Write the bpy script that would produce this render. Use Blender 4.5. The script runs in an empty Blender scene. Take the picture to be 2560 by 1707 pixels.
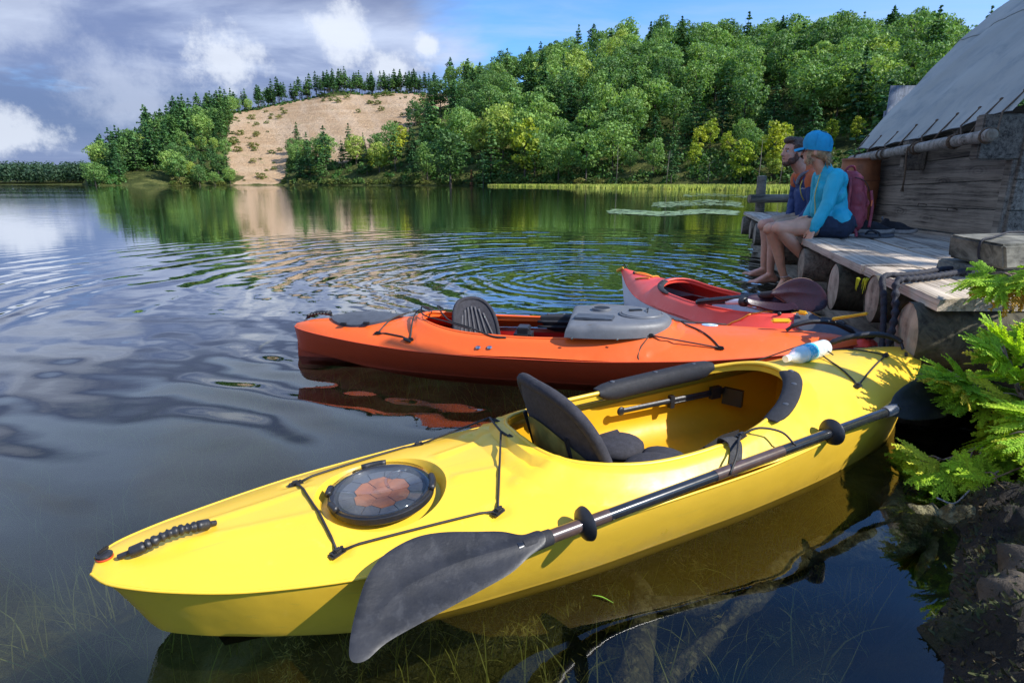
import bpy, bmesh, math, random
import numpy as np
from mathutils import Vector, Matrix, noise
from mathutils.geometry import delaunay_2d_cdt

random.seed(7); np.random.seed(7)
sc = bpy.context.scene
COL = sc.collection
PI = math.pi

# ------------------------------------------------------------------ camera
FPX, CAM_H, CXP, CYP, HZN = 1450.0, 1.0, 1280.0, 853.5, 459.0      # photo 2560 x 1707
PITCH = math.atan((CYP - HZN) / FPX)
cam_d = bpy.data.cameras.new('camera'); cam = bpy.data.objects.new('camera', cam_d); COL.objects.link(cam)
cam_d.sensor_width = 36.0; cam_d.lens = 36.0 * FPX / 2560.0
cam_d.clip_start = 0.05; cam_d.clip_end = 9000
cam.location = (0, 0, CAM_H); cam.rotation_euler = (PI / 2 - PITCH, 0, 0)
sc.camera = cam

# ------------------------------------------------------------------ light
SUN_EL, SUN_AZ = math.radians(41), math.radians(111)                 # azimuth from +Y towards +X
sun_dir = Vector((math.sin(SUN_AZ) * math.cos(SUN_EL), math.cos(SUN_AZ) * math.cos(SUN_EL), math.sin(SUN_EL)))
sun_d = bpy.data.lights.new('sun', 'SUN'); sun_d.energy = 4.7; sun_d.angle = math.radians(0.55); sun_d.color = (1, .955, .88)
sun = bpy.data.objects.new('sun', sun_d); COL.objects.link(sun)
sun.rotation_euler = sun_dir.to_track_quat('Z', 'Y').to_euler()
sc.view_settings.view_transform = 'Standard'; sc.view_settings.look = 'None'
sc.view_settings.exposure = 0.6; sc.view_settings.gamma = 1.0; sc.view_settings.use_curve_mapping = False
sc.cycles.use_denoising = True; sc.cycles.max_bounces = 7; sc.cycles.transparent_max_bounces = 12
sc.cycles.diffuse_bounces = 3; sc.cycles.glossy_bounces = 3; sc.cycles.transmission_bounces = 4
sc.cycles.caustics_reflective = False; sc.cycles.caustics_refractive = False
sc.cycles.sample_clamp_indirect = 6


class NT:
    """short node writer"""
    def __init__(self, tree):
        self.t = tree; self.n = tree.nodes; self.l = tree.links
    def new(self, k, **kw):
        n = self.n.new(k)
        for a, b in kw.items(): setattr(n, a, b)
        return n
    def put(self, sock, v):
        if hasattr(v, 'is_output') or isinstance(v, bpy.types.NodeSocket): self.l.new(v, sock)
        elif isinstance(v, (tuple, list)) and len(v) == 3 and sock.type == 'RGBA': sock.default_value = (*v, 1)
        else: sock.default_value = v
    def m(self, op, a, b=None, c=None, clamp=False):
        n = self.new('ShaderNodeMath', operation=op, use_clamp=clamp); self.put(n.inputs[0], a)
        if b is not None: self.put(n.inputs[1], b)
        if c is not None: self.put(n.inputs[2], c)
        return n.outputs[0]
    def vm(self, op, a, b=None):
        n = self.new('ShaderNodeVectorMath', operation=op); self.put(n.inputs[0], a)
        if b is not None: self.put(n.inputs[1], b)
        return n.outputs['Value'] if op in ('LENGTH', 'DISTANCE', 'DOT_PRODUCT') else n.outputs[0]
    def mix(self, f, a, b, blend='MIX'):
        n = self.new('ShaderNodeMix', data_type='RGBA', blend_type=blend)
        self.put(n.inputs['Factor'], f) if not isinstance(f, (int, float)) else setattr(n.inputs[0], 'default_value', f)
        ia, ib = [s for s in n.inputs if s.type == 'RGBA'][:2]
        self.put(ia, a); self.put(ib, b)
        return [s for s in n.outputs if s.type == 'RGBA'][0]
    def noise(self, vec, scale, detail=4, rough=.55, dist=0, dim='3D'):
        n = self.new('ShaderNodeTexNoise', noise_dimensions=dim)
        if vec is not None: self.put(n.inputs['Vector'], vec)
        self.put(n.inputs['Scale'], scale); n.inputs['Detail'].default_value = detail
        n.inputs['Roughness'].default_value = rough; n.inputs['Distortion'].default_value = dist
        return n.outputs[0]
    def ss(self, v, lo, hi, a=0.0, b=1.0):
        n = self.new('ShaderNodeMapRange', interpolation_type='SMOOTHSTEP'); self.put(n.inputs[0], v)
        for i, x in ((1, lo), (2, hi), (3, a), (4, b)): self.put(n.inputs[i], x)
        return n.outputs[0]
    def lin(self, v, lo, hi, a=0.0, b=1.0):
        n = self.new('ShaderNodeMapRange'); self.put(n.inputs[0], v)
        for i, x in ((1, lo), (2, hi), (3, a), (4, b)): self.put(n.inputs[i], x)
        return n.outputs[0]
    def ramp(self, v, stops):
        n = self.new('ShaderNodeValToRGB'); self.put(n.inputs[0], v)
        e = n.color_ramp.elements
        while len(e) < len(stops): e.new(.5)
        for i, (p, c) in enumerate(stops): e[i].position = p; e[i].color = (*c, 1)
        return n.outputs[0]
    def comb(self, x, y, z):
        n = self.new('ShaderNodeCombineXYZ')
        for i, v in enumerate((x, y, z)): self.put(n.inputs[i], v)
        return n.outputs[0]
    def sep(self, v):
        n = self.new('ShaderNodeSeparateXYZ'); self.put(n.inputs[0], v); return n.outputs
    def bump(self, h, dist=.01, strength=1.0, normal=None):
        n = self.new('ShaderNodeBump'); n.inputs['Strength'].default_value = strength
        n.inputs['Distance'].default_value = dist; self.put(n.inputs['Height'], h)
        if normal is not None: self.put(n.inputs['Normal'], normal)
        return n.outputs[0]


# ------------------------------------------------------------------ world: sky with broken cloud
world = bpy.data.worlds.new('World'); sc.world = world; world.use_nodes = True
w = NT(world.node_tree); w.n.clear()
sky = w.new('ShaderNodeTexSky', sky_type='NISHITA', sun_disc=False)
sky.sun_elevation = SUN_EL; sky.sun_rotation = SUN_AZ; sky.altitude = 200; sky.air_density = 1.0; sky.dust_density = .6; sky.ozone_density = 2.0
dirv = w.new('ShaderNodeTexCoord').outputs['Generated']
dx, dy, dz = w.sep(dirv)
zc = w.m('ADD', w.m('MAXIMUM', dz, 0.0), 0.16)
px_, py_ = w.m('DIVIDE', dx, zc), w.m('DIVIDE', dy, zc)
pv = w.comb(px_, py_, w.m('MULTIPLY', dz, 2.2))
n_big = w.noise(pv, .55, 7, .56, .35)
n_mid = w.noise(pv, 1.15, 7, .6, .2)
horiz = w.m('SQRT', w.m('ADD', w.m('MULTIPLY', dx, dx), w.m('MULTIPLY', dy, dy)))
q = w.m('DIVIDE', dx, w.m('MAXIMUM', horiz, 1e-4))
thr = w.lin(w.m('ADD', q, w.m('MULTIPLY', dz, .25)), -.24, .12, .24, .64)
cov = w.m('SUBTRACT', n_big, thr)
mask = w.ss(w.m('SUBTRACT', cov, w.ss(dz, .45, .75, 0.0, .10)), 0.0, .14)
# light and dark parts of the cloud
n_l = w.noise(w.comb(w.m('MULTIPLY', px_, .8), w.m('MULTIPLY', py_, .8), w.m('MULTIPLY', dz, 5.0)), .8, 8, .58, .3)
hi = w.ss(dz, .30, .55, 0.0, .10)
lit = w.ss(w.m('ADD', w.m('ADD', n_l, w.m('MULTIPLY', n_mid, .25)), hi), .60, .86)
ccol = w.mix(lit, (1.10, 1.40, 2.45), (3.3, 3.75, 4.8))
ccol = w.mix(w.ss(dz, .285, .36, 0.0, .72), ccol, w.mix(w.ss(dz, .42, .78), (4.3, 5.5, 7.6), (1.3, 2.2, 4.4)))
tband = w.m('MULTIPLY', w.ss(dz, .225, .27), w.ss(dz, .28, .31, 1.0, 0.0))
dband = w.m('MULTIPLY', w.ss(dz, .035, .07), w.ss(dz, .10, .16, 1.0, 0.0))
ccol = w.mix(w.m('MULTIPLY', dband, .7), ccol, (.70, 1.0, 1.9))
ccol = w.mix(w.m('MULTIPLY', tband, .6), ccol, (.75, .95, 1.75))
# a few cumulus heads over the far hill
def puff(azd, eld, rad, sq, sc2=15.0):
    a, e = math.radians(azd), math.radians(eld)
    az_ = w.m('ARCTAN2', dx, dy); el_ = w.m('ARCSINE', dz)
    nz = w.noise(dirv, sc2 * .75, 9, .68)
    da = w.m('SUBTRACT', az_, a); de = w.m('MULTIPLY', w.m('SUBTRACT', el_, e), sq)
    r = w.m('SQRT', w.m('ADD', w.m('MULTIPLY', da, da), w.m('MULTIPLY', de, de)))
    r = w.m('ADD', r, w.m('MULTIPLY', w.m('SUBTRACT', nz, .5), rad * 3.6))
    return w.ss(r, rad * .25, rad * 1.05, 1.0, 0.0)
pf = puff(-14.5, 12.3, .055, 1.0)
for a in ((-24.5, 10.0, .062, 1.3), (-7.9, 11.6, .020, 1.1), (-10.8, 9.9, .055, 1.7), (-40, 3.2, .10, 3.0)):
    pf = w.m('MAXIMUM', pf, puff(*a))
pf2 = w.m('MAXIMUM', puff(-40.5, 13.5, .105, 1.1, 6.0), puff(-30.5, 6.5, .10, 1.4, 6.0))
pf2 = w.m('MAXIMUM', pf2, w.m('MAXIMUM', puff(-27, 27, .16, 1.2, 5.0), puff(-48, 33, .16, 1.2, 5.0)))
wisp = w.ss(w.noise(w.comb(w.m('MULTIPLY', px_, .7), w.m('MULTIPLY', py_, 2.2), 3.3), .8, 6, .6, .8), .42, .80, 0.0, .42)
low = w.ss(dz, 0.0, .14, 1.0, 0.0)
right = w.m('MULTIPLY', w.ss(q, .15, .55), w.ss(dz, .16, .42, 1.0, 0.0))
blue = w.mix(1.0, sky.outputs[0], (.50, .86, 1.28), 'MULTIPLY')
base = w.mix(wisp, blue, (3.0, 3.6, 4.6))
base = w.mix(w.m('MULTIPLY', w.m('MAXIMUM', low, w.m('MULTIPLY', right, .8)), .38), base, (2.9, 3.6, 5.0))
c1 = w.mix(w.m('MULTIPLY', mask, .95), base, ccol)
c1 = w.mix(w.m('MULTIPLY', pf2, .42), c1, (3.9, 4.3, 5.1))
c2 = w.mix(w.m('MULTIPLY', pf, .70), c1, (4.5, 4.8, 5.3))
bg = w.new('ShaderNodeBackground'); w.put(bg.inputs[0], c2); bg.inputs[1].default_value = .135
wo = w.new('ShaderNodeOutputWorld'); w.l.new(bg.outputs[0], wo.inputs[0])

# ------------------------------------------------------------------ photo rays, used to find real positions at real distances
def ray(x, y):
    cx = (x - CXP) / FPX; cy = -(y - CYP) / FPX
    return Vector((cx, math.cos(PITCH) + cy * math.sin(PITCH), -math.sin(PITCH) + cy * math.cos(PITCH)))
def azel(x, y):
    d = ray(x * 1.08844, y * 1.08844); return math.atan2(d.x, d.y), d.z / math.hypot(d.x, d.y)
def to_px(p):
    dz_ = p[2] - CAM_H
    dep = p[1] * math.cos(PITCH) - dz_ * math.sin(PITCH); up = p[1] * math.sin(PITCH) + dz_ * math.cos(PITCH)
    return (CXP + FPX * p[0] / dep) / 1.08844, (CYP - FPX * up / dep) / 1.08844

# ------------------------------------------------------------------ materials
MATS = {}
def pmat(name, col, rough=.5, var=.12, scale=6.0, bump=0.0, bscale=40.0, stretch=(1, 1, 1), col2=None, f2=(.45, .65), metal=0.0,
         coat=0.0, spec=.5, objvar=0.0, sss=0.0, detail=5, dist=0.0, alpha=None, transl=0.0, emit=None):
    if name in MATS: return MATS[name]
    m = bpy.data.materials.new(name); m.use_nodes = True; t = NT(m.node_tree)
    b = t.n['Principled BSDF']; out = t.n['Material Output']
    co = t.new('ShaderNodeTexCoord').outputs['Object']
    if stretch != (1, 1, 1): co = t.vm('MULTIPLY', co, stretch)
    nz = t.noise(co, scale, detail, .6, dist)
    lo = tuple(c * (1 - var) for c in col); hi = tuple(min(1, c * (1 + var)) for c in col)
    c = t.mix(t.ss(nz, .3, .7), lo, hi)
    if col2 is not None:
        n2 = t.noise(co, scale * 2.3, 6, .65, dist + .4); c = t.mix(t.ss(n2, f2[0], f2[1]), c, col2)
    if objvar:
        r = t.new('ShaderNodeObjectInfo').outputs['Random']
        hs = t.new('ShaderNodeHueSaturation'); t.put(hs.inputs['Color'], c)
        t.put(hs.inputs['Value'], t.lin(r, 0, 1, 1 - objvar, 1 + objvar)); c = hs.outputs[0]
    t.put(b.inputs['Base Color'], c)
    t.put(b.inputs['Roughness'], t.lin(t.noise(co, scale * 3, 4, .6), .2, .8, rough * .85, min(1, rough * 1.15)))
    b.inputs['Metallic'].default_value = metal; b.inputs['Coat Weight'].default_value = coat
    b.inputs['Specular IOR Level'].default_value = spec
    if sss: b.inputs['Subsurface Weight'].default_value = sss; b.inputs['Subsurface Radius'].default_value = (.02, .008, .004); b.inputs['Subsurface Scale'].default_value = .5
    if bump: t.put(b.inputs['Normal'], t.bump(t.noise(co, bscale, 5, .6), bump))
    if transl:
        tr = t.new('ShaderNodeBsdfTranslucent'); t.put(tr.inputs[0], c); mx = t.new('ShaderNodeMixShader')
        mx.inputs[0].default_value = transl; t.l.new(b.outputs[0], mx.inputs[1]); t.l.new(tr.outputs[0], mx.inputs[2]); t.l.new(mx.outputs[0], out.inputs[0])
    MATS[name] = m
    return m

def wood_mat(name, c_dark, c_light, grain=(.9, 38, 38), objvar=.22, rough=.8, knots=True, moss=None, tint=None, bumpd=.004):
    m = bpy.data.materials.new(name); m.use_nodes = True; t = NT(m.node_tree); b = t.n['Principled BSDF']
    oi = t.new('ShaderNodeObjectInfo').outputs['Random']
    co = t.new('ShaderNodeTexCoord').outputs['Object']
    co2 = t.vm('ADD', co, t.comb(t.m('MULTIPLY', oi, 13.0), t.m('MULTIPLY', oi, 7.0), 0.0))
    g = t.vm('MULTIPLY', co2, grain)
    warp = t.noise(t.vm('MULTIPLY', co2, (2.0, 7, 7)), 1.0, 2, .5)
    g2 = t.vm('ADD', g, t.comb(0.0, t.m('MULTIPLY', warp, 1.5), t.m('MULTIPLY', warp, 1.5)))
    n1 = t.noise(g2, 1.0, 6, .68); n2 = t.noise(t.vm('MULTIPLY', g2, (.5, 3.5, 3.5)), 1.0, 3, .6)
    blot = t.noise(co2, 2.2, 4, .6)
    v = t.m('ADD', t.m('MULTIPLY', n1, .55), t.m('ADD', t.m('MULTIPLY', n2, .28), t.m('MULTIPLY', blot, .25)))
    if knots:
        vo = t.new('ShaderNodeTexVoronoi'); t.put(vo.inputs['Vector'], t.vm('MULTIPLY', co2, (2.0, 5.0, 5.0))); vo.inputs['Scale'].default_value = 1.0
        ring = t.m('SINE', t.m('MULTIPLY', vo.outputs['Distance'], 60.0))
        near = t.ss(vo.outputs['Distance'], .05, .42, 1.0, 0.0)
        v = t.m('SUBTRACT', v, t.m('MULTIPLY', near, t.m('ADD', t.m('MULTIPLY', ring, .028), .05)))
    c = t.ramp(v, [(.37, tuple(x * .6 for x in c_dark)), (.43, c_dark), (.53, tuple((a + d) / 2 for a, d in zip(c_dark, c_light))), (.66, c_light)])
    if moss is not None:
        c = t.mix(t.ss(t.noise(co2, 5.0, 5, .65), .56, .72, 0, .75), c, moss)
    hs = t.new('ShaderNodeHueSaturation'); t.put(hs.inputs['Color'], c); t.put(hs.inputs['Value'], t.lin(oi, 0, 1, 1 - objvar, 1 + objvar)); hs.inputs['Saturation'].default_value = 1.0
    t.put(b.inputs['Base Color'], hs.outputs[0]); b.inputs['Roughness'].default_value = rough; b.inputs['Specular IOR Level'].default_value = .25
    t.put(b.inputs['Normal'], t.bump(v, bumpd * 2.0))
    MATS[name] = m
    return m

M_deck = wood_mat('weathered_deck_wood', (.17, .135, .10), (.62, .52, .40))
M_wall = wood_mat('dark_wall_wood', (.055, .045, .036), (.33, .275, .21), grain=(.8, 30, 30), objvar=.18)
M_log = wood_mat('grey_log_wood', (.06, .052, .04), (.30, .265, .205), grain=(1.6, 16, 16), objvar=.15)
M_logend = wood_mat('log_end_grain', (.13, .10, .07), (.46, .38, .28), grain=(16, 16, 1.4), objvar=.15, knots=False)
M_darklog = wood_mat('shaded_log_wood', (.022, .02, .014), (.13, .115, .075), grain=(1.6, 14, 14), objvar=.15, moss=(.035, .045, .012))  # darker copy of the log wood: shade painted into the colour, plus moss
M_pole = wood_mat('peeled_pole_wood', (.10, .085, .06), (.44, .40, .34), grain=(1.4, 18, 18), objvar=.05)
M_shed = wood_mat('blue_grey_boards', (.14, .16, .20), (.34, .39, .48), grain=(22, 22, 1.0), objvar=.12)
M_bark = pmat('tree_bark', (.075, .06, .045), .9, .35, 3, .02, 12, stretch=(3, 3, .6))
M_black = pmat('black_plastic', (.018, .018, .02), .42, .25, 25, .0006, 300)
M_blackm = pmat('matt_black_foam', (.016, .016, .019), .75, .2, 40, .0008, 400)
M_fabric = pmat('black_seat_fabric', (.028, .027, .034), .92, .25, 60, .001, 700)
M_cord = pmat('black_bungee_cord', (.02, .018, .016), .6, .3, 200, .0005, 900)
M_rope = pmat('brown_hemp_rope', (.13, .085, .05), .9, .3, 60, .003, 260)
M_navyrope = pmat('dark_navy_rope', (.012, .013, .022), .75, .3, 50, .003, 200)
M_steel = pmat('steel', (.55, .55, .55), .25, .1, 40, metal=1)
M_blade = pmat('black_blade_plastic', (.016, .016, .018), .50, .35, 14, .0008, 60, col2=(.034, .034, .036), f2=(.50, .7))
M_maroon = pmat('maroon_blade_plastic', (.030, .010, .013), .28, .2, 14, .0004, 60)
M_shaft = pmat('black_shaft', (.016, .017, .02), .22, .2, 30, coat=.4, col2=(.05, .04, .035), f2=(.62, .75))
M_brownshaft = pmat('brown_shaft_sleeve', (.075, .045, .035), .3, .2, 30, coat=.3)

def kayak_mat(name, col, col_dirt, rough=.33, sss=.10):
    m = bpy.data.materials.new(name); m.use_nodes = True; t = NT(m.node_tree); b = t.n['Principled BSDF']
    co = t.new('ShaderNodeTexCoord').outputs['Object']
    n = t.noise(co, 3.0, 4, .55)
    c = t.mix(t.ss(n, .35, .7), tuple(x * .93 for x in col), col)
    scr = t.noise(t.vm('MULTIPLY', co, (3, 60, 60)), 1.0, 5, .7)
    c = t.mix(t.ss(scr, .58, .74, 0, .34), c, col_dirt)
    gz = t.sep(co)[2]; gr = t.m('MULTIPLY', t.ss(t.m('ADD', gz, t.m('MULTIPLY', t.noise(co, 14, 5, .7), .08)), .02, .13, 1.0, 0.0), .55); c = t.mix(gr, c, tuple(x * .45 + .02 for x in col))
    c = t.mix(t.ss(t.noise(co, 22, 6, .75), .60, .70, 0, .16), c, tuple(min(1, x * 1.0 + .12) for x in col))
    sp = t.noise(co, 90, 3, .6); c = t.mix(t.ss(sp, .70, .78, 0, .3), c, col_dirt)
    t.put(b.inputs['Base Color'], c)
    t.put(b.inputs['Roughness'], t.lin(t.noise(co, 9, 5, .65), .25, .75, rough * .8, rough * 1.35))
    b.inputs['Specular IOR Level'].default_value = .45
    if sss:
        b.inputs['Subsurface Weight'].default_value = sss; b.inputs['Subsurface Radius'].default_value = (.03, .02, .004); b.inputs['Subsurface Scale'].default_value = .4
    t.put(b.inputs['Normal'], t.bump(t.m('ADD', t.noise(co, 5, 3, .5), t.m('MULTIPLY', t.noise(co, 160, 2, .5), .03)), .0035))
    MATS[name] = m
    return m
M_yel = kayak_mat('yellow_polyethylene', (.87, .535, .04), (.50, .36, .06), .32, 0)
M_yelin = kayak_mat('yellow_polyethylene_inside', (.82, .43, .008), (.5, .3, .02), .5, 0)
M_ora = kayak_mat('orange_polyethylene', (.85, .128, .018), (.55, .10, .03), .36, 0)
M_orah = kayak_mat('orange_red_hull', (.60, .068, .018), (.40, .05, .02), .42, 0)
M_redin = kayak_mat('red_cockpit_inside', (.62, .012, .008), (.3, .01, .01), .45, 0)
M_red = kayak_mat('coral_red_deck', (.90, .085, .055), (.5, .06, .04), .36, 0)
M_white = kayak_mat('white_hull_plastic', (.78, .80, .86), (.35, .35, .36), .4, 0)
M_grey = pmat('grey_console_plastic', (.125, .13, .14), .5, .1, 20, .0008, 200)
M_hatch = pmat('dark_grey_hatch', (.062, .068, .08), .48, .15, 25, .0006, 120)
M_yplas = pmat('yellow_handle_plastic', (.85, .50, .03), .4, .08, 20)
M_ostrap = pmat('orange_cord', (.80, .34, .03), .6, .1, 60)

# ------------------------------------------------------------------ mesh builder and object helpers
MAT4 = {}                                                            # frame of every object built, by name
class MB:
    def __init__(s): s.v = []; s.f = []
    def add(s, vs, fs):
        o = len(s.v); s.v.extend(tuple(v) for v in vs); s.f.extend(tuple(i + o for i in f) for f in fs); return s
    def grid(s, nu, nv, fn, closeu=False, closev=False):
        vs = [fn(i / (nu if closeu else nu - 1), j / (nv if closev else nv - 1)) for i in range(nu) for j in range(nv)]
        fs = []
        for i in range(nu if closeu else nu - 1):
            for j in range(nv if closev else nv - 1):
                a, b = i % nu, (i + 1) % nu; c, d = j % nv, (j + 1) % nv
                fs.append((a * nv + c, b * nv + c, b * nv + d, a * nv + d))
        return s.add(vs, fs)
    def tube(s, pts, r, n=8, cap=True, flat=1.0, up=None):
        pts = [Vector(p) for p in pts]; m = len(pts)
        rs = r if isinstance(r, (list, tuple)) else [r] * m
        T = []
        for i in range(m):
            a = pts[max(0, i - 1)]; b = pts[min(m - 1, i + 1)]; d = b - a
            T.append(d.normalized() if d.length > 1e-9 else Vector((0, 0, 1)))
        u = Vector(up) if up is not None else (Vector((0, 0, 1)) if abs(T[0].z) < .9 else Vector((1, 0, 0)))
        vs, fs = [], []
        for i in range(m):
            u = (u - T[i] * u.dot(T[i])); u.normalize(); w_ = T[i].cross(u)
            for k in range(n):
                a = 2 * PI * k / n; vs.append(pts[i] + (w_ * math.cos(a) + u * math.sin(a) * flat) * rs[i])
        for i in range(m - 1):
            for k in range(n):
                fs.append((i * n + k, i * n + (k + 1) % n, (i + 1) * n + (k + 1) % n, (i + 1) * n + k))
        if cap: fs.append(tuple(range(n))[::-1]); fs.append(tuple((m - 1) * n + k for k in range(n)))
        return s.add(vs, fs)
    def box(s, c, size, R=None, bev=0.0):
        c = Vector(c); hx, hy, hz = [x / 2 for x in size]
        if bev:
            b = min(bev, hx * .9, hy * .9, hz * .9)
            bm = bmesh.new(); bmesh.ops.create_cube(bm, size=1.0)
            for v in bm.verts: v.co = Vector((v.co.x * size[0], v.co.y * size[1], v.co.z * size[2]))
            bmesh.ops.bevel(bm, geom=bm.edges[:], offset=b, segments=2, affect='EDGES')
            bm.verts.index_update(); vs = [v.co.copy() for v in bm.verts]; fs = [tuple(v.index for v in f.verts) for f in bm.faces]; bm.free()
        else:
            vs = [Vector((x, y, z)) for x in (-hx, hx) for y in (-hy, hy) for z in (-hz, hz)]
            fs = [(0, 1, 3, 2), (4, 6, 7, 5), (0, 4, 5, 1), (2, 3, 7, 6), (0, 2, 6, 4), (1, 5, 7, 3)]
        if R is not None: vs = [R @ v for v in vs]
        return s.add([v + c for v in vs], fs)
    def lathe(s, prof, n=24, M=None):
        vs, fs = [], []
        for r, z in prof:
            for k in range(n): a = 2 * PI * k / n; vs.append(Vector((r * math.cos(a), r * math.sin(a), z)))
        for i in range(len(prof) - 1):
            for k in range(n): fs.append((i * n + k, i * n + (k + 1) % n, (i + 1) * n + (k + 1) % n, (i + 1) * n + k))
        if prof[0][0] > 1e-5: fs.append(tuple(range(n))[::-1])
        if prof[-1][0] > 1e-5: fs.append(tuple((len(prof) - 1) * n + k for k in range(n)))
        if M is not None: vs = [M @ v for v in vs]
        return s.add(vs, fs)
    def ell(s, c, r, R=None, n=16, m=10):
        c = Vector(c); r = (r, r, r) if isinstance(r, (int, float)) else r
        vs = [Vector((0, 0, -r[2]))]
        for j in range(1, m):
            p = -PI / 2 + PI * j / m
            for k in range(n): a = 2 * PI * k / n; vs.append(Vector((r[0] * math.cos(p) * math.cos(a), r[1] * math.cos(p) * math.sin(a), r[2] * math.sin(p))))
        vs.append(Vector((0, 0, r[2]))); L = len(vs) - 1; fs = []
        for k in range(n):
            fs.append((0, 1 + (k + 1) % n, 1 + k)); fs.append((L, L - n + k, L - n + (k + 1) % n))
        for j in range(m - 2):
            for k in range(n): a = 1 + j * n; fs.append((a + k, a + (k + 1) % n, a + n + (k + 1) % n, a + n + k))
        if R is not None: vs = [R @ v for v in vs]
        return s.add([v + c for v in vs], fs)
    def caps(s, p0, r0, p1, r1, n=12, flat=1.0, up=None):           # a tapered limb with round ends
        p0, p1 = Vector(p0), Vector(p1); d = p1 - p0; L = d.length; t = d / L
        pts, rs = [], []
        for a in (-80, -55, -25): a = math.radians(a); pts.append(p0 + t * (math.sin(a) * r0)); rs.append(r0 * math.cos(a))
        for k in range(5): pts.append(p0 + d * (k / 4)); rs.append(r0 + (r1 - r0) * k / 4)
        for a in (25, 55, 80): a = math.radians(a); pts.append(p1 + t * (math.sin(a) * r1)); rs.append(r1 * math.cos(a))
        return s.tube(pts, rs, n, True, flat, up)
    def mesh(s, name, frame=None):
        vs = s.v
        if frame is not None:
            a = np.array([tuple(v) for v in vs], dtype=float); Mi = np.array(frame.inverted())
            a = a @ Mi[:3, :3].T + Mi[:3, 3]; vs = a.tolist()
        me = bpy.data.meshes.new(name); me.from_pydata([tuple(v) for v in vs], [], s.f); me.update(); return me
    def build(s, name, mat, parent=None, smooth=0.0, world=False, kind=None, label=None):
        fr = MAT4.get(parent.name) if (world and parent is not None) else None
        me = s.mesh(name, fr)
        return put(name, me, mat, parent, smooth, kind, label)

def put(name, me, mat, parent=None, smooth=0.0, kind=None, label=None):
    if mat is not None:
        me.materials.clear(); me.materials.append(mat)
    if smooth:
        me.polygons.foreach_set('use_smooth', [True] * len(me.polygons))
        if smooth < 3: me.set_sharp_from_angle(angle=smooth)
    me.update()
    o = bpy.data.objects.new(name, me); COL.objects.link(o)
    if parent is not None: o.parent = parent; MAT4[o.name] = MAT4.get(parent.name, Matrix())
    else: MAT4[o.name] = Matrix()
    if kind: o['kind'] = kind
    if label: o['label'] = label
    return o
def tag(o, label=None, cat=None, group=None, kind=None):
    for k, v in (('label', label), ('category', cat), ('group', group), ('kind', kind)):
        if v: o[k] = v
    return o
def thing(name, label, cat, loc=(0, 0, 0), rz=0.0, group=None):
    o = bpy.data.objects.new(name, None); COL.objects.link(o)
    o.location = loc; o.rotation_euler = (0, 0, rz); o.empty_display_size = .1
    MAT4[o.name] = Matrix.Translation(loc) @ Matrix.Rotation(rz, 4, 'Z')
    return tag(o, label, cat, group)
def copy_tree(root, loc=None, rz=None, scale=None, label=None, group=None):
    r = root.copy(); COL.objects.link(r)
    if loc is not None: r.location = loc
    if rz is not None: r.rotation_euler = (0, 0, rz)
    if scale is not None: r.scale = scale
    if label: r['label'] = label
    if group: r['group'] = group
    for ch in KIDS.get(root.name, []):
        c = ch.copy(); COL.objects.link(c); c.parent = r
    return r
KIDS = {}
def cr(xs, ys):                                                      # smooth interpolation through a table
    xs = list(xs); ys = list(ys)
    def f(x):
        x = min(max(x, xs[0]), xs[-1]); i = 0
        while i < len(xs) - 2 and x > xs[i + 1]: i += 1
        def sl(k):
            if k == 0: return (ys[1] - ys[0]) / (xs[1] - xs[0])
            if k == len(xs) - 1: return (ys[-1] - ys[-2]) / (xs[-1] - xs[-2])
            a = (ys[k] - ys[k - 1]) / (xs[k] - xs[k - 1]); b = (ys[k + 1] - ys[k]) / (xs[k + 1] - xs[k])
            return 0.0 if a * b < 0 else 2 * a * b / (a + b) if abs(a + b) > 1e-9 else 0.0
        h = xs[i + 1] - xs[i]; t = (x - xs[i]) / h; m0, m1 = sl(i), sl(i + 1)
        return ((2 * t**3 - 3 * t**2 + 1) * ys[i] + (t**3 - 2 * t**2 + t) * h * m0 + (-2 * t**3 + 3 * t**2) * ys[i + 1] + (t**3 - t**2) * h * m1)
    return f
def spline(pts, n=8, closed=False):                                  # Catmull-Rom through 3-D points
    P = [Vector(p) for p in pts]; out = []; m = len(P)
    for i in range(m if closed else m - 1):
        p0 = P[(i - 1) % m] if (closed or i > 0) else P[0] * 2 - P[1]; p1 = P[i]; p2 = P[(i + 1) % m]
        p3 = P[(i + 2) % m] if (closed or i + 2 < m) else P[-1] * 2 - P[-2]
        for k in range(n):
            t = k / n
            out.append(.5 * ((2 * p1) + (p2 - p0) * t + (2 * p0 - 5 * p1 + 4 * p2 - p3) * t * t + (3 * p1 - p0 - 3 * p2 + p3) * t**3))
    if not closed: out.append(P[-1])
    return out
def inside(pts, poly):
    pts = np.asarray(pts); poly = np.asarray(poly); x, y = pts[:, 0], pts[:, 1]; c = np.zeros(len(pts), bool); n = len(poly)
    for i in range(n):
        x1, y1 = poly[i]; x2, y2 = poly[(i + 1) % n]
        hit = ((y1 > y) != (y2 > y)) & (x < (x2 - x1) * (y - y1) / ((y2 - y1) if y2 != y1 else 1e-12) + x1); c ^= hit
    return c
def polydist(pts, poly, closed=True):
    pts = np.asarray(pts, float); d = np.full(len(pts), 1e9); n = len(poly)
    for i in range(n if closed else n - 1):
        a = np.array(poly[i]); b = np.array(poly[(i + 1) % n]); ab = b - a; L = max(ab @ ab, 1e-12)
        t = np.clip(((pts - a) @ ab) / L, 0, 1); q_ = a + t[:, None] * ab; d = np.minimum(d, np.hypot(*(pts - q_).T))
    return d
def evaluated(o):
    dg = bpy.context.evaluated_depsgraph_get(); dg.update()
    return bpy.data.meshes.new_from_object(o.evaluated_get(dg))
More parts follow.
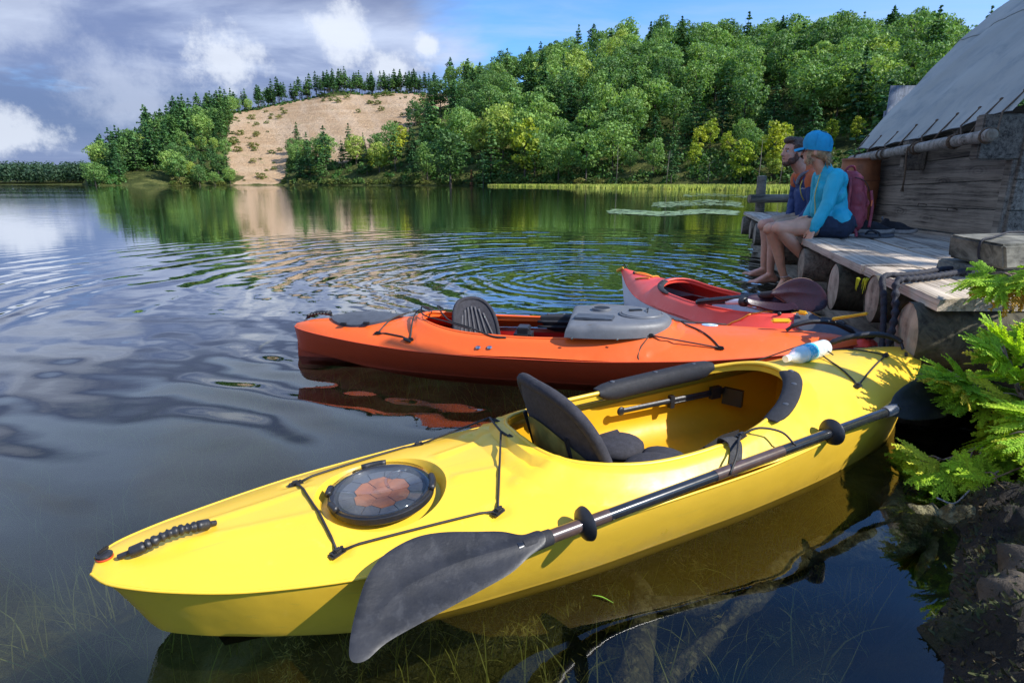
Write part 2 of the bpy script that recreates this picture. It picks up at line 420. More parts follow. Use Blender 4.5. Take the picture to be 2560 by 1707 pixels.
def fuse(mb, voxel=.006, smooth=4, frame=None, wob=None):            # many limbs -> one continuous skin
    me = mb.mesh('tmp'); o = bpy.data.objects.new('tmp', me); COL.objects.link(o)
    r = o.modifiers.new('r', 'REMESH'); r.mode = 'VOXEL'; r.voxel_size = voxel
    s_ = o.modifiers.new('s', 'SMOOTH'); s_.factor = .5; s_.iterations = smooth
    m2 = evaluated(o); bpy.data.objects.remove(o); bpy.data.meshes.remove(me)
    n = len(m2.vertices); co = np.empty(n * 3); m2.vertices.foreach_get('co', co); co = co.reshape(-1, 3)
    if wob is not None:
        no = np.empty(n * 3); m2.vertices.foreach_get('normal', no); no = no.reshape(-1, 3)
        co = co + no * np.array([wob(Vector(c)) for c in co])[:, None]
    if frame is not None:
        Mi = np.array(frame.inverted()); co = co @ Mi[:3, :3].T + Mi[:3, 3]
    m2.vertices.foreach_set('co', co.ravel()); m2.update()
    return m2

# ================================================================== SETTING
# ---- water
mw = bpy.data.materials.new('lake_water'); mw.use_nodes = True; t = NT(mw.node_tree); t.n.clear()
pos = t.new('ShaderNodeNewGeometry').outputs['Position']
X, Yy, Zz = t.sep(pos)
dist = t.vm('LENGTH', pos)
RC = (0.75, 6.2)
def rings(cx, cy, lam, amp, r0, r1, dn, ds=.6):
    d = t.vm('SUBTRACT', pos, (cx, cy, 0.0))
    wn = t.noise(pos, ds, 3, .5); d = t.vm('LENGTH', d)
    d2 = t.m('ADD', d, t.m('MULTIPLY', wn, dn))
    s = t.m('SINE', t.m('MULTIPLY', d2, 2 * PI / lam)); s = t.m('MULTIPLY', s, t.lin(t.noise(t.vm('MULTIPLY', pos, (1.1, 1.1, 1)), 1.0, 2, .5), .35, .65, .25, 1.5))
    env = t.m('MULTIPLY', t.ss(d, r0, r0 + .5), t.ss(d, r1 * .45, r1, 1.0, 0.0))
    return t.m('MULTIPLY', t.m('MULTIPLY', s, env), amp)
h = rings(*RC, .21, .0028, .1, 4.2, .62, 1.2)
h = t.m('ADD', h, rings(*RC, .47, .0048, .8, 9.0, 1.6, .5)); h = t.m('ADD', h, rings(RC[0] + .5, RC[1] - .2, .155, .0009, .3, 3.6, .6, 2.2))
h = t.m('ADD', h, rings(*RC, .33, .0016, 1.5, 9.5, .7, .5))
h = t.m('ADD', h, rings(1.9, 7.1, .17, .0010, .1, 2.6, .25, 1.3))
# slow swell coming in along the left
sw = t.noise(t.vm('ADD', t.vm('MULTIPLY', pos, (.22, 2.3, 1)), t.comb(0, t.m('MULTIPLY', X, .35), 0)), 1.0, 1.5, .4)
swm = t.m('MULTIPLY', t.ss(X, -.6, -2.6), t.ss(dist, 9.0, 3.5))
h = t.m('ADD', h, t.m('MULTIPLY', t.m('MULTIPLY', sw, .021), swm))
# small cross chop
chop = t.noise(t.vm('MULTIPLY', pos, (.75, 6.0, 1)), 1.0, 2, .45)
chm = t.m('MULTIPLY', t.m('ADD', t.lin(dist, 2, 9, .015, .22), t.ss(t.vm('DISTANCE', pos, (RC[0], RC[1], 0)), 4.3, .8)), .0042)
h = t.m('ADD', h, t.m('MULTIPLY', chop, chm))
tiny = t.noise(t.vm('MULTIPLY', pos, (6, 10, 1)), 1.0, 2, .5)
h = t.m('ADD', h, t.m('MULTIPLY', tiny, .0004))
far = t.noise(t.vm('MULTIPLY', pos, (.9, 2.6, 1)), 1.0, 4, .6)
patch = t.noise(t.vm('MULTIPLY', pos, (.012, .05, 1)), 1.0, 3, .6)
h = t.m('ADD', h, t.m('MULTIPLY', far, t.m('MULTIPLY', t.ss(dist, 7, 22), t.lin(patch, .35, .65, .002, .010))))
nb = t.new('ShaderNodeBump'); nb.inputs['Distance'].default_value = 1.0; nb.inputs['Strength'].default_value = 1.0; t.put(nb.inputs['Height'], h)
fr = t.new('ShaderNodeFresnel'); fr.inputs['IOR'].default_value = 1.55; t.l.new(nb.outputs[0], fr.inputs['Normal'])
gl = t.new('ShaderNodeBsdfGlossy'); gl.inputs['Roughness'].default_value = .012; gl.inputs['Color'].default_value = (.97, .98, 1, 1); t.l.new(nb.outputs[0], gl.inputs['Normal'])
tr = t.new('ShaderNodeBsdfTransparent'); tr.inputs[0].default_value = (.92, .93, .78, 1)
df = t.new('ShaderNodeBsdfDiffuse'); df.inputs[0].default_value = (.10, .15, .17, 1); bodyx = t.new('ShaderNodeMixShader'); t.put(bodyx.inputs[0], t.ss(dist, 4.0, 16.0, .0, .15)); t.l.new(tr.outputs[0], bodyx.inputs[1]); t.l.new(df.outputs[0], bodyx.inputs[2])
mx = t.new('ShaderNodeMixShader'); t.put(mx.inputs[0], t.m('MULTIPLY', fr.outputs[0], t.lin(dist, 1.8, 4.5, .85, 1.65), clamp=True)); t.l.new(bodyx.outputs[0], mx.inputs[1]); t.l.new(gl.outputs[0], mx.inputs[2])
ow = t.new('ShaderNodeOutputMaterial'); t.l.new(mx.outputs[0], ow.inputs[0])
mb = MB(); R_ = 4200.0
mb.add([(-R_, -400, 0), (R_, -400, 0), (R_, R_, 0), (-R_, R_, 0)], [(0, 1, 2, 3)])
mb.build('lake_water', mw, kind='structure')

# ---- lake bed
mbed = bpy.data.materials.new('lake_bed'); mbed.use_nodes = True; t = NT(mbed.node_tree); b = t.n['Principled BSDF']
co = t.new('ShaderNodeNewGeometry').outputs['Position']
c = t.ramp(t.noise(co, 2.4, 7, .7, .6), [(.3, (.022, .026, .009)), (.47, (.12, .12, .03)), (.62, (.28, .26, .08)), (.76, (.42, .39, .19))])
c = t.mix(t.ss(t.noise(co, .7, 4, .6), .25, .6), (.03, .035, .015), c)
t.put(b.inputs['Base Color'], c); b.inputs['Roughness'].default_value = .9; b.inputs['Specular IOR Level'].default_value = .1
t.put(b.inputs['Normal'], t.bump(t.noise(co, 9, 6, .7), .08))
mb = MB()
def bedz(x, y): return -.50 - .012 * max(0, y - 4)**1.2 - .10 * max(0, -x - .5) + .07 * noise.noise(Vector((x * 1.3, y * 1.3, 0)))
mb.grid(90, 90, lambda u, v: (lambda x, y: (x, y, bedz(x, y)))(-9 + 16 * u, -1.5 + 14 * v))
mb.build('lake_bed', mbed, smooth=3, kind='structure')
mb = MB(); mb.add([(-R_, -380, -4.2), (R_, -380, -4.2), (R_, R_, -4.2), (-R_, R_, -4.2)], [(0, 1, 2, 3)])
mb.build('deep_lake_bed', pmat('deep_bed', (.006, .009, .008), .95), kind='structure')

# ---- far hills: distances of shore and crest and the tree line, by direction
XS =   [-900, -300, 0,   196,  215, 300,  400, 500, 560, 640, 700, 800, 900, 1000, 1100, 1230, 1340, 1500, 1700, 1900, 2070, 2200, 2352, 2900, 4200]
SHO =  [ 700,  700, 700, 690,  345, 345,  350, 360, 365, 365, 350, 330, 310, 290,  270,  255,  245,  235,  225,  215,  205,  200,  190,  170, 150]
CRE =  [ 900,  900, 900, 820,  400, 440,  490, 540, 560, 575, 580, 575, 565, 545,  520,  480,  460,  440,  430,  420,  410,  400,  380,  340, 300]
TOP =  [ 372,  372, 373, 380,  345, 300,  250, 213, 200, 190, 178, 163, 165, 172,  160,  120,   90,   66,   80,   66,   60,   70,   45,   40,  40]
TH =   [  20,   20,  20,  14,   10,  16,   18,  20,  20,  20,  20,  19,  17,  15,   16,   17,   17,   17,   17,   17,   17,   17,   17,   17,  17]
AZ = [azel(x, 425)[0] for x in XS]
HC = [max(2.0, CAM_H + azel(x, y)[1] * d - h_) for x, y, d, h_ in zip(XS, TOP, CRE, TH)]
f_sho, f_cre, f_hc = cr(AZ, SHO), cr(AZ, CRE), cr(AZ, HC)
def ground(az, d):
    s0, c0, hc = f_sho(az), f_cre(az), f_hc(az)
    t_ = (d - s0) / (c0 - s0)
    n_ = noise.noise(Vector((az * 18, d * .012, 1.7))) * .05
    if t_ < 0: return -1.2 + 1.3 * math.exp(t_ * 14)
    if t_ <= 1: z_ = hc * (1 - (1 - t_)**1.35 if t_ > .0 else 0); z_ = hc * (.72 * t_ + .28 * (1 - (1 - t_)**2))
    else: z_ = hc * (1 + .04 * min(1, t_ - 1) - .25 * max(0, t_ - 1.4))
    return .1 + max(0.0, z_ * (1 + n_ * min(1, t_ * 3)))
DUNE = [(538, 262), (580, 250), (620, 238), (680, 226), (740, 222), (800, 218), (860, 212), (925, 206), (985, 212), (1040, 214), (1050, 235), (985, 255), (958, 272), (940, 300),
        (900, 335), (840, 360), (790, 375), (735, 365), (700, 345), (668, 352), (655, 375), (662, 400), (640, 424), (530, 424), (565, 405), (520, 400), (522, 380), (515, 350), (520, 325), (526, 300), (530, 282)]
na, nd = 340, 74
az0, az1 = AZ[0], AZ[-1]
vs, fs, sand, grassy = [], [], [], []
pp = []
for i in range(na):
    az = az0 + (az1 - az0) * i / (na - 1)
    for j in range(nd):
        k = j / (nd - 1); s0, c0 = f_sho(az), f_cre(az)
        d = s0 - 12 + (c0 - s0 + 12) * min(1.0, k / .8) + (max(0, k - .8) / .2) * 520
        p = (math.sin(az) * d, math.cos(az) * d, ground(az, d)); vs.append(p); pp.append(to_px(p))
for i in range(na - 1):
    for j in range(nd - 1): fs.append((i * nd + j, (i + 1) * nd + j, (i + 1) * nd + j + 1, i * nd + j + 1))
me = bpy.data.meshes.new('hills'); me.from_pydata(vs, [], fs); me.update()
ins = inside(pp, DUNE); dd = polydist(pp, DUNE)
sand = np.clip(.5 + np.where(ins, dd, -dd) / 16.0, 0, 1)
hk = np.array([1.0 if k_ % nd < nd * .81 else 0 for k_ in range(len(vs))]); sand = sand * hk
at = me.attributes.new('sand', 'FLOAT', 'POINT'); at.data.foreach_set('value', sand.astype(np.float32))
mh = bpy.data.materials.new('hill_ground'); mh.use_nodes = True; t = NT(mh.node_tree); b = t.n['Principled BSDF']
co = t.new('ShaderNodeNewGeometry').outputs['Position']
sa = t.new('ShaderNodeAttribute', attribute_name='sand').outputs['Fac']
msk = t.ss(t.m('ADD', sa, t.m('MULTIPLY', t.m('SUBTRACT', t.noise(co, .09, 6, .7), .5), 1.1)), .42, .60)
sn = t.noise(t.vm('MULTIPLY', co, (.02, .02, .3)), 1.0, 6, .62)
cs = t.ramp(sn, [(.3, (.36, .235, .13)), (.52, (.44, .30, .18)), (.75, (.50, .365, .235))])
cs = t.mix(t.ss(t.noise(co, .35, 6, .75), .54, .68, 0, .5), cs, (.24, .155, .085))
gul = t.noise(t.vm('MULTIPLY', t.vm('ADD', co, t.comb(t.m('MULTIPLY', t.sep(co)[2], 1.4), 0, 0)), (.055, .01, .012)), 1.0, 5, .6)
cs = t.mix(t.ss(gul, .46, .60, 0, .45), cs, (.52, .39, .27))
cs = t.mix(t.ss(t.noise(co, .12, 4, .6), .60, .72, 0, .5), cs, (.22, .20, .09))
cg = t.ramp(t.noise(co, .12, 6, .7), [(.3, (.02, .028, .010)), (.5, (.06, .075, .02)), (.72, (.17, .17, .055))])
t.put(b.inputs['Base Color'], t.mix(msk, cg, cs)); b.inputs['Roughness'].default_value = .95; b.inputs['Specular IOR Level'].default_value = .1
t.put(b.inputs['Normal'], t.bump(t.noise(co, .25, 8, .72), 2.6))
put('hills', me, mh, smooth=3, kind='structure')

# ---- foliage materials
def leaf_mat(name, stops, hue=.02, transl=.25, sat=1.0):
    m = bpy.data.materials.new(name); m.use_nodes = True; t = NT(m.node_tree); b = t.n['Principled BSDF']; out = t.n['Material Output']
    r = t.new('ShaderNodeObjectInfo').outputs['Random']
    co = t.new('ShaderNodeTexCoord').outputs['Object']
    c = t.ramp(r, stops)
    n = t.noise(co, .45, 4, .65)
    isl = t.new('ShaderNodeNewGeometry').outputs['Random Per Island']
    hs = t.new('ShaderNodeHueSaturation'); t.put(hs.inputs['Color'], c)
    t.put(hs.inputs['Hue'], t.lin(t.noise(co, .2, 2, .5), .3, .7, .5 - hue, .5 + hue)); hs.inputs['Saturation'].default_value = sat
    t.put(hs.inputs['Value'], t.m('MULTIPLY', t.lin(n, .3, .7, .65, 1.3), t.lin(isl, 0, 1, .72, 1.3)))
    t.put(b.inputs['Base Color'], hs.outputs[0]); b.inputs['Roughness'].default_value = .6; b.inputs['Specular IOR Level'].default_value = .25
    tr = t.new('ShaderNodeBsdfTranslucent'); t.put(tr.inputs[0], t.mix(1.0, hs.outputs[0], (1.5, 1.6, .7), 'MULTIPLY')); mx = t.new('ShaderNodeMixShader')
    mx.inputs[0].default_value = transl; t.l.new(b.outputs[0], mx.inputs[1]); t.l.new(tr.outputs[0], mx.inputs[2]); t.l.new(mx.outputs[0], out.inputs[0])
    MATS[name] = m; return m
L_dec = leaf_mat('broad_leaves', [(0, (.065, .15, .035)), (.3, (.11, .22, .045)), (.65, (.16, .29, .055)), (.88, (.22, .35, .06)), (1, (.32, .40, .05))], .018, .3, .92)
L_und = leaf_mat('undergrowth_leaves', [(0, (.06, .13, .025)), (1, (.06, .13, .025))], .03, .25)
L_yel = leaf_mat('yellow_green_leaves', [(0, (.26, .34, .03)), (1, (.38, .40, .035))], .015)
L_pine = leaf_mat('pine_needles', [(0, (.035, .10, .032)), (.5, (.06, .145, .04)), (1, (.095, .19, .045))], .015, .15)
L_bush = leaf_mat('bush_leaves', [(0, (.06, .10, .02)), (.5, (.11, .16, .03)), (1, (.20, .19, .05))], .03)
L_far = leaf_mat('far_leaves', [(0, (.040, .082, .042)), (1, (.040, .082, .042))], .03)
L_grey = pmat('grey_dead_twigs', (.20, .17, .13), .9, .3, 3)
L_rust = pmat('rusty_dead_needles', (.22, .085, .03), .9, .3, 1)

rng = np.random.RandomState(11)
def cards(cent, nor, size, jitter=.55, elong=1.0):
    """leaf clumps: one irregular quad each, facing roughly along nor"""
    n = len(cent); nor = nor + rng.normal(0, jitter, (n, 3)); nor /= np.linalg.norm(nor, axis=1)[:, None] + 1e-9
    a = np.cross(nor, rng.normal(0, 1, (n, 3))); a /= np.linalg.norm(a, axis=1)[:, None] + 1e-9; b_ = np.cross(nor, a)
    s = size * rng.uniform(.6, 1.35, (n, 1)); out = []
    for (i, j) in ((-1, -.35), (.15, -1), (1, .3), (-.1, 1)):
        k = rng.uniform(.75, 1.2, (n, 1)); out.append(cent + (a * i * elong + b_ * j) * s * k * .5 + nor * rng.uniform(-.12, .12, (n, 1)) * s)
    v = np.stack(out, 1).reshape(-1, 3); f = np.arange(n * 4).reshape(-1, 4)
    return v, f
def np_mesh(name, parts):
    vs, fs, o = [], [], 0
    for v, f in parts: vs.append(v); fs.append(f + o); o += len(v)
    V = np.concatenate(vs); Fq = np.concatenate(fs)
    me = bpy.data.meshes.new(name); me.vertices.add(len(V)); me.vertices.foreach_set('co', V.astype(np.float32).ravel())
    me.loops.add(Fq.size); me.loops.foreach_set('vertex_index', Fq.astype(np.int32).ravel())
    me.polygons.add(len(Fq)); me.polygons.foreach_set('loop_start', np.arange(0, Fq.size, 4, dtype=np.int32)); me.update(calc_edges=True)
    return me
def crown_broad(H=17., Wd=5.2, nl=26, per=75, size=.62, seed=0, base=.28):
    global rng; rng = np.random.RandomState(seed); parts = []
    zc_, zr = H * (base + 1) / 2, H * (1 - base) / 2
    lobes = []
    for k in range(nl):
        a = k * 2.399 + rng.uniform(-.4, .4); h_ = 1 - 2 * (k + .5) / nl
        rr = math.sqrt(max(0, 1 - h_ * h_)); f = rng.uniform(.55, .82)
        lobes.append((np.array([math.cos(a) * rr * Wd * f, math.sin(a) * rr * Wd * f, zc_ + h_ * zr * .78 + rng.uniform(-.6, .6)]), rng.uniform(.30, .50) * Wd))
    for c_, r_ in lobes:
        d = rng.normal(0, 1, (per, 3)); d /= np.linalg.norm(d, axis=1)[:, None]; d[:, 2] = d[:, 2] * .8 + .1
        rad = r_ * rng.uniform(.72, 1.08, (per, 1)); p = c_ + d * rad * np.array([1, 1, .78])
        parts.append(cards(p, d, size, .5))
    return np_mesh('broad_crown', parts)
def crown_pine(H=20., Wd=3.6, tiers=15, size=.62, seed=0, base=.25, gap=.0, droop=.10):
    global rng; rng = np.random.RandomState(seed); parts = []
    for k in range(tiers):
        u = k / (tiers - 1); z = H * (base + (1 - base) * u) - .3 + rng.uniform(-.3, .3)
        L = Wd * (1 - u)**.72 * rng.uniform(.6, 1.2) * (.75 + .25 * math.sin(min(1, u * 4 + .3) * PI / 2)) + .3
        nb_ = 6 if u < .8 else 4
        for j in range(nb_):
            a = j * 2 * PI / nb_ + k * 1.1 + rng.uniform(-.35, .35); Lb = L * rng.uniform(.65, 1.15); m_ = max(4, int(Lb * 4.2))
            s = rng.uniform(.18, 1, m_); ra = a + rng.normal(0, .13, m_)
            p = np.stack([np.cos(ra) * s * Lb, np.sin(ra) * s * Lb, z + s * Lb * (.12 - droop * s * 2) + rng.normal(0, .14, m_)], 1)
            nr = np.tile([0, 0, 1.0], (m_, 1)) + np.stack([np.cos(ra), np.sin(ra), ra * 0], 1) * .35
            parts.append(cards(p, nr, size, .45, 1.25))
    m_ = 10; p = np.stack([rng.normal(0, .12, m_), rng.normal(0, .12, m_), H + rng.uniform(-1.2, .3, m_)], 1); parts.append(cards(p, rng.normal(0, 1, (m_, 3)), size * .6, .5))
    return np_mesh('pine_crown', parts)
def trunk_mesh(H, r, limbs=5, seed=0, top=.9):
    R = random.Random(seed); m = MB()
    pts = [Vector((math.sin(k * .9 + seed) * .12 * k / 6, math.cos(k * .7 + seed) * .1 * k / 6, -1.0 + (H * top + 1) * k / 6)) for k in range(7)]
    m.tube(pts, [r * (1.25 - 1.1 * k / 6) for k in range(7)], 7)
    for k in range(limbs):
        z = H * R.uniform(.3, .75); a = R.uniform(0, 6.28); L = H * R.uniform(.12, .2)
        m.tube([(0, 0, z), (math.cos(a) * L * .5, math.sin(a) * L * .5, z + L * .45), (math.cos(a) * L, math.sin(a) * L, z + L * .95)], [r * .4, r * .25, r * .08], 5)
    return m.mesh('trunk')
def proto(name, label, cat, crown, trunk, lm):
    r = thing(name, label, cat, (0, 0, -500))
    c = put('crown', crown, lm, r); k = put('trunk', trunk, M_bark, r, smooth=3); KIDS[r.name] = [c, k]; return r
P_dec = [proto('deciduous_tree', 'x', 'tree', crown_broad(17, 5.4 + .4 * k, 17 + k, 105, .70, 20 + k, .20), trunk_mesh(16, .28, 6, k), L_dec) for k in range(5)]
P_pine = [proto('pine_tree', 'x', 'tree', crown_pine(20, 4.6 + .4 * k, 15, .80, 40 + k, (.2, .3, .42, .12)[k]), trunk_mesh(20, .24, 3, 9 + k, .97), L_pine) for k in range(4)]
P_yel = proto('yellow_green_tree', 'x', 'tree', crown_broad(12, 3.3, 20, 60, .55, 77, .15), trunk_mesh(11, .2, 5, 31), L_yel)
P_cone = proto('young_conifer', 'x', 'tree', crown_pine(9, 1.9, 13, .42, 91, .03), trunk_mesh(9, .12, 0, 5, .95), L_pine)
used = {}
def place(pr, x, y, z, s, rz, label, group, sz=None):
    sc_ = (s, s, s * (sz or 1))
    if pr.name not in used:
        used[pr.name] = 1; r = pr; r.location = (x, y, z); r.rotation_euler = (0, 0, rz); r.scale = sc_
    else: r = copy_tree(pr, (x, y, z), rz, sc_)
    r['label'] = label
    if group: r['group'] = group
    elif 'group' in r: del r['group']
    return r
R = random.Random(5)
def polar(az, d): return math.sin(az) * d, math.cos(az) * d
AX = lambda x: azel(x, 425)[0]
cand = []
for row in range(26):
    az = AX(200) + .004
    while az < AX(2480):
        s0, c0 = f_sho(az), f_cre(az); span = c0 - s0; right_ = az > AX(1000)
        tt = row / (16.0 if right_ else 17.0)
        if tt > (1.02 if right_ else 1.09): break
        d = s0 + 4 + tt * span
        az += ((9.3 + 3.4 * tt) if right_ else (7.4 + 1.0 * tt)) * R.uniform(.75, 1.25) / d
        dj = d + R.uniform(-.5, .5) * span / 16; xx, yy = polar(az, dj); zz = ground(az, dj)
        cand.append((az, dj, xx, yy, zz, tt, to_px((xx, yy, zz))))
arr = [c_[6] for c_ in cand]; inD = inside(arr, DUNE); dD = polydist(arr, DUNE)
SEL = []
for c_, i_, d_ in zip(cand, inD, dD):
    az, dj, xx, yy, zz, tt, (pxx, pyy) = c_
    if i_ and d_ > 2 and tt < .99: continue
    if 540 < pxx < 665 and tt < .22: continue
    if pxx < 560 and 395 < pyy < 428 and 285 < pxx < 395 and R.random() < .8: continue     # open grassy bank on the headland
    left = pxx < 1000
    SEL.append((c_, left))
R.shuffle(SEL)
def where(pxx, tt, left):
    if left:
        if tt > .9: return 'on the skyline left of the dune' if pxx < 545 else 'in the row along the top of the dune'
        if pxx < 330: return 'at the tip of the headland left of the dune'
        if pxx < 640: return 'on the slope left of the dune'
        return 'on the low bank right of the bare sand'
    side = 'next to the dune' if pxx < 1180 else 'left of the couple' if pxx < 1560 else 'above the couple' if pxx < 1950 else 'behind the canvas roof'
    lev = 'by the water' if tt < .15 else 'in the lower forest' if tt < .45 else 'in the upper forest' if tt < .85 else 'on the skyline'
    return lev + ', ' + side
cntD = cntP = cntY = 0
for (az, dj, xx, yy, zz, tt, (pxx, pyy)), left in SEL:
    if left:
        if pxx > 640 and tt < .5:
            kind = 'pine' if R.random() < .35 else ('dec' if R.random() < .85 else 'yel')
            s = R.uniform(.65, 1.0)
        elif 420 < pxx < 545 and tt < .45: kind = 'dec' if R.random() < .6 else 'pine'; s = R.uniform(.4, .7)
        else: kind = 'pine' if R.random() < (.78 if tt > .3 else .62) else 'dec'; s = R.uniform(.6, 1.2) * (.88 if tt > .9 else 1)
    else:
        kind = 'pine' if R.random() < (.15 if tt < .85 else .28) else 'dec'
        s = R.uniform(1.08, 1.42) if kind == 'dec' else R.uniform(1.05, 1.35)
        if pxx > 1440 and tt < .14: kind = R.choice(('yel', 'dec', 'dec', 'pine', 'pine')); s = R.uniform(.5, .85)
    wh = where(pxx, tt, left)
    if kind == 'pine' and cntP < 297:
        cntP += 1; pr = P_pine[R.randrange(4) if not (left and tt > .85) else R.choice((1, 2, 2))]
        place(pr, xx, yy, zz, s, R.uniform(0, 6), 'dark green pine ' + wh, 'pines ' + wh, sz=R.uniform(.9, 1.12))
    elif kind == 'yel' and cntY < 90:
        cntY += 1; place(P_yel, xx, yy, zz, s * 1.2, R.uniform(0, 6), 'small yellow-green tree ' + wh, 'yellow-green trees ' + wh)
    elif kind == 'dec' and cntD < 296:
        cntD += 1
        place(P_dec[R.randrange(5)], xx, yy, zz, s, R.uniform(0, 6), 'rounded green deciduous tree ' + wh, 'deciduous trees ' + wh, sz=R.uniform(.88, 1.1))
print('TREES', cntD, cntP, cntY, len(SEL))
# a denser file of slim pines along the top edge of the dune and down its left shoulder
P_slim = [proto('red_pine', 'x', 'tree', crown_pine(18, 3.6, 12, .75, 140 + k, (.45, .3, .38)[k]), trunk_mesh(18, .2, 2, 60 + k, .97), L_pine) for k in range(3)]
for k in range(120):
    x = R.uniform(395, 1010); tt = R.uniform(.985, 1.09); az = AX(x); s0, c0 = f_sho(az), f_cre(az); d = s0 + tt * (c0 - s0); xx, yy = polar(az, d)
    wh = 'on the left shoulder of the dune' if x < 545 else 'above the left half of the bare sand' if x < 760 else 'above the right half of the bare sand'
    place(P_slim[k % 3], xx, yy, ground(az, d), R.choice((.45, .6, .8, .95, 1.05, 1.15)) * R.uniform(.9, 1.1), R.uniform(0, 6), 'slim dark pine ' + wh, 'slim pines ' + wh, sz=R.uniform(.9, 1.1))
# trees one can name
def tree_at(pr, x, ytop, frac, h0, label, group=None, wide=1.0, dd_=0.0):
    az = AX(x); s0, c0 = f_sho(az), f_cre(az); d = s0 + frac * (c0 - s0) + dd_; xx, yy = polar(az, d); zz = ground(az, d)
    top = CAM_H + azel(x, ytop)[1] * d; H_ = max(3, top - zz); s = H_ / h0
    r = place(pr, xx, yy, zz, s * wide, R.uniform(0, 6), label, group, sz=1 / wide); return r
tree_at(P_pine[2], 1352, 56, 1.0, 20, 'tall sparse pine on the skyline of the forest, the taller of a pair', None, 1.15)
tree_at(P_pine[1], 1390, 66, 1.0, 20, 'shorter pine right beside the tall sparse pine on the forest skyline')
tree_at(P_pine[0], 2078, 35, .9, 20, 'dark full pine breaking the skyline left of the canvas roof', None, 1.2)
tree_at(P_pine[1], 1238, 96, 1.0, 20, 'pointed pine on the skyline where the forest drops towards the dune')
tree_at(P_pine[0], 356, 243, .95, 20, 'ragged pine standing up at the top left shoulder of the headland')
tree_at(P_pine[3], 1000, 225, .12, 20, 'tall dark pine at the right edge of the sand dune', None, 1.1)
tree_at(P_pine[3], 2010, 190, .10, 20, 'large layered pine on the near slope left of the shed', None, 1.3, -20)
tree_at(P_pine[3], 1760, 190, .25, 20, 'light green layered pine in the middle of the hillside forest', None, 1.2)
tree_at(P_yel, 1205, 268, .02, 12, 'bright yellow-green maple at the waterline of the forested hill', None, 1.0)
tree_at(P_dec[0], 1035, 300, -.02, 17, 'large pale green maple overhanging the water right of the dune', None, 1.25)
tree_at(P_dec[2], 2120, 70, .7, 17, 'leafy tree on the skyline just left of the canvas roof')
tree_at(P_pine[1], 752, 290, .05, 20, 'slim pointed conifer rising in front of the lower dune')
tree_at(P_cone, 1110, 352, -.02, 9, 'dense cone-shaped cedar at the waterline below the forest', None, 1.35)
tree_at(P_yel, 1770, 275, .03, 12, 'tall yellow-green poplar at the forest foot behind the sitting man')
tree_at(P_yel, 1700, 315, .0, 12, 'yellow-green birch at the marsh edge left of the sitting man')
tree_at(P_dec[3], 220, 372, -.03, 17, 'leaning leafy tree at the far left tip of the headland', None, 1.3)
tree_at(P_cone, 455, 268, .62, 9, 'bright green young conifer on the headland slope left of the dune')
# undergrowth that closes the forest floor: low leafy masses nobody could count
rng = np.random.RandomState(17); parts = []
for k in range(2700):
    if k < 1500: az = rng.uniform(AX(985), AX(2420)); tt = rng.uniform(0, 1)**1.3
    elif k < 2050: az = rng.uniform(AX(205), AX(545)); tt = rng.uniform(.0, 1.0)
    elif k < 2300: az = rng.uniform(AX(650), AX(1000)); tt = rng.uniform(0, .3)
    else: az = rng.uniform(AX(480), AX(1015)); tt = rng.uniform(1.0, 1.10) if k % 3 else rng.uniform(.93, 1.0)
    s0, c0 = f_sho(az), f_cre(az); d = s0 + 2 + tt * (c0 - s0); x_, y_ = polar(az, d); z_ = ground(az, d); p_ = to_px((x_, y_, z_))
    if inside([p_], DUNE)[0] and k < 2300: continue
    if 285 < p_[0] < 395 and p_[1] > 392: continue
    rr_ = rng.uniform(2.2, 4.2) * (1 if k < 1500 else .62 if k < 2300 else .38 if k % 3 == 0 else .8); n_ = 46; dd3 = rng.normal(0, 1, (n_, 3)); dd3 /= np.linalg.norm(dd3, axis=1)[:, None]; dd3[:, 2] = np.abs(dd3[:, 2])
    p = np.array([x_, y_, z_ - .3]) + dd3 * np.array([rr_, rr_, rr_ * rng.uniform(.7, 1.7)]) * rng.uniform(.6, 1.05, (n_, 1)); parts.append(cards(p, dd3, .95, .5))
put('undergrowth', np_mesh('undergrowth', parts), L_und, kind='stuff')
# bushes on the sand and along the waterline
def bush_mesh(seed):
    return crown_broad(2.6, 1.9, 9, 34, .42, seed, -.15)
bm_ = [bush_mesh(300 + k) for k in range(3)]
bush0 = [put('bush', m_, L_bush) for m_ in bm_]
for o in bush0: o.location = (0, 0, -500)
nb_ = 0; first = [True] * 3
def place_bush(x, y, z, s, label, group):
    k = R.randrange(3)
    if first[k]: o = bush0[k]; first[k] = False
    else: o = bush0[k].copy(); COL.objects.link(o)
    o.location = (x, y, z - .1); o.rotation_euler = (0, 0, R.uniform(0, 6)); o.scale = (s, s, s * R.uniform(.6, 1.0)); tag(o, label, 'bush', group)
for k in range(2600):
    if nb_ > 85: break
    az = R.uniform(AX(430), AX(1040)); s0, c0 = f_sho(az), f_cre(az); tt = R.uniform(.02, 1.0); d = s0 + tt * (c0 - s0)
    xx, yy = polar(az, d); zz = ground(az, d); p = to_px((xx, yy, zz))
    if inside([p], DUNE)[0]:
        lft = p[0] < 600 + 60 * R.random() or p[1] < 240
        if (lft and R.random() < .8) or R.random() < .025:
            nb_ += 1; place_bush(xx, yy, zz, R.uniform(.35, 1.0)**1.3 * 1.9, 'low green bush growing on the bare sand of the dune', 'bushes scattered over the sand dune')
for k in range(120):
    az = R.uniform(AX(330), AX(1500)); d = f_sho(az) + R.uniform(0, 5)
    xx, yy = polar(az, d); p = to_px((xx, yy, 0))
    if 528 < p[0] < 650 or 285 < p[0] < 395: continue
    wh = 'below the headland pines' if p[0] < 528 else 'below the dune trees' if p[0] < 1000 else 'at the foot of the forest'
    place_bush(xx, yy, .2, R.uniform(.8, 1.8), 'rounded bush hanging over the far waterline ' + wh, 'bushes on the waterline ' + wh)
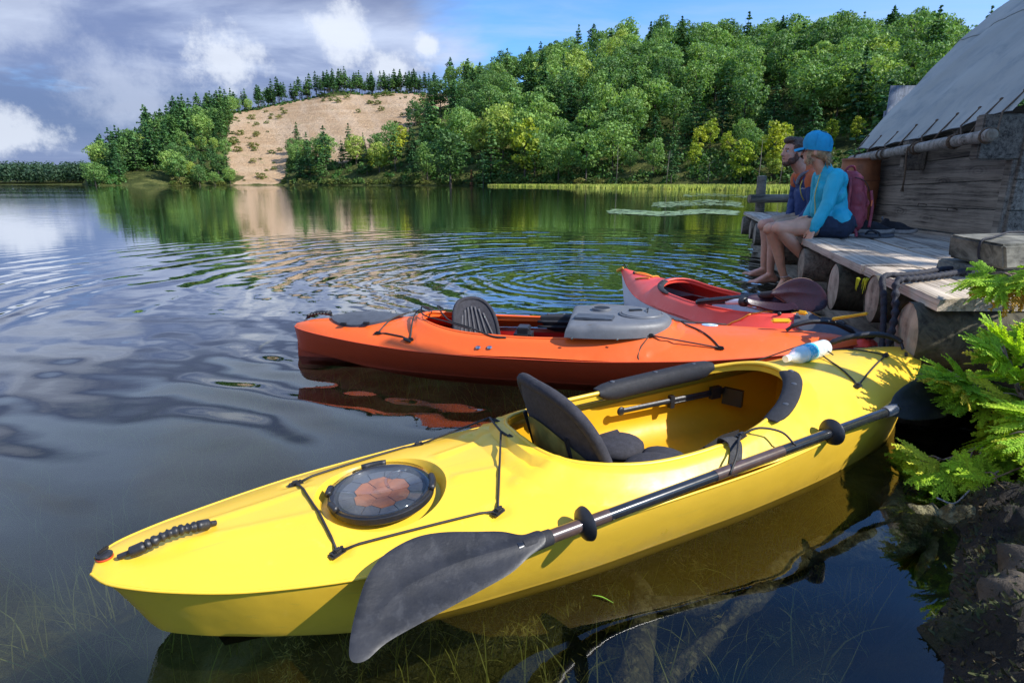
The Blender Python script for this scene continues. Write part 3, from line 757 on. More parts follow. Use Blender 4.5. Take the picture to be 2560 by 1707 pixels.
# bare grey snags at the forest foot
for k, (x, yt) in enumerate(((1415, 330), (1530, 345), (1740, 320), (1790, 335), (1625, 372))):
    az = AX(x); d = f_sho(az) - 3; xx, yy = polar(az, d); H_ = CAM_H + azel(x, yt)[1] * d
    m_ = MB(); RR = random.Random(k); m_.tube([(0, 0, -.5), (.2, 0, H_ * .5), (.1 + .5 * (k % 2), 0, H_)], [.16, .11, .03], 6)
    for j in range(9):
        z_ = H_ * RR.uniform(.3, .95); a = RR.uniform(0, 6.28); L = RR.uniform(.8, 2.2); m_.tube([(.15, 0, z_), (.15 + math.cos(a) * L, math.sin(a) * L, z_ + L * .6)], [.05, .012], 4)
    o = m_.build('dead_tree', L_grey, smooth=3); o.location = (xx, yy, 0)
    tag(o, 'bare grey dead trunk leaning at the foot of the forest', 'dead tree', 'dead trunks along the marsh')
# rusty dead cedar
az = AX(1083); d = f_sho(az) - 2; xx, yy = polar(az, d); rng = np.random.RandomState(3)
o = thing('dead_cedar', 'rust-brown dead cedar at the waterline below the pale maple', 'dead tree', (xx, yy, 0)); put('crown', crown_pine(6.5, 1.3, 11, .4, 5, .0), L_rust, o); put('trunk', trunk_mesh(6, .1, 0, 2, .95), M_bark, o, smooth=3)
# far-off wooded shore at the left
rng = np.random.RandomState(9); parts = []
for k in range(900):
    az = rng.uniform(AX(-700), AX(255)); d = 705 + rng.uniform(0, 90); hz = ground(az, d) * .6; Ht = rng.uniform(15, 22)
    x_, y_ = polar(az, d); n_ = 60; dd3 = rng.normal(0, 1, (n_, 3)); dd3 /= np.linalg.norm(dd3, axis=1)[:, None]
    p = np.array([x_, y_, hz + Ht * .55]) + dd3 * np.array([4.2, 4.2, Ht * .45]) * rng.uniform(.6, 1.0, (n_, 1)); parts.append(cards(p, dd3, 1.7, .5))
put('far_woods', np_mesh('far_woods', parts), L_far, kind='stuff')
# marsh: reeds and a grass shelf at the right, lily pads
def marsh_edge(x): return cr([1100, 1230, 1330, 1400, 1500, 1650, 1750, 1830, 2000, 2400], [236, 195, 150, 128, 112, 95, 80, 70, 60, 55])(x)
rng = np.random.RandomState(21); V, Fc = [], []
nR = 26000; xs = rng.uniform(1120, 2350, nR)
for k in range(nR):
    az = AX(xs[k]); e = marsh_edge(xs[k]); d = e + (f_sho(az) - e) * (rng.uniform(0, 1)**1.6)
    xx, yy = polar(az, d); hgt = rng.uniform(.35, .85) * (1 + .4 * noise.noise(Vector((xx * .05, yy * .05, 0)))); wd = rng.uniform(.05, .13) * (1 + d / 130); a = rng.uniform(0, PI); lean = rng.uniform(-.2, .2)
    ux, uy = math.cos(a) * wd, math.sin(a) * wd
    V += [(xx - ux, yy - uy, -.05), (xx + ux, yy + uy, -.05), (xx + ux * .2 + lean, yy + uy * .2, hgt), (xx - ux * .2 + lean, yy - uy * .2, hgt)]; Fc.append((4 * k, 4 * k + 1, 4 * k + 2, 4 * k + 3))
me = bpy.data.meshes.new('marsh_grass'); me.from_pydata(V, [], Fc)
put('marsh_grass', me, pmat('marsh_grass', (.36, .42, .06), .8, .35, .15, col2=(.42, .42, .09), transl=.4), kind='stuff')
V, Fc = [], []; rng = np.random.RandomState(4)
for (x0, x1, y0, y1, n_) in ((1400, 1690, 484, 494, 420), (1500, 1700, 462, 474, 260), (1570, 1860, 447, 453, 240)):
    for k in range(n_):
        x = rng.uniform(x0, x1); y = rng.uniform(y0, y1) + 2.5 * math.sin(x * .03); d = ray(x * 1.08844, y * 1.08844); s = CAM_H / -d.z; c_ = (d.x * s, d.y * s); r_ = rng.uniform(.07, .16) * (1 + c_[1] / 60); b0 = len(V)
        for j in range(7): a = j * 2 * PI / 7.6; V.append((c_[0] + math.cos(a) * r_, c_[1] + math.sin(a) * r_, .006 + rng.uniform(0, .012)))
        Fc.append(tuple(range(b0, b0 + 7)))
me = bpy.data.meshes.new('lily_pads'); me.from_pydata(V, [], Fc)
put('lily_pads', me, pmat('lily_pad', (.20, .27, .11), .35, .3, .6), kind='stuff')
# transmission tower top over the forest
az = AX(2048); d = f_cre(az) + 60; xx, yy = polar(az, d); z0 = ground(az, d); zt = CAM_H + azel(2048, 33)[1] * d
m_ = MB()
for sx in (-1, 1):
    for sy in (-1, 1): m_.tube([(xx + sx * 2, yy + sy * 2, z0), (xx + sx * .35, yy + sy * .35, zt)], .13, 4)
for z_ in (zt - .6, zt - 5):
    m_.tube([(xx - 5.5, yy, z_ - .6), (xx, yy, z_ + 1.4), (xx + 5.5, yy, z_ - .6)], .2, 4); m_.tube([(xx - 5.5, yy, z_ - .6), (xx + 5.5, yy, z_ - .6)], .12, 4)
o = m_.build('transmission_tower', pmat('galvanised_steel', (.10, .11, .12), .6)); tag(o, 'top of a steel power line tower above the trees left of the canvas roof', 'power tower')

# ================================================================== SHORE, DOCK, CABIN
# ---- near shore ground
SHL = [(.2, -1.2), (.80, .2), (.86, .9), (.90, 1.0), (.955, 1.13), (1.11, 1.24), (1.27, 1.42), (1.42, 1.62), (1.75, 2.0), (2.35, 2.5), (2.9, 3.3), (3.3, 5), (4.3, 9), (5.5, 12), (9, 20), (18, 36), (36, 60), (80, 110)]
poly = SHL + [(140, 110), (140, -30), (.2, -30)]
mshore = bpy.data.materials.new('mossy_bank'); mshore.use_nodes = True; t = NT(mshore.node_tree); b = t.n['Principled BSDF']
co = t.new('ShaderNodeNewGeometry').outputs['Position']
c = t.ramp(t.noise(co, 9, 8, .72, .5), [(.32, (.005, .004, .003)), (.52, (.022, .016, .009)), (.70, (.075, .05, .03))])
c = t.mix(t.ss(t.noise(co, 5, 6, .7), .50, .66, 0, .85), c, (.035, .045, .010))
c = t.mix(t.ss(t.noise(co, 26, 4, .7), .62, .75, 0, .5), c, (.07, .065, .022))
t.put(b.inputs['Base Color'], c); b.inputs['Roughness'].default_value = .85
t.put(b.inputs['Normal'], t.bump(t.m('ADD', t.noise(co, 14, 8, .75), t.m('MULTIPLY', t.noise(co, 70, 4, .7), .3)), .06))
gx = np.concatenate([np.linspace(.2, 3.2, 150), np.linspace(3.25, 9, 34), np.linspace(9.5, 120, 40)])
gy = np.concatenate([np.linspace(-20, -.6, 16), np.linspace(-.5, 3.4, 190), np.linspace(3.5, 12, 46), np.linspace(12.5, 108, 40)])
GX, GY = np.meshgrid(gx, gy, indexing='ij'); P2 = np.stack([GX.ravel(), GY.ravel()], 1)
ins = inside(P2, poly); dd = polydist(P2, SHL, False); sd = np.where(ins, dd, -dd)
vs = []
for (x, y), d in zip(P2, sd):
    n1 = noise.noise(Vector((x * 3.1, y * 3.1, 0))); n2 = noise.noise(Vector((x * 9, y * 9, 4.0))); n3 = noise.noise(Vector((x * 26, y * 26, 9.0)))
    nearf = .55 if y < 2.6 else .45
    d2 = d + .05 * n1 + .03 * n2
    if d2 > 0: z = nearf * (.33 * (1 - math.exp(-d2 * 5.5)) + .06 * min(d2, 4)) + (.055 * n2 + .02 * n3 + .05 * n1) * min(1, d2 * 9) + .04 * max(0, d2 - 6)
    else: z = max(-.9, d2 * 2.2)
    vs.append((x, y, z))
nx_, ny_ = len(gx), len(gy)
fs = [(i * ny_ + j, (i + 1) * ny_ + j, (i + 1) * ny_ + j + 1, i * ny_ + j + 1) for i in range(nx_ - 1) for j in range(ny_ - 1) if max(sd[i * ny_ + j], sd[(i + 1) * ny_ + j + 1], sd[i * ny_ + j + 1], sd[(i + 1) * ny_ + j]) > -.8]
me = bpy.data.meshes.new('shore_bank'); me.from_pydata(vs, [], fs); me.update()
put('shore_bank', me, mshore, smooth=3, kind='structure')

# ---- dock, in its own frame: x runs away along the open edge, y to the left over the water
DO = Vector((1.70, 2.30, 0)); DANG = math.atan2(.9625, .2712)
dock = thing('wooden_dock', 'weathered grey plank dock on round logs, with a couple sitting on its edge', 'dock', DO, DANG)
DU = Vector((.2712, .9625, 0)); DV = Vector((.9625, -.2712, 0))
R = random.Random(12)
def plank(name, x0, x1, y0, y1, z0, z1, parent, mat, nx=24, ny=5, rough=.006, frame_world=False, ends=(0, 0)):
    """a worn board: rounded and chipped along its edges, slightly cupped"""
    sd_ = R.uniform(0, 99); m = MB(); W_ = y1 - y0; T_ = z1 - z0
    ring = []
    per = [(0, 0), (0, .5), (.0, 1)] + [(k / ny, 1) for k in range(1, ny)] + [(1, 1), (1, .5), (1, 0)] + [(1 - k / ny, 0) for k in range(1, ny)]
    n = len(per)
    for i in range(nx + 1):
        x = x0 + (x1 - x0) * i / nx
        for (a, c_) in per:
            e = min(a, 1 - a); sx = x + (ends[0] * (a) if i == 0 else 0) + (ends[1] * a if i == nx else 0)
            if i in (0, nx): sx += noise.noise(Vector((a * 9, c_ * 3, sd_))) * .008
            y = y0 + a * W_; z = z0 + c_ * T_
            n_ = noise.noise(Vector((x * 2.5, y * 6, sd_)))
            if e < .01: y += (1 if a < .5 else -1) * (abs(noise.noise(Vector((x * 7, c_ * 2, sd_)))) * rough * 1.6 + (.004 if c_ == 1 else 0))
            if c_ == 1: z += n_ * rough * .6 - (rough * .9 if e < .01 else 0)
            m.v.append((sx, y, z))
    for i in range(nx):
        for k in range(n): m.f.append((i * n + k, i * n + (k + 1) % n, (i + 1) * n + (k + 1) % n, (i + 1) * n + k))
    m.f.append(tuple(range(n))); m.f.append(tuple(nx * n + k for k in range(n))[::-1])
    return m.build(name, mat, parent, smooth=.7)
ZT = .55
# deck boards (y<0 is inland). near part is cut off square to the picture's left-right axis
wds = [.30, .27, .25, .28, .26, .29, .25, .27, .30]
y = -.012; cutk = math.tan(math.radians(15.7))
for k, wd in enumerate(wds):
    y1 = y - .006; y0 = y1 - wd + .014
    # front ends follow world +X: local x offset grows with inland distance
    xs0 = -y1 * -0.0 + (-y1) * .2818; xe0 = (-y0) * .2818
    joint = (1.02, 3.9, 2.2, 4.6, 3.2, 1.9, 4.2, 2.8, 3.6)[k]
    R.seed(40 + k)
    plank('plank', xe0, joint - .004, y0, y1, ZT - .048 + R.uniform(-.004, .002), ZT + R.uniform(-.003, .003), dock, M_deck, ends=(xs0 - xe0, 0))
    j2 = joint + R.uniform(2.6, 3.6) if joint < 4.2 else 7.9
    j2 = min(j2, 7.9)
    plank('plank', joint + .004, j2, y0, y1 + (.018 if k == 0 else 0), ZT - .048 + R.uniform(-.004, .002), ZT + R.uniform(-.003, .004) + (.006 if k == 0 else 0), dock, M_deck)
    if j2 < 7.8: plank('plank', j2 + .008, 7.9, y0, y1, ZT - .05, ZT + R.uniform(-.003, .003), dock, M_deck)
    y -= wd
# cross logs carrying the deck, cut ends facing the water
R.seed(3)
def rough_log(name, p0, p1, r, parent, mat, seed=0, end=None, n=18, seg=14, oval=1.0, world=True, label=None):
    m = MB(); p0, p1 = Vector(p0), Vector(p1); d = (p1 - p0).normalized(); u = Vector((0, 0, 1)); u = (u - d * u.dot(d)).normalized(); w_ = d.cross(u)
    for i in range(seg + 1):
        c_ = p0.lerp(p1, i / seg); q_ = 1 + .03 * math.sin(i * .9 + seed)
        for k in range(n):
            a = 2 * PI * k / n; rr = r * q_ * (1 + .05 * noise.noise(Vector((math.cos(a) * 1.6, math.sin(a) * 1.6, i * .5 + seed))) + .02 * noise.noise(Vector((a * 6, i * .8, seed))))
            m.v.append(c_ + w_ * (math.cos(a) * rr) + u * (math.sin(a) * rr * oval))
    for i in range(seg):
        for k in range(n): m.f.append((i * n + k, i * n + (k + 1) % n, (i + 1) * n + (k + 1) % n, (i + 1) * n + k))
    o = m.build(name, mat, parent, smooth=1.0, world=world and parent is not None, label=label)
    for s_, c_, i in ((-1, p0, 0), (1, p1, seg)):
        e = MB(); nr = 5; e.v.append(c_ + d * s_ * .004)
        for q in range(1, nr + 1):
            for k in range(n):
                v = m.v[i * n + k]; f = q / nr; off = (.006 * math.sin(f * 22) * .3 - .012 * f**6) + noise.noise(v * 20) * .003
                e.v.append(c_.lerp(v, f * .995) + d * s_ * (.004 + off))
        for k in range(n): e.f.append((0, 1 + k, 1 + (k + 1) % n))
        for q in range(nr - 1):
            for k in range(n): e.f.append((1 + q * n + k, 1 + (q + 1) * n + k, 1 + (q + 1) * n + (k + 1) % n, 1 + q * n + (k + 1) % n))
        pr = parent if parent is not None else o
        e.build('end_grain', M_logend, o, smooth=1.0, world=pr is not o or False) if parent is not None else e.build('end_grain', M_logend, o, smooth=1.0)
    return o
LOGS = [(.16, .148, .355), (.735, .125, .415), (1.50, .148, .352), (2.64, .14, .345), (3.75, .14, .35), (4.75, .14, .35), (5.7, .14, .35), (6.6, .14, .35), (7.5, .14, .35)]
for k, (lx, r_, zc_) in enumerate(LOGS):
    a = DO + DU * lx + DV * (-.015 + R.uniform(-.02, .03)); bpt = a + DV * 2.4
    rough_log('cross_log', (a.x, a.y, zc_), (bpt.x, bpt.y, zc_), r_, dock, M_darklog if k in (0, 1, 2) else M_log, seed=k * 3.3, oval=1.0)
# logs running lengthwise under them
for (off, zz_, r_, x0, x1, mt) in ((.42, .115, .14, 1.05, 7.8, M_log), (.30, -.06, .15, .55, 7.8, M_log), (1.1, .12, .15, -.1, 7.8, M_darklog), (1.05, -.12, .16, -.1, 7.8, M_darklog), (.75, .02, .13, .1, 2.4, M_darklog)):
    a = DO + DU * x0 + DV * off; bpt = DO + DU * x1 + DV * off
    rough_log('sill_log', (a.x, a.y, zz_), (bpt.x, bpt.y, zz_), r_, dock, mt, seed=off * 9 + 1, seg=30)
for zz_ in (.14, -.08):
    a = DO + DU * .02 + DV * .55; bpt = a + DV * 2.3
    rough_log('sill_log', (a.x, a.y, zz_), (bpt.x, bpt.y, zz_), .12, dock, M_darklog, seed=zz_ * 50, seg=14)
# yellow moss hanging at one log
m = MB(); q0 = DO + DU * .86 + DV * -.01
for k in range(26):
    p = Vector((q0.x + R.uniform(-.03, .03), q0.y + R.uniform(-.05, .05), .50)); m.tube([p, p + Vector((R.uniform(-.01, .01), 0, -R.uniform(.03, .075)))], [.004, .001], 4)
m.build('moss', pmat('yellow_moss', (.50, .52, .02), .9, .2, 30), dock, world=True)
# rail at the far end
rail = thing('dock_rail', 'round grey post with a log rail at the far end of the dock', 'railing', (4.09, 9.72, .50))
rough_log('post', (4.10, 9.75, -.2), (4.03, 9.72, 1.115), .072, rail, M_log, 4)
rough_log('rail', (3.82, 9.62, .765), (5.9, 9.75, .765), .066, rail, M_log, 7)
# mooring beam lying on the deck
beam = thing('mooring_beam', 'thick lichen-grey wooden beam lying on the dock with mooring cord round it', 'beam', (2.6, 3.05, .55), 0)
def hewn(name, c8, mat, parent, label=None, bev=.012):
    """a hewn block given by its eight corners (bottom 4, top 4, same order), its faces subdivided and worn"""
    bm = bmesh.new(); vv = [bm.verts.new(c_) for c_ in c8]
    for f in ((3, 2, 1, 0), (4, 5, 6, 7), (0, 1, 5, 4), (1, 2, 6, 5), (2, 3, 7, 6), (3, 0, 4, 7)): bm.faces.new([vv[i] for i in f])
    bmesh.ops.bevel(bm, geom=bm.edges[:], offset=bev, segments=2, affect='EDGES')
    bmesh.ops.subdivide_edges(bm, edges=[e for e in bm.edges if e.calc_length() > .05], cuts=4, use_grid_fill=True)
    for v in bm.verts: v.co += Vector((1, 1, 1)) * (noise.noise(v.co * 14) * .004)
    if parent is not None:
        Mi = MAT4[parent.name].inverted()
        for v in bm.verts: v.co = Mi @ v.co
    me = bpy.data.meshes.new(name); bm.to_mesh(me); bm.free(); return put(name, me, mat, parent, smooth=.8, label=label)
M_beam = wood_mat('lichen_beam', (.05, .05, .042), (.27, .26, .215), grain=(9, 9, 9), objvar=.05, knots=False)
hewn('beam', [(2.37, 2.78, .60), (3.45, 3.02, .60), (3.47, 3.36, .60), (2.27, 3.04, .63), (2.325, 2.765, .722), (3.45, 3.0, .722), (3.47, 3.36, .75), (2.245, 3.02, .75)], M_beam, beam)
hewn('block', [(2.245, 2.87, .552), (2.75, 2.95, .552), (2.75, 3.2, .552), (2.26, 3.1, .552), (2.25, 2.87, .60), (2.75, 2.95, .60), (2.75, 3.2, .60), (2.27, 3.1, .62)], M_beam, beam)
m = MB(); m.tube(spline([(2.335, 2.87, .60), (2.300, 2.87, .66), (2.292, 2.86, .73), (2.38, 2.90, .745), (2.55, 3.02, .758), (2.68, 3.05, .757)], 6), .0055, 7)
m.build('beam_cord', M_navyrope, beam, smooth=3, world=True)

# ---- ropes from the beam over the dock edge to the kayak handles
def twisted(name, pts, r, label, lumps=.24, n=10, k_=None):
    P = spline(pts, 14); m = MB(); L = 0; rs = []
    for i, p in enumerate(P):
        if i: L += (p - P[i - 1]).length
        rs.append(r * (1 + lumps * math.sin(L * 2 * PI / (r * 3.1))))
    # resample denser
    m.tube(P, rs, n, True); return m.build(name, M_navyrope, smooth=3)
e1 = DO + DU * .48 + DV * -.03; e2 = DO + DU * .36 + DV * -.03
o = twisted('mooring_rope', [(2.45, 2.96, .575), (2.33, 2.97, .578), (2.20, 2.95, .580), (2.0, 2.84, .574), (1.88, 2.80, .572), (1.815, 2.79, .572), (1.775, 2.76, .555), (1.765, 2.72, .50), (1.755, 2.68, .42), (1.72, 2.60, .30), (1.70, 2.56, .262)], .0135, '', .10)
tag(o, 'smooth black mooring rope, the farther of two running from the beam over the dock edge', 'rope')
o = twisted('mooring_rope', [(2.42, 2.90, .575), (2.28, 2.89, .578), (2.10, 2.80, .574), (1.95, 2.725, .572), (1.85, 2.68, .572), (1.80, 2.665, .572), (1.765, 2.64, .555), (1.745, 2.60, .50), (1.73, 2.56, .43), (1.70, 2.52, .34), (1.675, 2.49, .275), (1.64, 2.47, .255)], .0145, '', .26)
tag(o, 'braided black mooring rope, the nearer of two running from the beam over the dock edge', 'rope')

# ---- cabin
CA, CB = Vector((3.985, 4.80, 0)), Vector((4.29, 7.35, 0)); CU = (CB - CA).normalized(); CV = Vector((CU.y, -CU.x, 0)); CL = (CB - CA).length
cab = thing('cabin', 'dark plank cabin with a canvas roof standing on the dock', 'cabin', (CA.x, CA.y, .55), math.atan2(CU.y, CU.x))
Mc = MAT4[cab.name]
zrows = [.556, .790, 1.030, 1.252, 1.475]; zfar = [.556, .762, .961, 1.172, 1.385]
R.seed(77)
def wallboard(name, za, zb, fa, fb, x0, x1, yoff, T_, mat, seed, tilt=0):
    """a wall board in the cabin frame; its height tapers from the near end (za..zb) to the far end (fa..fb)"""
    m = MB(); nx, nz = 30, 5; per = [(0, 0), (0, .5), (0, 1), (1, 1), (1, .5), (1, 0)]
    for i in range(nx + 1):
        u_ = i / nx; x = x0 + (x1 - x0) * u_; lo = za + (fa - za) * u_ - .55 + .004; hi = zb + (fb - zb) * u_ - .55 - .004
        for j in range(nz + 1):
            f_ = j / nz; z = lo + (hi - lo) * f_; nn = noise.noise(Vector((x * 1.5, z * 5, seed))) * .007
            m.v.append((x, yoff + nn + tilt * f_ - (.006 if j in (0, nz) else 0), z))
        for j in range(nz + 1):
            f_ = 1 - j / nz; m.v.append((x, yoff - T_, lo + (hi - lo) * f_))
    n = 2 * (nz + 1)
    for i in range(nx):
        for k in range(n): m.f.append((i * n + k, (i + 1) * n + k, (i + 1) * n + (k + 1) % n, i * n + (k + 1) % n))
    m.f.append(tuple(range(n))[::-1]); m.f.append(tuple(nx * n + k for k in range(n)))
    return m.build(name, mat, cab, smooth=.8)
for k in range(4):
    wallboard('wall_board', zrows[k], zrows[k + 1], zfar[k], zfar[k + 1], 0, CL, 0 - .004 * k, .05, M_wall, k * 7.7, 0.0)
wallboard('wall_board', zrows[4], zrows[4] + .13, zfar[4], zfar[4] + .10, .02, CL, -.03, .05, M_wall, 55, 0)
# near end wall, boards run to the right (in shade)
for k in range(5):
    z0_, z1_ = (zrows + [1.72])[k:k + 2]
    m = MB(); m.box((-.03, -1.5, (z0_ + z1_) / 2 - .55), (.05, 3.0, z1_ - z0_ - .008), bev=.004); m.build('end_board', M_wall, cab, smooth=.6)
for k in range(7):
    z0_ = 1.72 + k * .24; hw = 3.0 - (k + .5) * .40
    m = MB(); m.box((-.03, -1.6 - k * .19, z0_ + .12 - .55), (.05, max(.4, 2.9 - k * .38), .232), bev=.004); m.build('end_board', M_wall, cab, smooth=.6)
m = MB(); m.box((-.0, -1.55, .9), (.012, 2.6, 1.75)); m.build('slit_light_stop', M_wall, cab)  # added backing that keeps light from showing through the end board gaps
m = MB(); m.box((.02, .012, .46), (.085, .05, .92), bev=.006); m.build('corner_post', M_wall, cab, smooth=.6)
m = MB(); m.box((CL, -1.5, .5), (.06, 3.0, .95)); m.build('back_wall', M_wall, cab)
# brackets carrying the pole
m = MB(); m.box((.02, .14, .80), (.11, .34, .34), bev=.01); m.build('bracket', M_wall, cab, smooth=.6)
m = MB(); m.box((1.32, .10, .72), (.09, .20, .28), bev=.01); m.build('bracket', M_wall, cab, smooth=.6)
# canvas roof: rises from the eave line to a ridge, convex, with soft pulled folds
def roofpt(u_, w_):
    # u along the wall (0 near, 1 far), w from eave to ridge
    e0, e1 = Vector((3.775, 4.68, 1.53)), Vector((4.16, 7.36, 1.385))
    r0, r1 = Vector((6.9, 4.15, 4.35)), Vector((6.95, 7.75, 3.72))
    e = e0.lerp(e1, u_); r = r0.lerp(r1, u_)
    e.z -= .030 * math.sin(u_ * PI); e.x += .03 * math.sin(u_ * PI)
    scal = .012 * abs(math.sin(u_ * PI * 8)) * max(0, 1 - w_ * 6); e.z += scal
    p = e.lerp(r, w_); p.z += .42 * math.sin(w_ * PI)**.9 * (1 - w_ * .5) * .9
    fold = .060 * noise.noise(Vector((u_ * 5.5 + w_ * 3.4, w_ * 1.1, 3))) + .026 * noise.noise(Vector((u_ * 15 + w_ * 8, w_ * 2.0, 8))) + .006 * noise.noise(Vector((u_ * 40 + w_ * 14, w_ * 5, 1)))
    p += Vector((-.55, 0, .83)) * (fold * min(1, .35 + w_ * 4))
    return p
m = MB(); m.grid(120, 90, lambda u_, w_: roofpt(u_, w_))
M_canvas = pmat('pale_canvas', (.46, .465, .41), .85, .10, 1.3, .0012, 350, col2=(.31, .34, .325), f2=(.45, .7), transl=.10)
cnv = m.build('canvas_roof', M_canvas, cab, smooth=3, world=True)
m = MB(); m.grid(60, 30, lambda u_, w_: (lambda p: Vector((6.92 * 2 - p.x, p.y, p.z)))(roofpt(u_, w_))); m.build('canvas_roof', M_canvas, cab, smooth=3, world=True, label='far slope of the canvas roof')
m = MB(); m.tube([roofpt(u_ / 40, .0) + Vector((0, 0, -.004)) for u_ in range(41)], .006, 6); m.build('hem_cord', M_cord, cab, smooth=3, world=True)
sm = MB(); sm.tube([roofpt(u_ / 40, .40) + Vector((-.003, 0, .005)) for u_ in range(41)], .0035, 5); sm.build('roof_seam', pmat('canvas_seam', (.26, .28, .25), .9), cab, smooth=3, world=True)
# pole lashed along the eave
pole = thing('eave_pole', 'peeled log pole lashed with rope along the eave of the canvas roof', 'pole', (3.62, 4.6, 1.2))
PA, PB = Vector((3.60, 4.60, 1.352)), Vector((4.165, 7.45, 1.282))
rough_log('log', PA, PB, .047, pole, M_pole, 2, seg=26)
# lacing
us = [.03, .13, .235, .35, .47, .60, .74, .87, .97]
for k, u_ in enumerate(us):
    m = MB(); top = roofpt(u_, .035); hem = roofpt(u_, 0.0); ax = (PB - PA); tpole = min(.98, max(.02, u_ + (.05 if k % 2 else -.05))); pc = PA + ax * tpole
    axn = ax.normalized(); u1 = Vector((0, 0, 1)) - axn * axn.z; u1.normalize(); w1 = axn.cross(u1)
    lp = [pc + (w1 * math.cos(a) + u1 * math.sin(a)) * .055 + axn * (.012 * a / 6.28) for a in [q * PI / 7 for q in range(0, 15)]]
    m.tube([top, hem + Vector((-.02, 0, .0)), hem.lerp(lp[0], .5) + Vector((-.01, 0, -.012)), lp[0]], .007, 6)
    m.tube(lp, .0075, 6)
    if k in (1, 2, 3):
        for q in range(8 if k != 1 else 10): a = q * .8; m.tube([pc + (w1 * math.cos(a) + u1 * math.sin(a)) * .06 + axn * (q * .004 - .016), pc + (w1 * math.cos(a + 1.6) + u1 * math.sin(a + 1.6)) * .062 + axn * (q * .004 - .012)], .006, 5)
        for q in range(14): v_ = Vector((R.uniform(-.05, .05), R.uniform(-.05, .05), R.uniform(-.02, .05))); m.tube([pc + u1 * .055, pc + u1 * .055 + v_], [.0022, .001], 4)
    m.ell(top, .016, n=8, m=6)
    m.build('lashing', M_rope, pole, smooth=3, world=True)
m = MB(); a = PA + (PB - PA) * .44; m.tube(spline([a + Vector((-.05, 0, .02)), a + Vector((-.055, 0, -.06)), a + Vector((-.04, 0, -.2)), a + Vector((-.03, .01, -.33))], 6), .0085, 7)
for q in range(16): m.tube([a + Vector((-.03, .01, -.32)), a + Vector((-.03 + R.uniform(-.02, .02), .01 + R.uniform(-.02, .02), -.40))], [.003, .001], 4)
m.build('hanging_rope_end', M_rope, pole, smooth=3, world=True)
# iron staples in the wall boards
for (x, z) in ((1.12, .245), (.62, .22)):
    m = MB(); m.tube([(x, .0, z), (x, .03, z + .01), (x + .09, .03, z + .012), (x + .11, .025, z - .012)], .004, 6); m.build('iron_hook', pmat('rusty_iron', (.05, .03, .02), .8), cab, smooth=3)

# ---- plank shed behind
shed = thing('plank_wall', 'blue-grey upright plank wall standing behind the canvas roof', 'plank wall', (8.4, 12.3, .5))
xs = 7.24
for k, wd in enumerate((.56, .38, .30, .27, .30, .34, .3)):
    m = MB(); z1_ = 2.80 + .02 * k + R.uniform(-.01, .01); m.box((xs + wd / 2 + (.01 * k), 12.0 + R.uniform(-.01, .01), (z1_ + .5) / 2), (wd - .018, .035, z1_ - .5), bev=.004)
    m.build('board', M_shed, shed, smooth=.6, world=True); xs += wd
for z_ in (1.0, 2.3):
    m = MB(); m.box((8.4, 12.06, z_), (2.3, .06, .12)); m.build('cross_rail', M_shed, shed, world=True)

# ---- barrel
bar = thing('barrel', 'rust-orange metal barrel on the dock behind the red backpack', 'barrel', (4.02, 6.98, .552))
m = MB(); prof = [(.0, 0), (.185, 0), (.195, .02)]
for k in range(17): u_ = k / 16; prof.append((.193 + .020 * math.sin(u_ * PI) + (.006 if k in (4, 11) else 0), .03 + .66 * u_))
prof += [(.199, .70), (.206, .708), (.206, .722), (.197, .725), (.190, .716), (.0, .700)]
m.lathe(prof, 40)
m.build('drum', pmat('rusty_barrel', (.30, .105, .04), .6, .3, 5, .002, 60, col2=(.12, .05, .025), f2=(.5, .75)), bar, smooth=.7)
m = MB()
for z_ in (.22, .48): m.lathe([(.212, z_ - .012), (.218, z_), (.212, z_ + .012)], 40)
m.build('hoop', pmat('barrel_hoop', (.20, .07, .03), .6, .3, 8), bar, smooth=3)
m = MB(); m.lathe([(0, .70), (.022, .705), (.022, .74), (0, .745)], 12, Matrix.Translation((-.10, .02, 0))); m.build('bung', pmat('tan_bung', (.45, .25, .15), .6), bar, smooth=.7)

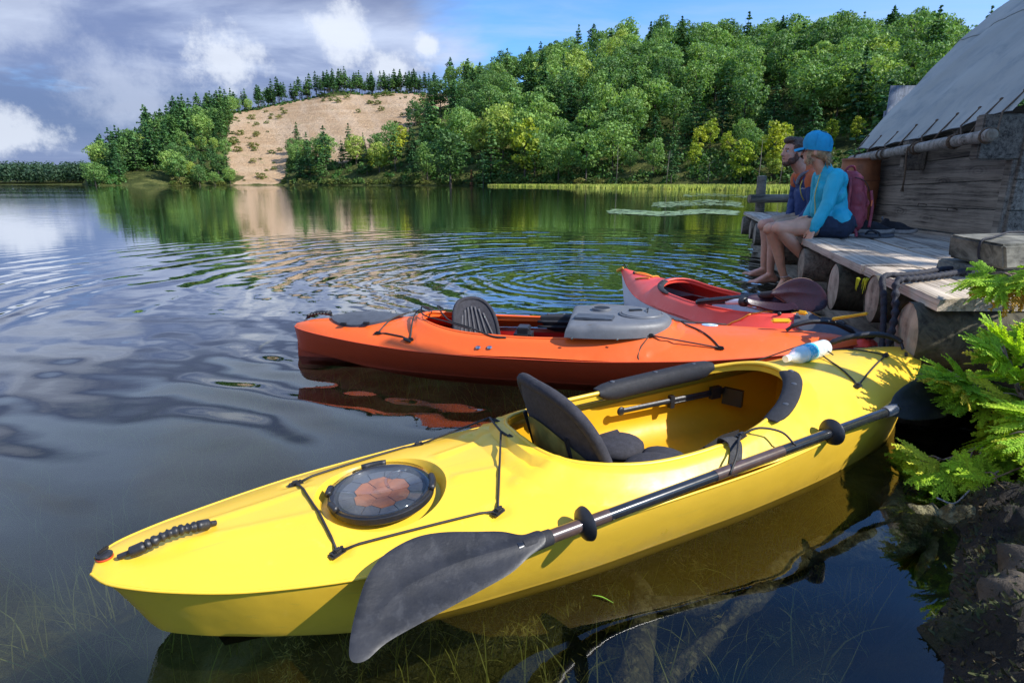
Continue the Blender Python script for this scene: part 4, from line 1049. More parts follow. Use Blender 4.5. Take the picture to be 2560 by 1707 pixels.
# ================================================================== KAYAKS
def on_plane(pts, O, A, W):
    N = A.cross(W); out = []
    for x, y in pts:
        d = ray(x, y); C = Vector((0, 0, CAM_H)); out.append(C + d * ((O - C).dot(N) / d.dot(N)))
    return out
class Kayak:
    def __init__(s, name, label, loc, ang, L, w, g, c, cock, keel=-.075, over=(.10, .10), p=2.2, rim=.028, feats=(), grooves=(), step=.016, wl=.78, lift=.0):
        s.lift = lift
        s.root = thing(name, label, 'kayak', (loc[0], loc[1], 0), math.radians(ang)); s.M = MAT4[s.root.name]
        s.L, s.w, s.g, s.c, s.keel, s.over, s.p, s.rim = L, cr(*w), cr(*g), cr(*c), keel, over, p, rim
        s.wl = wl; s.feats, s.grooves = feats, grooves
        half = spline([(a, b, 0) for a, b in cock], 6); s.cock = [(v.x, v.y) for v in half] + [(v.x, -v.y) for v in half[-2:0:-1]]
        s.cockA = np.array(s.cock); s.step = step
    def zdeck(s, P):
        P = np.atleast_2d(np.asarray(P, float)); out = np.empty(len(P)); dc = polydist(P, s.cock)
        for i, (x, y) in enumerate(P):
            W_ = max(.01, s.w(x)); g, c = s.g(x), s.c(x); r = min(1, abs(y) / W_)
            z = g + (c - g) * (1 - r**s.p)
            d = dc[i]; ed = 1 - r**8
            k = s.rim
            if d < .034: z += k
            elif d < .052: z += k * (1 - .62 * ((d - .034) / .018))
            elif d < .078: z += k * .38
            elif d < .096: z += k * .38 * (1 - (d - .078) / .018)
            for f in s.feats: z += f(x, y) * ed
            for (x0, y0, x1, y1, dp, wd) in s.grooves:
                ax, ay = x1 - x0, y1 - y0; t_ = ((x - x0) * ax + (y - y0) * ay) / (ax * ax + ay * ay)
                if -.03 < t_ < 1.03:
                    t2 = min(1, max(0, t_)); dd_ = math.hypot(x - x0 - t2 * ax, y - y0 - t2 * ay); z += dp * math.exp(-(dd_ / wd)**2)
            out[i] = z
        return out
    def z(s, x, y): return float(s.zdeck([(x, y)])[0])
    def p3(s, x, y, dz=0.0): return Vector((x, y, s.z(x, y) + dz))
    def deck(s, mat, name='deck', extra_holes=()):
        n = 170; out = []
        for i in range(n + 1):
            u = (1 - math.cos(PI * i / n)) / 2; x = u * s.L; out.append((x, s.w(x)))
        outline = out + [(x, -y) for x, y in out[::-1]]
        st = s.step; pts = []
        for i in range(int(s.L / st)):
            x = (i + .5) * st
            W_ = s.w(x); m_ = int(2 * W_ / st)
            for j in range(m_ + 1): pts.append((x, -W_ + 2 * W_ * (j + .5 * (i % 2)) / max(1, m_)))
        pts = np.array(pts); keep = inside(pts, outline) & (polydist(pts, outline) > st * .45)
        rings = [s.cock]
        cpt = np.array(s.cock); cen = cpt.mean(0)
        for off in (.018, .034, .052, .078, .096):                  # loops of points round the cockpit so its steps stay crisp
            nr = []
            for k in range(len(cpt)):
                t_ = cpt[(k + 1) % len(cpt)] - cpt[k - 1]; nn = np.array([t_[1], -t_[0]]); nn = nn / (np.linalg.norm(nn) + 1e-9)
                if nn @ (cpt[k] - cen) < 0: nn = -nn
                nr.append(cpt[k] + nn * off)
            rings.append(nr)
        for (cx, cy, r_) in getattr(s, 'circles', ()): rings.append([(cx + r_ * math.cos(a), cy + r_ * math.sin(a)) for a in [k * 2 * PI / 72 for k in range(72)]])
        rp = np.array([q for r_ in rings[1:] for q in r_]); rk = inside(rp, outline) & (polydist(rp, outline) > .006); rp = rp[rk]
        dc = polydist(pts, s.cock); keep &= ~inside(pts, s.cock) & (dc > .102)
        for (cx, cy, r_) in getattr(s, 'circles', ()): keep &= abs(np.hypot(pts[:, 0] - cx, pts[:, 1] - cy) - r_) > .007
        mid = pts[keep]
        allp = outline + [tuple(q) for q in s.cock] + [tuple(q) for q in rp] + [tuple(q) for q in mid]
        no, nc = len(outline), len(s.cock)
        edges = [(i, (i + 1) % no) for i in range(no)] + [(no + i, no + (i + 1) % nc) for i in range(nc)]
        V, E, F_, *_r = delaunay_2d_cdt([Vector(q) for q in allp], edges, [], 0, 1e-6)
        V = np.array([tuple(v) for v in V]); cent = np.array([V[list(f)].mean(0) for f in F_])
        ok = inside(cent, outline) & ~inside(cent, s.cock); Z_ = s.zdeck(V)
        m = MB(); m.v = [(x, y, z) for (x, y), z in zip(V, Z_)]; m.f = [tuple(f) for f, k in zip(F_, ok) if k]
        # lip: short wall hanging from the cockpit edge and a rounded bead along it
        return m
    def hullpt(s, x, side, t_, sc=1.0):
        """t_ 0 at the gunwale, 1 at the keel"""
        W_, g = s.w(x) * sc, s.g(x); e0 = s.over[0] * (1 - min(1, x / .7))**1.5; e1 = s.over[1] * (1 - min(1, (s.L - x) / .7))**1.5
        kz = s.keel + .035 * abs(2 * x / s.L - 1)**3 + s.lift * math.exp(-(x / .48)**2)
        fy = 1 - (1 - s.wl) * (t_ / .65)**1.25 if t_ < .65 else s.wl * math.sqrt(max(0, 1 - ((t_ - .65) / .35)**2.2))
        if t_ < .65: z = g + (.02 + kz * .35 - g) * (t_ / .65)
        else: z = (.02 + kz * .35) + (kz - .02 - kz * .35) * math.sin((t_ - .65) / .35 * PI / 2)
        if t_ < .03: z = g - .0
        dep = t_**.8
        return Vector((x + e0 * dep - e1 * dep, side * W_ * fy, z))
    def hull(s, mat, name='hull', t0=0.0, t1=1.0, n=120, m_=22):
        m = MB()
        xs = [(1 - math.cos(PI * i / n)) / 2 * s.L for i in range(n + 1)]
        for side in (-1, 1):
            base = len(m.v)
            for x in xs:
                for j in range(m_ + 1): m.v.append(tuple(s.hullpt(x, side, t0 + (t1 - t0) * j / m_)))
            for i in range(n):
                for j in range(m_):
                    a = base + i * (m_ + 1) + j; q = (a, a + m_ + 1, a + m_ + 2, a + 1); m.f.append(q if side > 0 else q[::-1])
        for xi in (0, n):                                            # close the narrow ends
            for j in range(m_):
                a = xi * (m_ + 1) + j; b_ = (n + 1) * (m_ + 1) + a; q = (a, a + 1, b_ + 1, b_); m.f.append(q if xi == 0 else q[::-1])
        return m
    def liner(s, x0, x1, mat, name='cockpit_liner', floor=.016):
        m = MB(); n = 50; mm = 30
        def pt(u, v):
            x = x0 + (x1 - x0) * u; a = (v - .5) * PI; W_ = s.w(x) * (.90 if s.wl > .7 else .80) - .004; top = s.g(x) - .004; yy = W_ * max(-1, min(1, 1.25 * math.sin(a))) * (1 if True else 1)
            prof = abs(math.sin(a)); zz = floor + (top - floor) * max(0, (prof - .62) / .38)**1.6
            e = min(u, 1 - u) * 12
            return (x, yy * (.86 + .14 * min(1, prof * 1.1)), zz)
        m.grid(n, mm, pt)
        for u in (0, 1):
            ring = [pt(u, k / 29) for k in range(30)]; o = len(m.v); m.v += ring; m.f.append(tuple(range(o, o + 30)))
        return put(name, m.mesh(name), mat, s.root, 1.0)
    def finish(s, md, mh, lipmat):
        m = s.deck(md); put('deck', m.mesh('deck'), md, s.root, math.radians(42))
        lip = MB(); ring = [s.p3(x, y) for x, y in s.cock]
        n = len(ring)
        for dz in (0.0, -.030):
            for k in range(n): v = ring[k]; lip.v.append((v.x, v.y, v.z + dz))
        for k in range(n): lip.f.append((k, (k + 1) % n, n + (k + 1) % n, n + k))
        P = [r_ + Vector((0, 0, -.003)) for r_ in ring] + [ring[0] + Vector((0, 0, -.003))]; lip.tube(P, .0075, 8, False)
        put('cockpit_rim', lip.mesh('rim'), lipmat, s.root, 1.2)
    def cordline(s, pts, r=.0032, dz=.006, name='bungee', n=7, mat=None, sag=None):
        P = [s.p3(x, y, dz + (q[0] if q else 0)) for (x, y, *q) in pts]
        m = MB()
        for a, b_ in zip(P[:-1], P[1:]):
            Q = []
            for k in range(9):
                v = a.lerp(b_, k / 8); v.z = max(v.z, s.z(v.x, v.y) + r + .001); Q.append(v)
            m.tube(Q, r, n)
        return put(name, m.mesh(name), mat or M_cord, s.root, 3)
    def fitting(s, x, y, rot=0.0, mat=None, big=1.0, name='deck_fitting'):
        m = MB(); c_ = s.p3(x, y, .004); Rm = Matrix.Rotation(rot, 3, 'Z')
        m.box(c_, (.040 * big, .022 * big, .011), Rm, bev=.004); m.box(c_ + Vector((0, 0, .007)), (.020 * big, .013 * big, .009), Rm, bev=.003)
        m.lathe([(.004, 0), (.004, .004), (0, .005)], 8, Matrix.Translation(c_ + Vector((.012 * math.cos(rot), .012 * math.sin(rot), .006))))
        return put(name, m.mesh(name), mat or M_black, s.root, .8)
    def pad(s, i0, i1, out, rad, mat, name='thigh_pad', hgt=.016, hang=.035):
        """foam pad wrapped over the cockpit rim between two outline fractions"""
        n = len(s.cock); k0, k1 = int(i0 * n), int(i1 * n); m = MB(); cen = s.cockA.mean(0); K = list(range(k0, k1 + 1)); sec = 12
        for q, k in enumerate(K):
            c_ = s.cockA[k % n]; t_ = s.cockA[(k + 1) % n] - s.cockA[(k - 1) % n]; nn = np.array([t_[1], -t_[0]]); nn = nn / (np.linalg.norm(nn) + 1e-9)
            if nn @ (c_ - cen) < 0: nn = -nn
            zc_ = s.z(c_[0], c_[1]); e = min(1, q / 2.0 + .35, (len(K) - 1 - q) / 2.0 + .35)
            prof = [(out, .0), (out, hgt * .7), (out * .8, hgt), (out * .35, hgt * 1.05), (0, hgt), (-.012, hgt * .4), (-.016, -hang * .4), (-.012, -hang * .8), (-.003, -hang), (.004, -hang * .6), (.004, -.004), (out * .5, -.004)]
            for a, b_ in prof: m.v.append((c_[0] + nn[0] * a * (.6 + .4 * e), c_[1] + nn[1] * a * (.6 + .4 * e), zc_ + b_ * e))
        for q in range(len(K) - 1):
            for j in range(sec): m.f.append((q * sec + j, q * sec + (j + 1) % sec, (q + 1) * sec + (j + 1) % sec, (q + 1) * sec + j))
        m.f.append(tuple(range(sec))); m.f.append(tuple((len(K) - 1) * sec + j for j in range(sec))[::-1])
        o = put(name, m.mesh(name), mat, s.root, .9)
        for f in (.15, .5, .85):
            k = int(k0 + (k1 - k0) * f) % n; c_ = s.cockA[k]; nn = (c_ - cen) / np.linalg.norm(c_ - cen); r_ = MB()
            r_.lathe([(.010, 0), (.009, .003), (.004, .005), (0, .0052)], 12, Matrix.Translation((c_[0] + nn[0] * out * .5, c_[1] + nn[1] * out * .5, s.z(*c_) + hgt * 1.02)))
            put('rivet', r_.mesh('rivet'), M_hatch, o, .8)
        return o

def lens_mat():
    m = bpy.data.materials.new('clear_smoked_cover'); m.use_nodes = True; t = NT(m.node_tree); t.n.clear()
    g = t.new('ShaderNodeBsdfGlossy'); g.inputs['Roughness'].default_value = .06; tr = t.new('ShaderNodeBsdfTransparent'); tr.inputs[0].default_value = (.93, .93, .93, 1)
    fc = t.new('ShaderNodeLayerWeight').outputs['Facing']; mx = t.new('ShaderNodeMixShader'); o = t.new('ShaderNodeOutputMaterial')
    t.put(mx.inputs[0], t.m('ADD', .05, t.m('MULTIPLY', t.m('POWER', fc, 3.0), .5))); t.l.new(tr.outputs[0], mx.inputs[1]); t.l.new(g.outputs[0], mx.inputs[2]); t.l.new(mx.outputs[0], o.inputs[0]); return m
M_lens = lens_mat()

# ---------------- yellow kayak
HX, HY = .622, -.022
def hatch_recess(x, y):
    d = math.hypot(x - HX, (y - HY)); return -.030 if d < .150 else (-.030 * (1 - (d - .150) / .016) if d < .166 else 0)
def small_pocket(cx, cy, hx=.030, hy=.022, dp=-.009):
    def f(x, y):
        ax, ay = abs(x - cx) / hx, abs(y - cy) / hy; m_ = max(ax, ay); return dp if m_ < .8 else (dp * (1 - (m_ - .8) / .2) if m_ < 1 else 0)
    return f
def pod(cx, cy, rx, ry, hgt):
    def f(x, y):
        r = ((x - cx) / rx)**2 + ((y - cy) / ry)**2; return hgt * (1 - r)**.5 if r < 1 else 0
    return f
FIT = [(.433, .150), (.805, .236), (.855, -.225), (.472, -.195)]
feats = [hatch_recess] + [small_pocket(a, b_) for a, b_ in FIT] + [small_pocket(1.62, -.255, .04, .022, -.006)]
feats += [pod(1.0, .19, .075, .045, .010), pod(1.0, -.17, .085, .04, .010), lambda x, y: -.004 * math.exp(-((x - .25)**2 / .001 + (y + .15)**2 / .0001))]
gro = [(.12, .03, .46, .075, .006, .013), (.14, -.015, .46, -.06, .006, .013), (.80, .06, 1.0, .10, .007, .013), (.80, -.075, .99, -.10, .007, .013),
       (.205, -.10, .30, -.155, .0015, .003), (.225, -.135, .305, -.185, .0015, .003), (.205, -.10, .225, -.135, .0015, .003), (.30, -.155, .305, -.185, .0015, .003), (1.2, -.33, 2.3, -.25, .0, .01)]
Yk = Kayak('kayak', 'bright yellow sit-in kayak in the foreground with a clear round hatch and black seat', (-.896, 1.072), 27.81, 2.97,
    ([0, .03, .08, .15, .3, .5, .8, 1.2, 1.6, 2.0, 2.3, 2.6, 2.82, 2.93, 2.97], [.030, .076, .114, .154, .218, .272, .316, .340, .340, .320, .284, .222, .142, .085, .04]),
    ([0, .3, .8, 1.5, 2.2, 2.7, 2.97], [.212, .190, .182, .185, .215, .262, .29]),
    ([0, .3, .6, 1.0, 1.5, 2.1, 2.5, 2.97], [.222, .232, .248, .262, .285, .318, .325, .305]),
    [(1.035, 0), (1.05, .11), (1.12, .19), (1.28, .25), (1.48, .268), (1.70, .255), (1.88, .21), (2.02, .135), (2.085, .06), (2.098, 0)], over=(.12, .10), rim=.031, feats=feats, grooves=gro, step=.0125, wl=.80, lift=.115)
Yk.circles = [(HX, HY, r_) for r_ in (.140, .150, .158, .166, .176)]
Yk.finish(M_yel, M_yel, M_yel)
put('hull', Yk.hull(M_yel).mesh('hull'), M_yel, Yk.root, math.radians(40))
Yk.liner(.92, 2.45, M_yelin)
# black skeg under the stern
m = MB(); prof = [(.16, .085), (.50, .05), (.85, -.06), (.45, -.11), (.22, -.08)]
for sd_ in (-.012, .012): m.v += [(x, sd_, z) for x, z in prof]
m.f += [(0, 1, 2, 3, 4), (9, 8, 7, 6, 5)] + [(k, 5 + k, 5 + (k + 1) % 5, (k + 1) % 5) for k in range(5)]
put('skeg', m.mesh('skeg'), M_black, Yk.root)
for a, b_ in FIT: Yk.fitting(a, b_, .5 if b_ < 0 else .1)
N1, N2 = (1.02, .165, .020), (.995, .035, .012)
Yk.cordline([(.433, .150), (.805, .236)], name='bungee'); Yk.cordline([(.805, .236), N1]); Yk.cordline([N1, N2]); Yk.cordline([N2, (.855, -.225)]); Yk.cordline([(.855, -.225), (.472, -.195)]); Yk.cordline([(.472, -.195), (.433, .150)])
# round hatch: black ring, orange inner lid cut by dark lines, smoked clear cover, latches
zH = Yk.z(HX, HY) ; HM = Matrix.Translation((HX, HY, zH)) @ Matrix.Rotation(math.radians(-3), 4, 'Y')
hat = None
m = MB(); m.lathe([(.0, .0), (.128, .0), (.134, .006), (.134, .020), (.128, .024), (.118, .024), (.112, .012), (0, .010)], 48, HM); hat = put('hatch', m.mesh('hatch'), M_black, Yk.root, .7)
M_orl = pmat('orange_lid', (.50, .17, .05), .6, .25, 12, .001, 50)
R = random.Random(4)
m = MB()                                                             # crazed orange plates, each its own raised polygon
cells = [(0, 0)] + [(.052 * math.cos(a), .052 * math.sin(a)) for a in [q * PI / 3 + .3 for q in range(6)]] + [(.098 * math.cos(a), .098 * math.sin(a)) for a in [q * PI / 7 + .1 for q in range(14)]]
cells = [(x + R.uniform(-.005, .005), y + R.uniform(-.005, .005)) for x, y in cells]
def clip(poly_, px, py, nx, ny):
    out = []
    for i in range(len(poly_)):
        a, b_ = poly_[i], poly_[(i + 1) % len(poly_)]; da = (a[0] - px) * nx + (a[1] - py) * ny; db = (b_[0] - px) * nx + (b_[1] - py) * ny
        if da <= 0: out.append(a)
        if da * db < 0: t_ = da / (da - db); out.append((a[0] + (b_[0] - a[0]) * t_, a[1] + (b_[1] - a[1]) * t_))
    return out
lidp = []
for i, (x, y) in enumerate(cells):
    pg = [(.108 * math.cos(a), .108 * math.sin(a)) for a in [q * 2 * PI / 36 for q in range(36)]]
    for j, (u, v) in enumerate(cells):
        if i == j: continue
        dx_, dy_ = u - x, v - y; L_ = math.hypot(dx_, dy_); nx2, ny2 = dx_ / L_, dy_ / L_; pg = clip(pg, x + dx_ / 2 - nx2 * .0012, y + dy_ / 2 - ny2 * .0012, nx2, ny2)
        if len(pg) < 3: break
    if len(pg) < 3: continue
    q = MB(); n = len(pg); outer = math.hypot(x, y) > .08
    q.v = [HM @ Vector((a, b_, .012)) for a, b_ in pg] + [HM @ Vector((a, b_, .0155)) for a, b_ in pg]; q.f = [tuple(range(n, 2 * n))] + [(k, (k + 1) % n, n + (k + 1) % n, n + k) for k in range(n)]
    put('lid_plate', q.mesh('plate'), M_grey if outer else M_orl, hat, .5)
m = MB(); m.lathe([(.132, .022), (.128, .033), (.10, .038), (.05, .041), (0, .042)], 48, HM); put('clear_cover', m.mesh('cover'), M_lens, hat, 3)
for a0, wd in ((-.6, .5), (1.2, .5), (2.6, .26), (3.25, .26)):
    m = MB(); m.tube([HM @ Vector((.132 * math.cos(a0 + wd * k / 6), .132 * math.sin(a0 + wd * k / 6), .028)) for k in range(7)], .009, 8); put('latch', m.mesh('latch'), M_black, hat, 3)
m = MB(); m.tube([HM @ Vector((.085 + .055 * math.cos(a) - .02, -.02 + .05 * math.sin(a), .040 + .006 * math.sin((a - 1.2) * 1.4))) for a in [1.2 + k * .22 for k in range(11)]], .004, 7); put('finger_grip', m.mesh('grip'), M_lens, hat, 3)
# ribbed carry handle and drain plug at the stern
hp = spline([Vector((.050, -.022, Yk.z(.05, -.022) + .007)), Vector((.095, -.030, Yk.z(.09, -.03) + .020)), Vector((.150, -.024, Yk.z(.15, -.02) + .026)), Vector((.200, -.004, Yk.z(.2, 0) + .020)), Vector((.238, .016, Yk.z(.23, .02) + .006))], 14)
m = MB(); rr_ = []
for k, p in enumerate(hp):
    u = k / (len(hp) - 1); r_ = .0065 if u < .14 or u > .90 else .0125
    if .28 < u < .78: r_ = .0125 if math.sin(u * 2 * PI * 17) > 0 else .0085
    rr_.append(r_)
m.tube(hp, rr_, 14); put('carry_handle', m.mesh('handle'), M_black, Yk.root, 1.2)
m = MB(); m.lathe([(0, 0), (.0165, 0), (.0172, .002), (.0165, .004)], 20, Matrix.Translation((.022, .0, Yk.z(.022, 0) + .001))); o = put('plug_washer', m.mesh('washer'), pmat('red_washer', (.6, .06, .02), .5), Yk.root, .8)
m = MB(); m.lathe([(.016, .004), (.0165, .010), (.013, .013), (0, .014)], 20, Matrix.Translation((.022, .0, Yk.z(.022, 0)))); m.box((.022, 0, Yk.z(.022, 0) + .020), (.028, .005, .010), Matrix.Rotation(.9, 3, 'Z'), bev=.002); put('drain_plug', m.mesh('plug'), M_black, Yk.root, .8)
# seat
def seatback(ky, s0, zb, zt, hw, lean, matf, rz=0, thick=.028, y0=0, front=None):
    m = MB(); nu, nv = 24, 14
    def pt(u, v, th):
        a = PI * u; x_ = 0; ca, sa = math.cos(a), math.sin(a); y_ = -hw * (abs(ca)**.72) * (1 if ca > 0 else -1) * v; z_ = (zt - zb) * (sa**.62) * v
        bow = .05 * (1 - (y_ / hw)**2)
        return Vector((s0 - lean * (z_ / (zt - zb)) - bow + th * (1 - v**6 * .7), y0 + y_, zb + z_))
    m.grid(nu, nv, lambda u, v: pt(u, v, -thick / 2)); m.grid(nu, nv, lambda u, v: pt(u, v, thick / 2))
    rimp = [pt(k / 30, 1, 0) for k in range(31)]; m.tube(rimp, thick * .36, 10)
    m.tube([pt(0, 1, 0), pt(0, .0, 0), pt(1, 1, 0)], thick * .36, 8)
    if rz:
        c_ = Vector((s0, y0, 0)); Rm = Matrix.Rotation(rz, 3, 'Z'); m.v = [tuple(Rm @ (Vector(v) - c_) + c_) for v in m.v]
    return put('seat_back', m.mesh('seat_back'), matf, ky.root, 1.0)
sb = seatback(Yk, 1.235, .16, .446, .200, .105, M_fabric, thick=.048, y0=-.01)
m = MB(); m.grid(20, 6, lambda u, v: Vector((1.235 - .105 * (.30 + .30 * v * math.sin(PI * (.1 + .8 * u))) - .05 * (1 - (2 * u - 1)**2) - .031, -.01 + .172 * (2 * u - 1),   .16 + .31 * (.16 + .40 * v * math.sin(PI * (.12 + .76 * u))))))
put('back_plate', m.mesh('plate'), pmat('seat_plate_reflection', (.20, .19, .055), .35, .3, 25, .0006, 120), sb, 3)  # olive tone is the yellow deck's reflection, painted onto the plate
for y_ in (.11, -.125):
    m = MB(); m.box((1.135, y_, .255), (.012, .012, .13), Matrix.Rotation(-.3, 3, 'Y'), bev=.003); put('back_strut', m.mesh('strut'), M_black, sb)
m = MB(); m.grid(26, 18, lambda u, v: Vector((1.14 + .40 * u, (v - .5) * .40 * (1 - .25 * max(0, u - .6)), .085 + .035 * abs(2 * v - 1)**2 + .045 * math.sin(PI * min(1, u * 1.3)) * (1 if abs(v - .5) > .1 else .55) + (.05 * (u - .6) if u > .6 else 0))))
put('seat_base', m.mesh('seat_base'), M_fabric, Yk.root, 3)
m = MB(); m.ell((1.47, .09, .125), (.10, .085, .038)); m.ell((1.47, -.09, .125), (.10, .085, .038)); m.ell((1.57, -.05, .11), (.075, .10, .03)); put('thigh_cushion', m.mesh('cushion'), M_fabric, Yk.root, 3)
m = MB(); m.grid(26, 4, lambda u, v: Vector((1.10 + .62 * u, -.20 - .052 * math.sin(PI * min(1, u * 1.15)) , .225 + .025 * u - .045 * (1 - v)))); put('side_webbing', m.mesh('webbing'), M_blackm, Yk.root, 3)
m = MB(); m.grid(16, 4, lambda u, v: Vector((1.10 + .02 * v, .20 - .40 * u, .185 - .06 * v))); put('lower_webbing', m.mesh('webbing'), M_blackm, Yk.root, 3)
# strap thrown over the rim towards the paddle
sp = [Vector((1.60, -.245, Yk.z(1.6, -.275) - .02)), Vector((1.585, -.262, Yk.z(1.585, -.285) + .022)), Vector((1.60, -.285, Yk.z(1.6, -.29) + .016)), Vector((1.59, -.305, Yk.z(1.59, -.305) + .010)), Vector((1.565, -.325, Yk.z(1.56, -.325) + .007)), Vector((1.53, -.345, .20))]
m = MB(); P = spline(sp, 8)
for k, p in enumerate(P): m.v += [tuple(p + Vector((-.021, .004, .002))), tuple(p + Vector((.021, -.004, .002))), tuple(p + Vector((.021, -.004, .005))), tuple(p + Vector((-.021, .004, .005)))]
for k in range(len(P) - 1):
    for j in range(4): m.f.append((k * 4 + j, k * 4 + (j + 1) % 4, k * 4 + 4 + (j + 1) % 4, k * 4 + 4 + j))
put('webbing_strap', m.mesh('strap'), M_blackm, Yk.root, 1.0)
# buckle and adjuster on the far side of the seat
m = MB(); Rb = Matrix.Rotation(-.5, 3, 'Z') @ Matrix.Rotation(.9, 3, 'X'); m.box((1.30, .235, .245), (.050, .030, .010), Rb, bev=.005); m.box((1.265, .215, .215), (.040, .034, .012), Rb, bev=.004); m.lathe([(.011, 0), (.011, .012), (.004, .014), (0, .014)], 16, Matrix.Translation((1.325, .245, .262)) @ Matrix.Rotation(1.0, 4, 'X')); put('seat_buckle', m.mesh('buckle'), M_black, Yk.root, .8)
m = MB(); m.lathe([(0, -.02), (.050, -.02), (.052, -.012), (.052, .012), (.046, .02), (0, .022)], 28, Matrix.Translation((1.235, .165, .20)) @ Matrix.Rotation(1.3, 4, 'Y') @ Matrix.Rotation(.3, 4, 'X')); m.box((1.225, .16, .25), (.05, .045, .02), Matrix.Rotation(.3, 3, 'Y'), bev=.004); put('adjuster_knob', m.mesh('knob'), M_hatch, Yk.root, .8)
for a, b_ in (((1.02, .165, .026), (1.10, .10, .235)), ((.995, .035, .018), (1.10, -.13, .225))):
    p0 = Yk.p3(a[0], a[1], a[2]); p1 = Vector(b_); m = MB(); m.tube([p0, p1], .0042, 7); d_ = (p1 - p0); m.tube([p0 + d_ * .12, p0 + d_ * .36], .0085, 9); put('seat_cord', m.mesh('cord'), M_cord, Yk.root, 1.0)
Yk.pad(.235, .435, .055, .02, M_blackm) if False else None
nC = len(Yk.cock)
def frac(ky, x, sgn):
    A = ky.cockA; best = min(range(len(A)), key=lambda k: abs(A[k][0] - x) + (0 if A[k][1] * sgn >= 0 else 9)); return best / len(A)
f0, f1 = frac(Yk, 1.53, 1), frac(Yk, 1.97, 1); Yk.pad(min(f0, f1), max(f0, f1), .045, .02, M_blackm, hgt=.018, hang=.045)
f0, f1 = frac(Yk, 2.085, -1), frac(Yk, 1.80, -1); Yk.pad(min(f0, f1), max(f0, f1), .045, .02, M_blackm, hgt=.012, hang=.012)
# foot brace rail on the far inner wall
m = MB(); a, b_ = Vector((1.62, .262, .165)), Vector((2.14, .232, .175)); m.tube([a, b_], .007, 8, flat=1.6); m.tube([Vector((1.85, .25, .158)), Vector((2.12, .228, .166))], .006, 6); m.ell(a, (.018, .008, .018)); m.box((1.86, .25, .165), (.02, .02, .05)); m.box((2.08, .232, .172), (.05, .02, .05)); m.box((2.15, .20, .15), (.02, .08, .07), Matrix.Rotation(.4, 3, 'Z'))
put('foot_brace', m.mesh('foot_brace'), M_black, Yk.root, .8)
# bow rigging
BF = [(2.355, .262), (2.64, .205), (2.72, -.06), (2.345, -.185)]
for a, b_ in BF[2:]: Yk.fitting(a, b_, .3)
Yk.cordline([(2.26, .275), (2.62, .20), (2.72, -.06), (2.345, -.185), (2.47, .12, .045), (2.22, .265)], r=.003)
m = MB(); kx = Yk.p3(2.44, .02, .035); m.tube([kx + Vector((-.02, .045, .02)), kx, kx + Vector((.0, -.035, -.012))], .0028, 6); m.ell(kx, .006); put('cord_knot', m.mesh('knot'), M_cord, Yk.root, 3)
m = MB(); m.box(Yk.p3(2.86, -.065, .002), (.06, .012, .006), Matrix.Rotation(.5, 3, 'Z'), bev=.002); put('deck_fitting', m.mesh('f'), M_black, Yk.root)
m = MB(); hb = spline([Yk.p3(2.90, -.03, .006), Yk.p3(2.90, .0, .040), Yk.p3(2.84, .06, .060), Yk.p3(2.74, .13, .055), Yk.p3(2.66, .19, .03)], 12); m.tube(hb, [.007 if k < 8 or k > 42 else (.013 if (k // 1) % 2 else .0115) for k in range(len(hb))], 12); put('bow_handle', m.mesh('handle'), M_black, Yk.root, 1.2)
# side cleat with loose cord by the paddle
Yk.fitting(1.655, -.262, .3, big=1.1)
m = MB(); c0 = Yk.p3(1.655, -.262, .008); m.tube(spline([c0, c0 + Vector((.05, -.02, .02)), c0 + Vector((.11, -.055, .008)), c0 + Vector((.14, -.085, -.03))], 6), .0036, 6); m.tube(spline([c0, c0 + Vector((-.05, -.035, .004)), c0 + Vector((-.10, -.075, -.010)), c0 + Vector((-.15, -.10, -.045))], 6), .0036, 6); put('paddle_tie', m.mesh('tie'), M_cord, Yk.root, 3)
# plastic bottle lying on the bow deck
bt = thing('water_bottle', 'clear plastic water bottle with blue label lying on the yellow kayak deck', 'bottle', (0, 0, 0)); b0 = Yk.M @ Yk.p3(2.205, .02, .034); b1 = Yk.M @ Yk.p3(2.475, .045, .036)
bt.location = b0; dB = (b1 - b0); Lb = dB.length; q_ = dB.to_track_quat('Z', 'Y'); bt.rotation_mode = 'QUATERNION'; bt.rotation_quaternion = q_; MAT4[bt.name] = Matrix.Translation(b0) @ q_.to_matrix().to_4x4()
mbt = bpy.data.materials.new('clear_bottle_plastic'); mbt.use_nodes = True; t = NT(mbt.node_tree); b = t.n['Principled BSDF']; b.inputs['Base Color'].default_value = (.85, .92, .95, 1); b.inputs['Roughness'].default_value = .08
tr = t.new('ShaderNodeBsdfTransparent'); tr.inputs[0].default_value = (.95, .98, .97, 1); mx = t.new('ShaderNodeMixShader'); t.put(mx.inputs[0], t.lin(t.new('ShaderNodeLayerWeight').outputs['Facing'], 0, 1, .30, .85)); t.l.new(tr.outputs[0], mx.inputs[1]); t.l.new(b.outputs[0], mx.inputs[2]); t.l.new(mx.outputs[0], t.n['Material Output'].inputs[0])
m = MB(); pr = [(.010, .0), (.011, .018), (.012, .022), (.022, .05), (.032, .075)]
for k in range(24): z_ = .08 + k / 23 * (Lb - .09); pr.append((.0335 - (.0018 if k % 3 == 0 else 0), z_))
pr += [(.030, Lb - .004), (.02, Lb), (0, Lb - .006)]; m.lathe(pr, 28); put('bottle_body', m.mesh('body'), mbt, bt, .9)
m = MB(); m.lathe([(.0, -.002), (.0135, -.002), (.0138, .014), (.012, .016)], 20); put('bottle_cap', m.mesh('cap'), pmat('white_cap', (.8, .82, .85), .4), bt, .8)
m = MB(); m.lathe([(.0343, .115), (.0345, .12), (.0345, .165), (.0343, .17)], 28); lab = pmat('blue_label', (.03, .42, .62), .4, .08, 60, col2=(.85, .9, .92), f2=(.58, .62)); put('bottle_label', m.mesh('label'), lab, bt, 3)

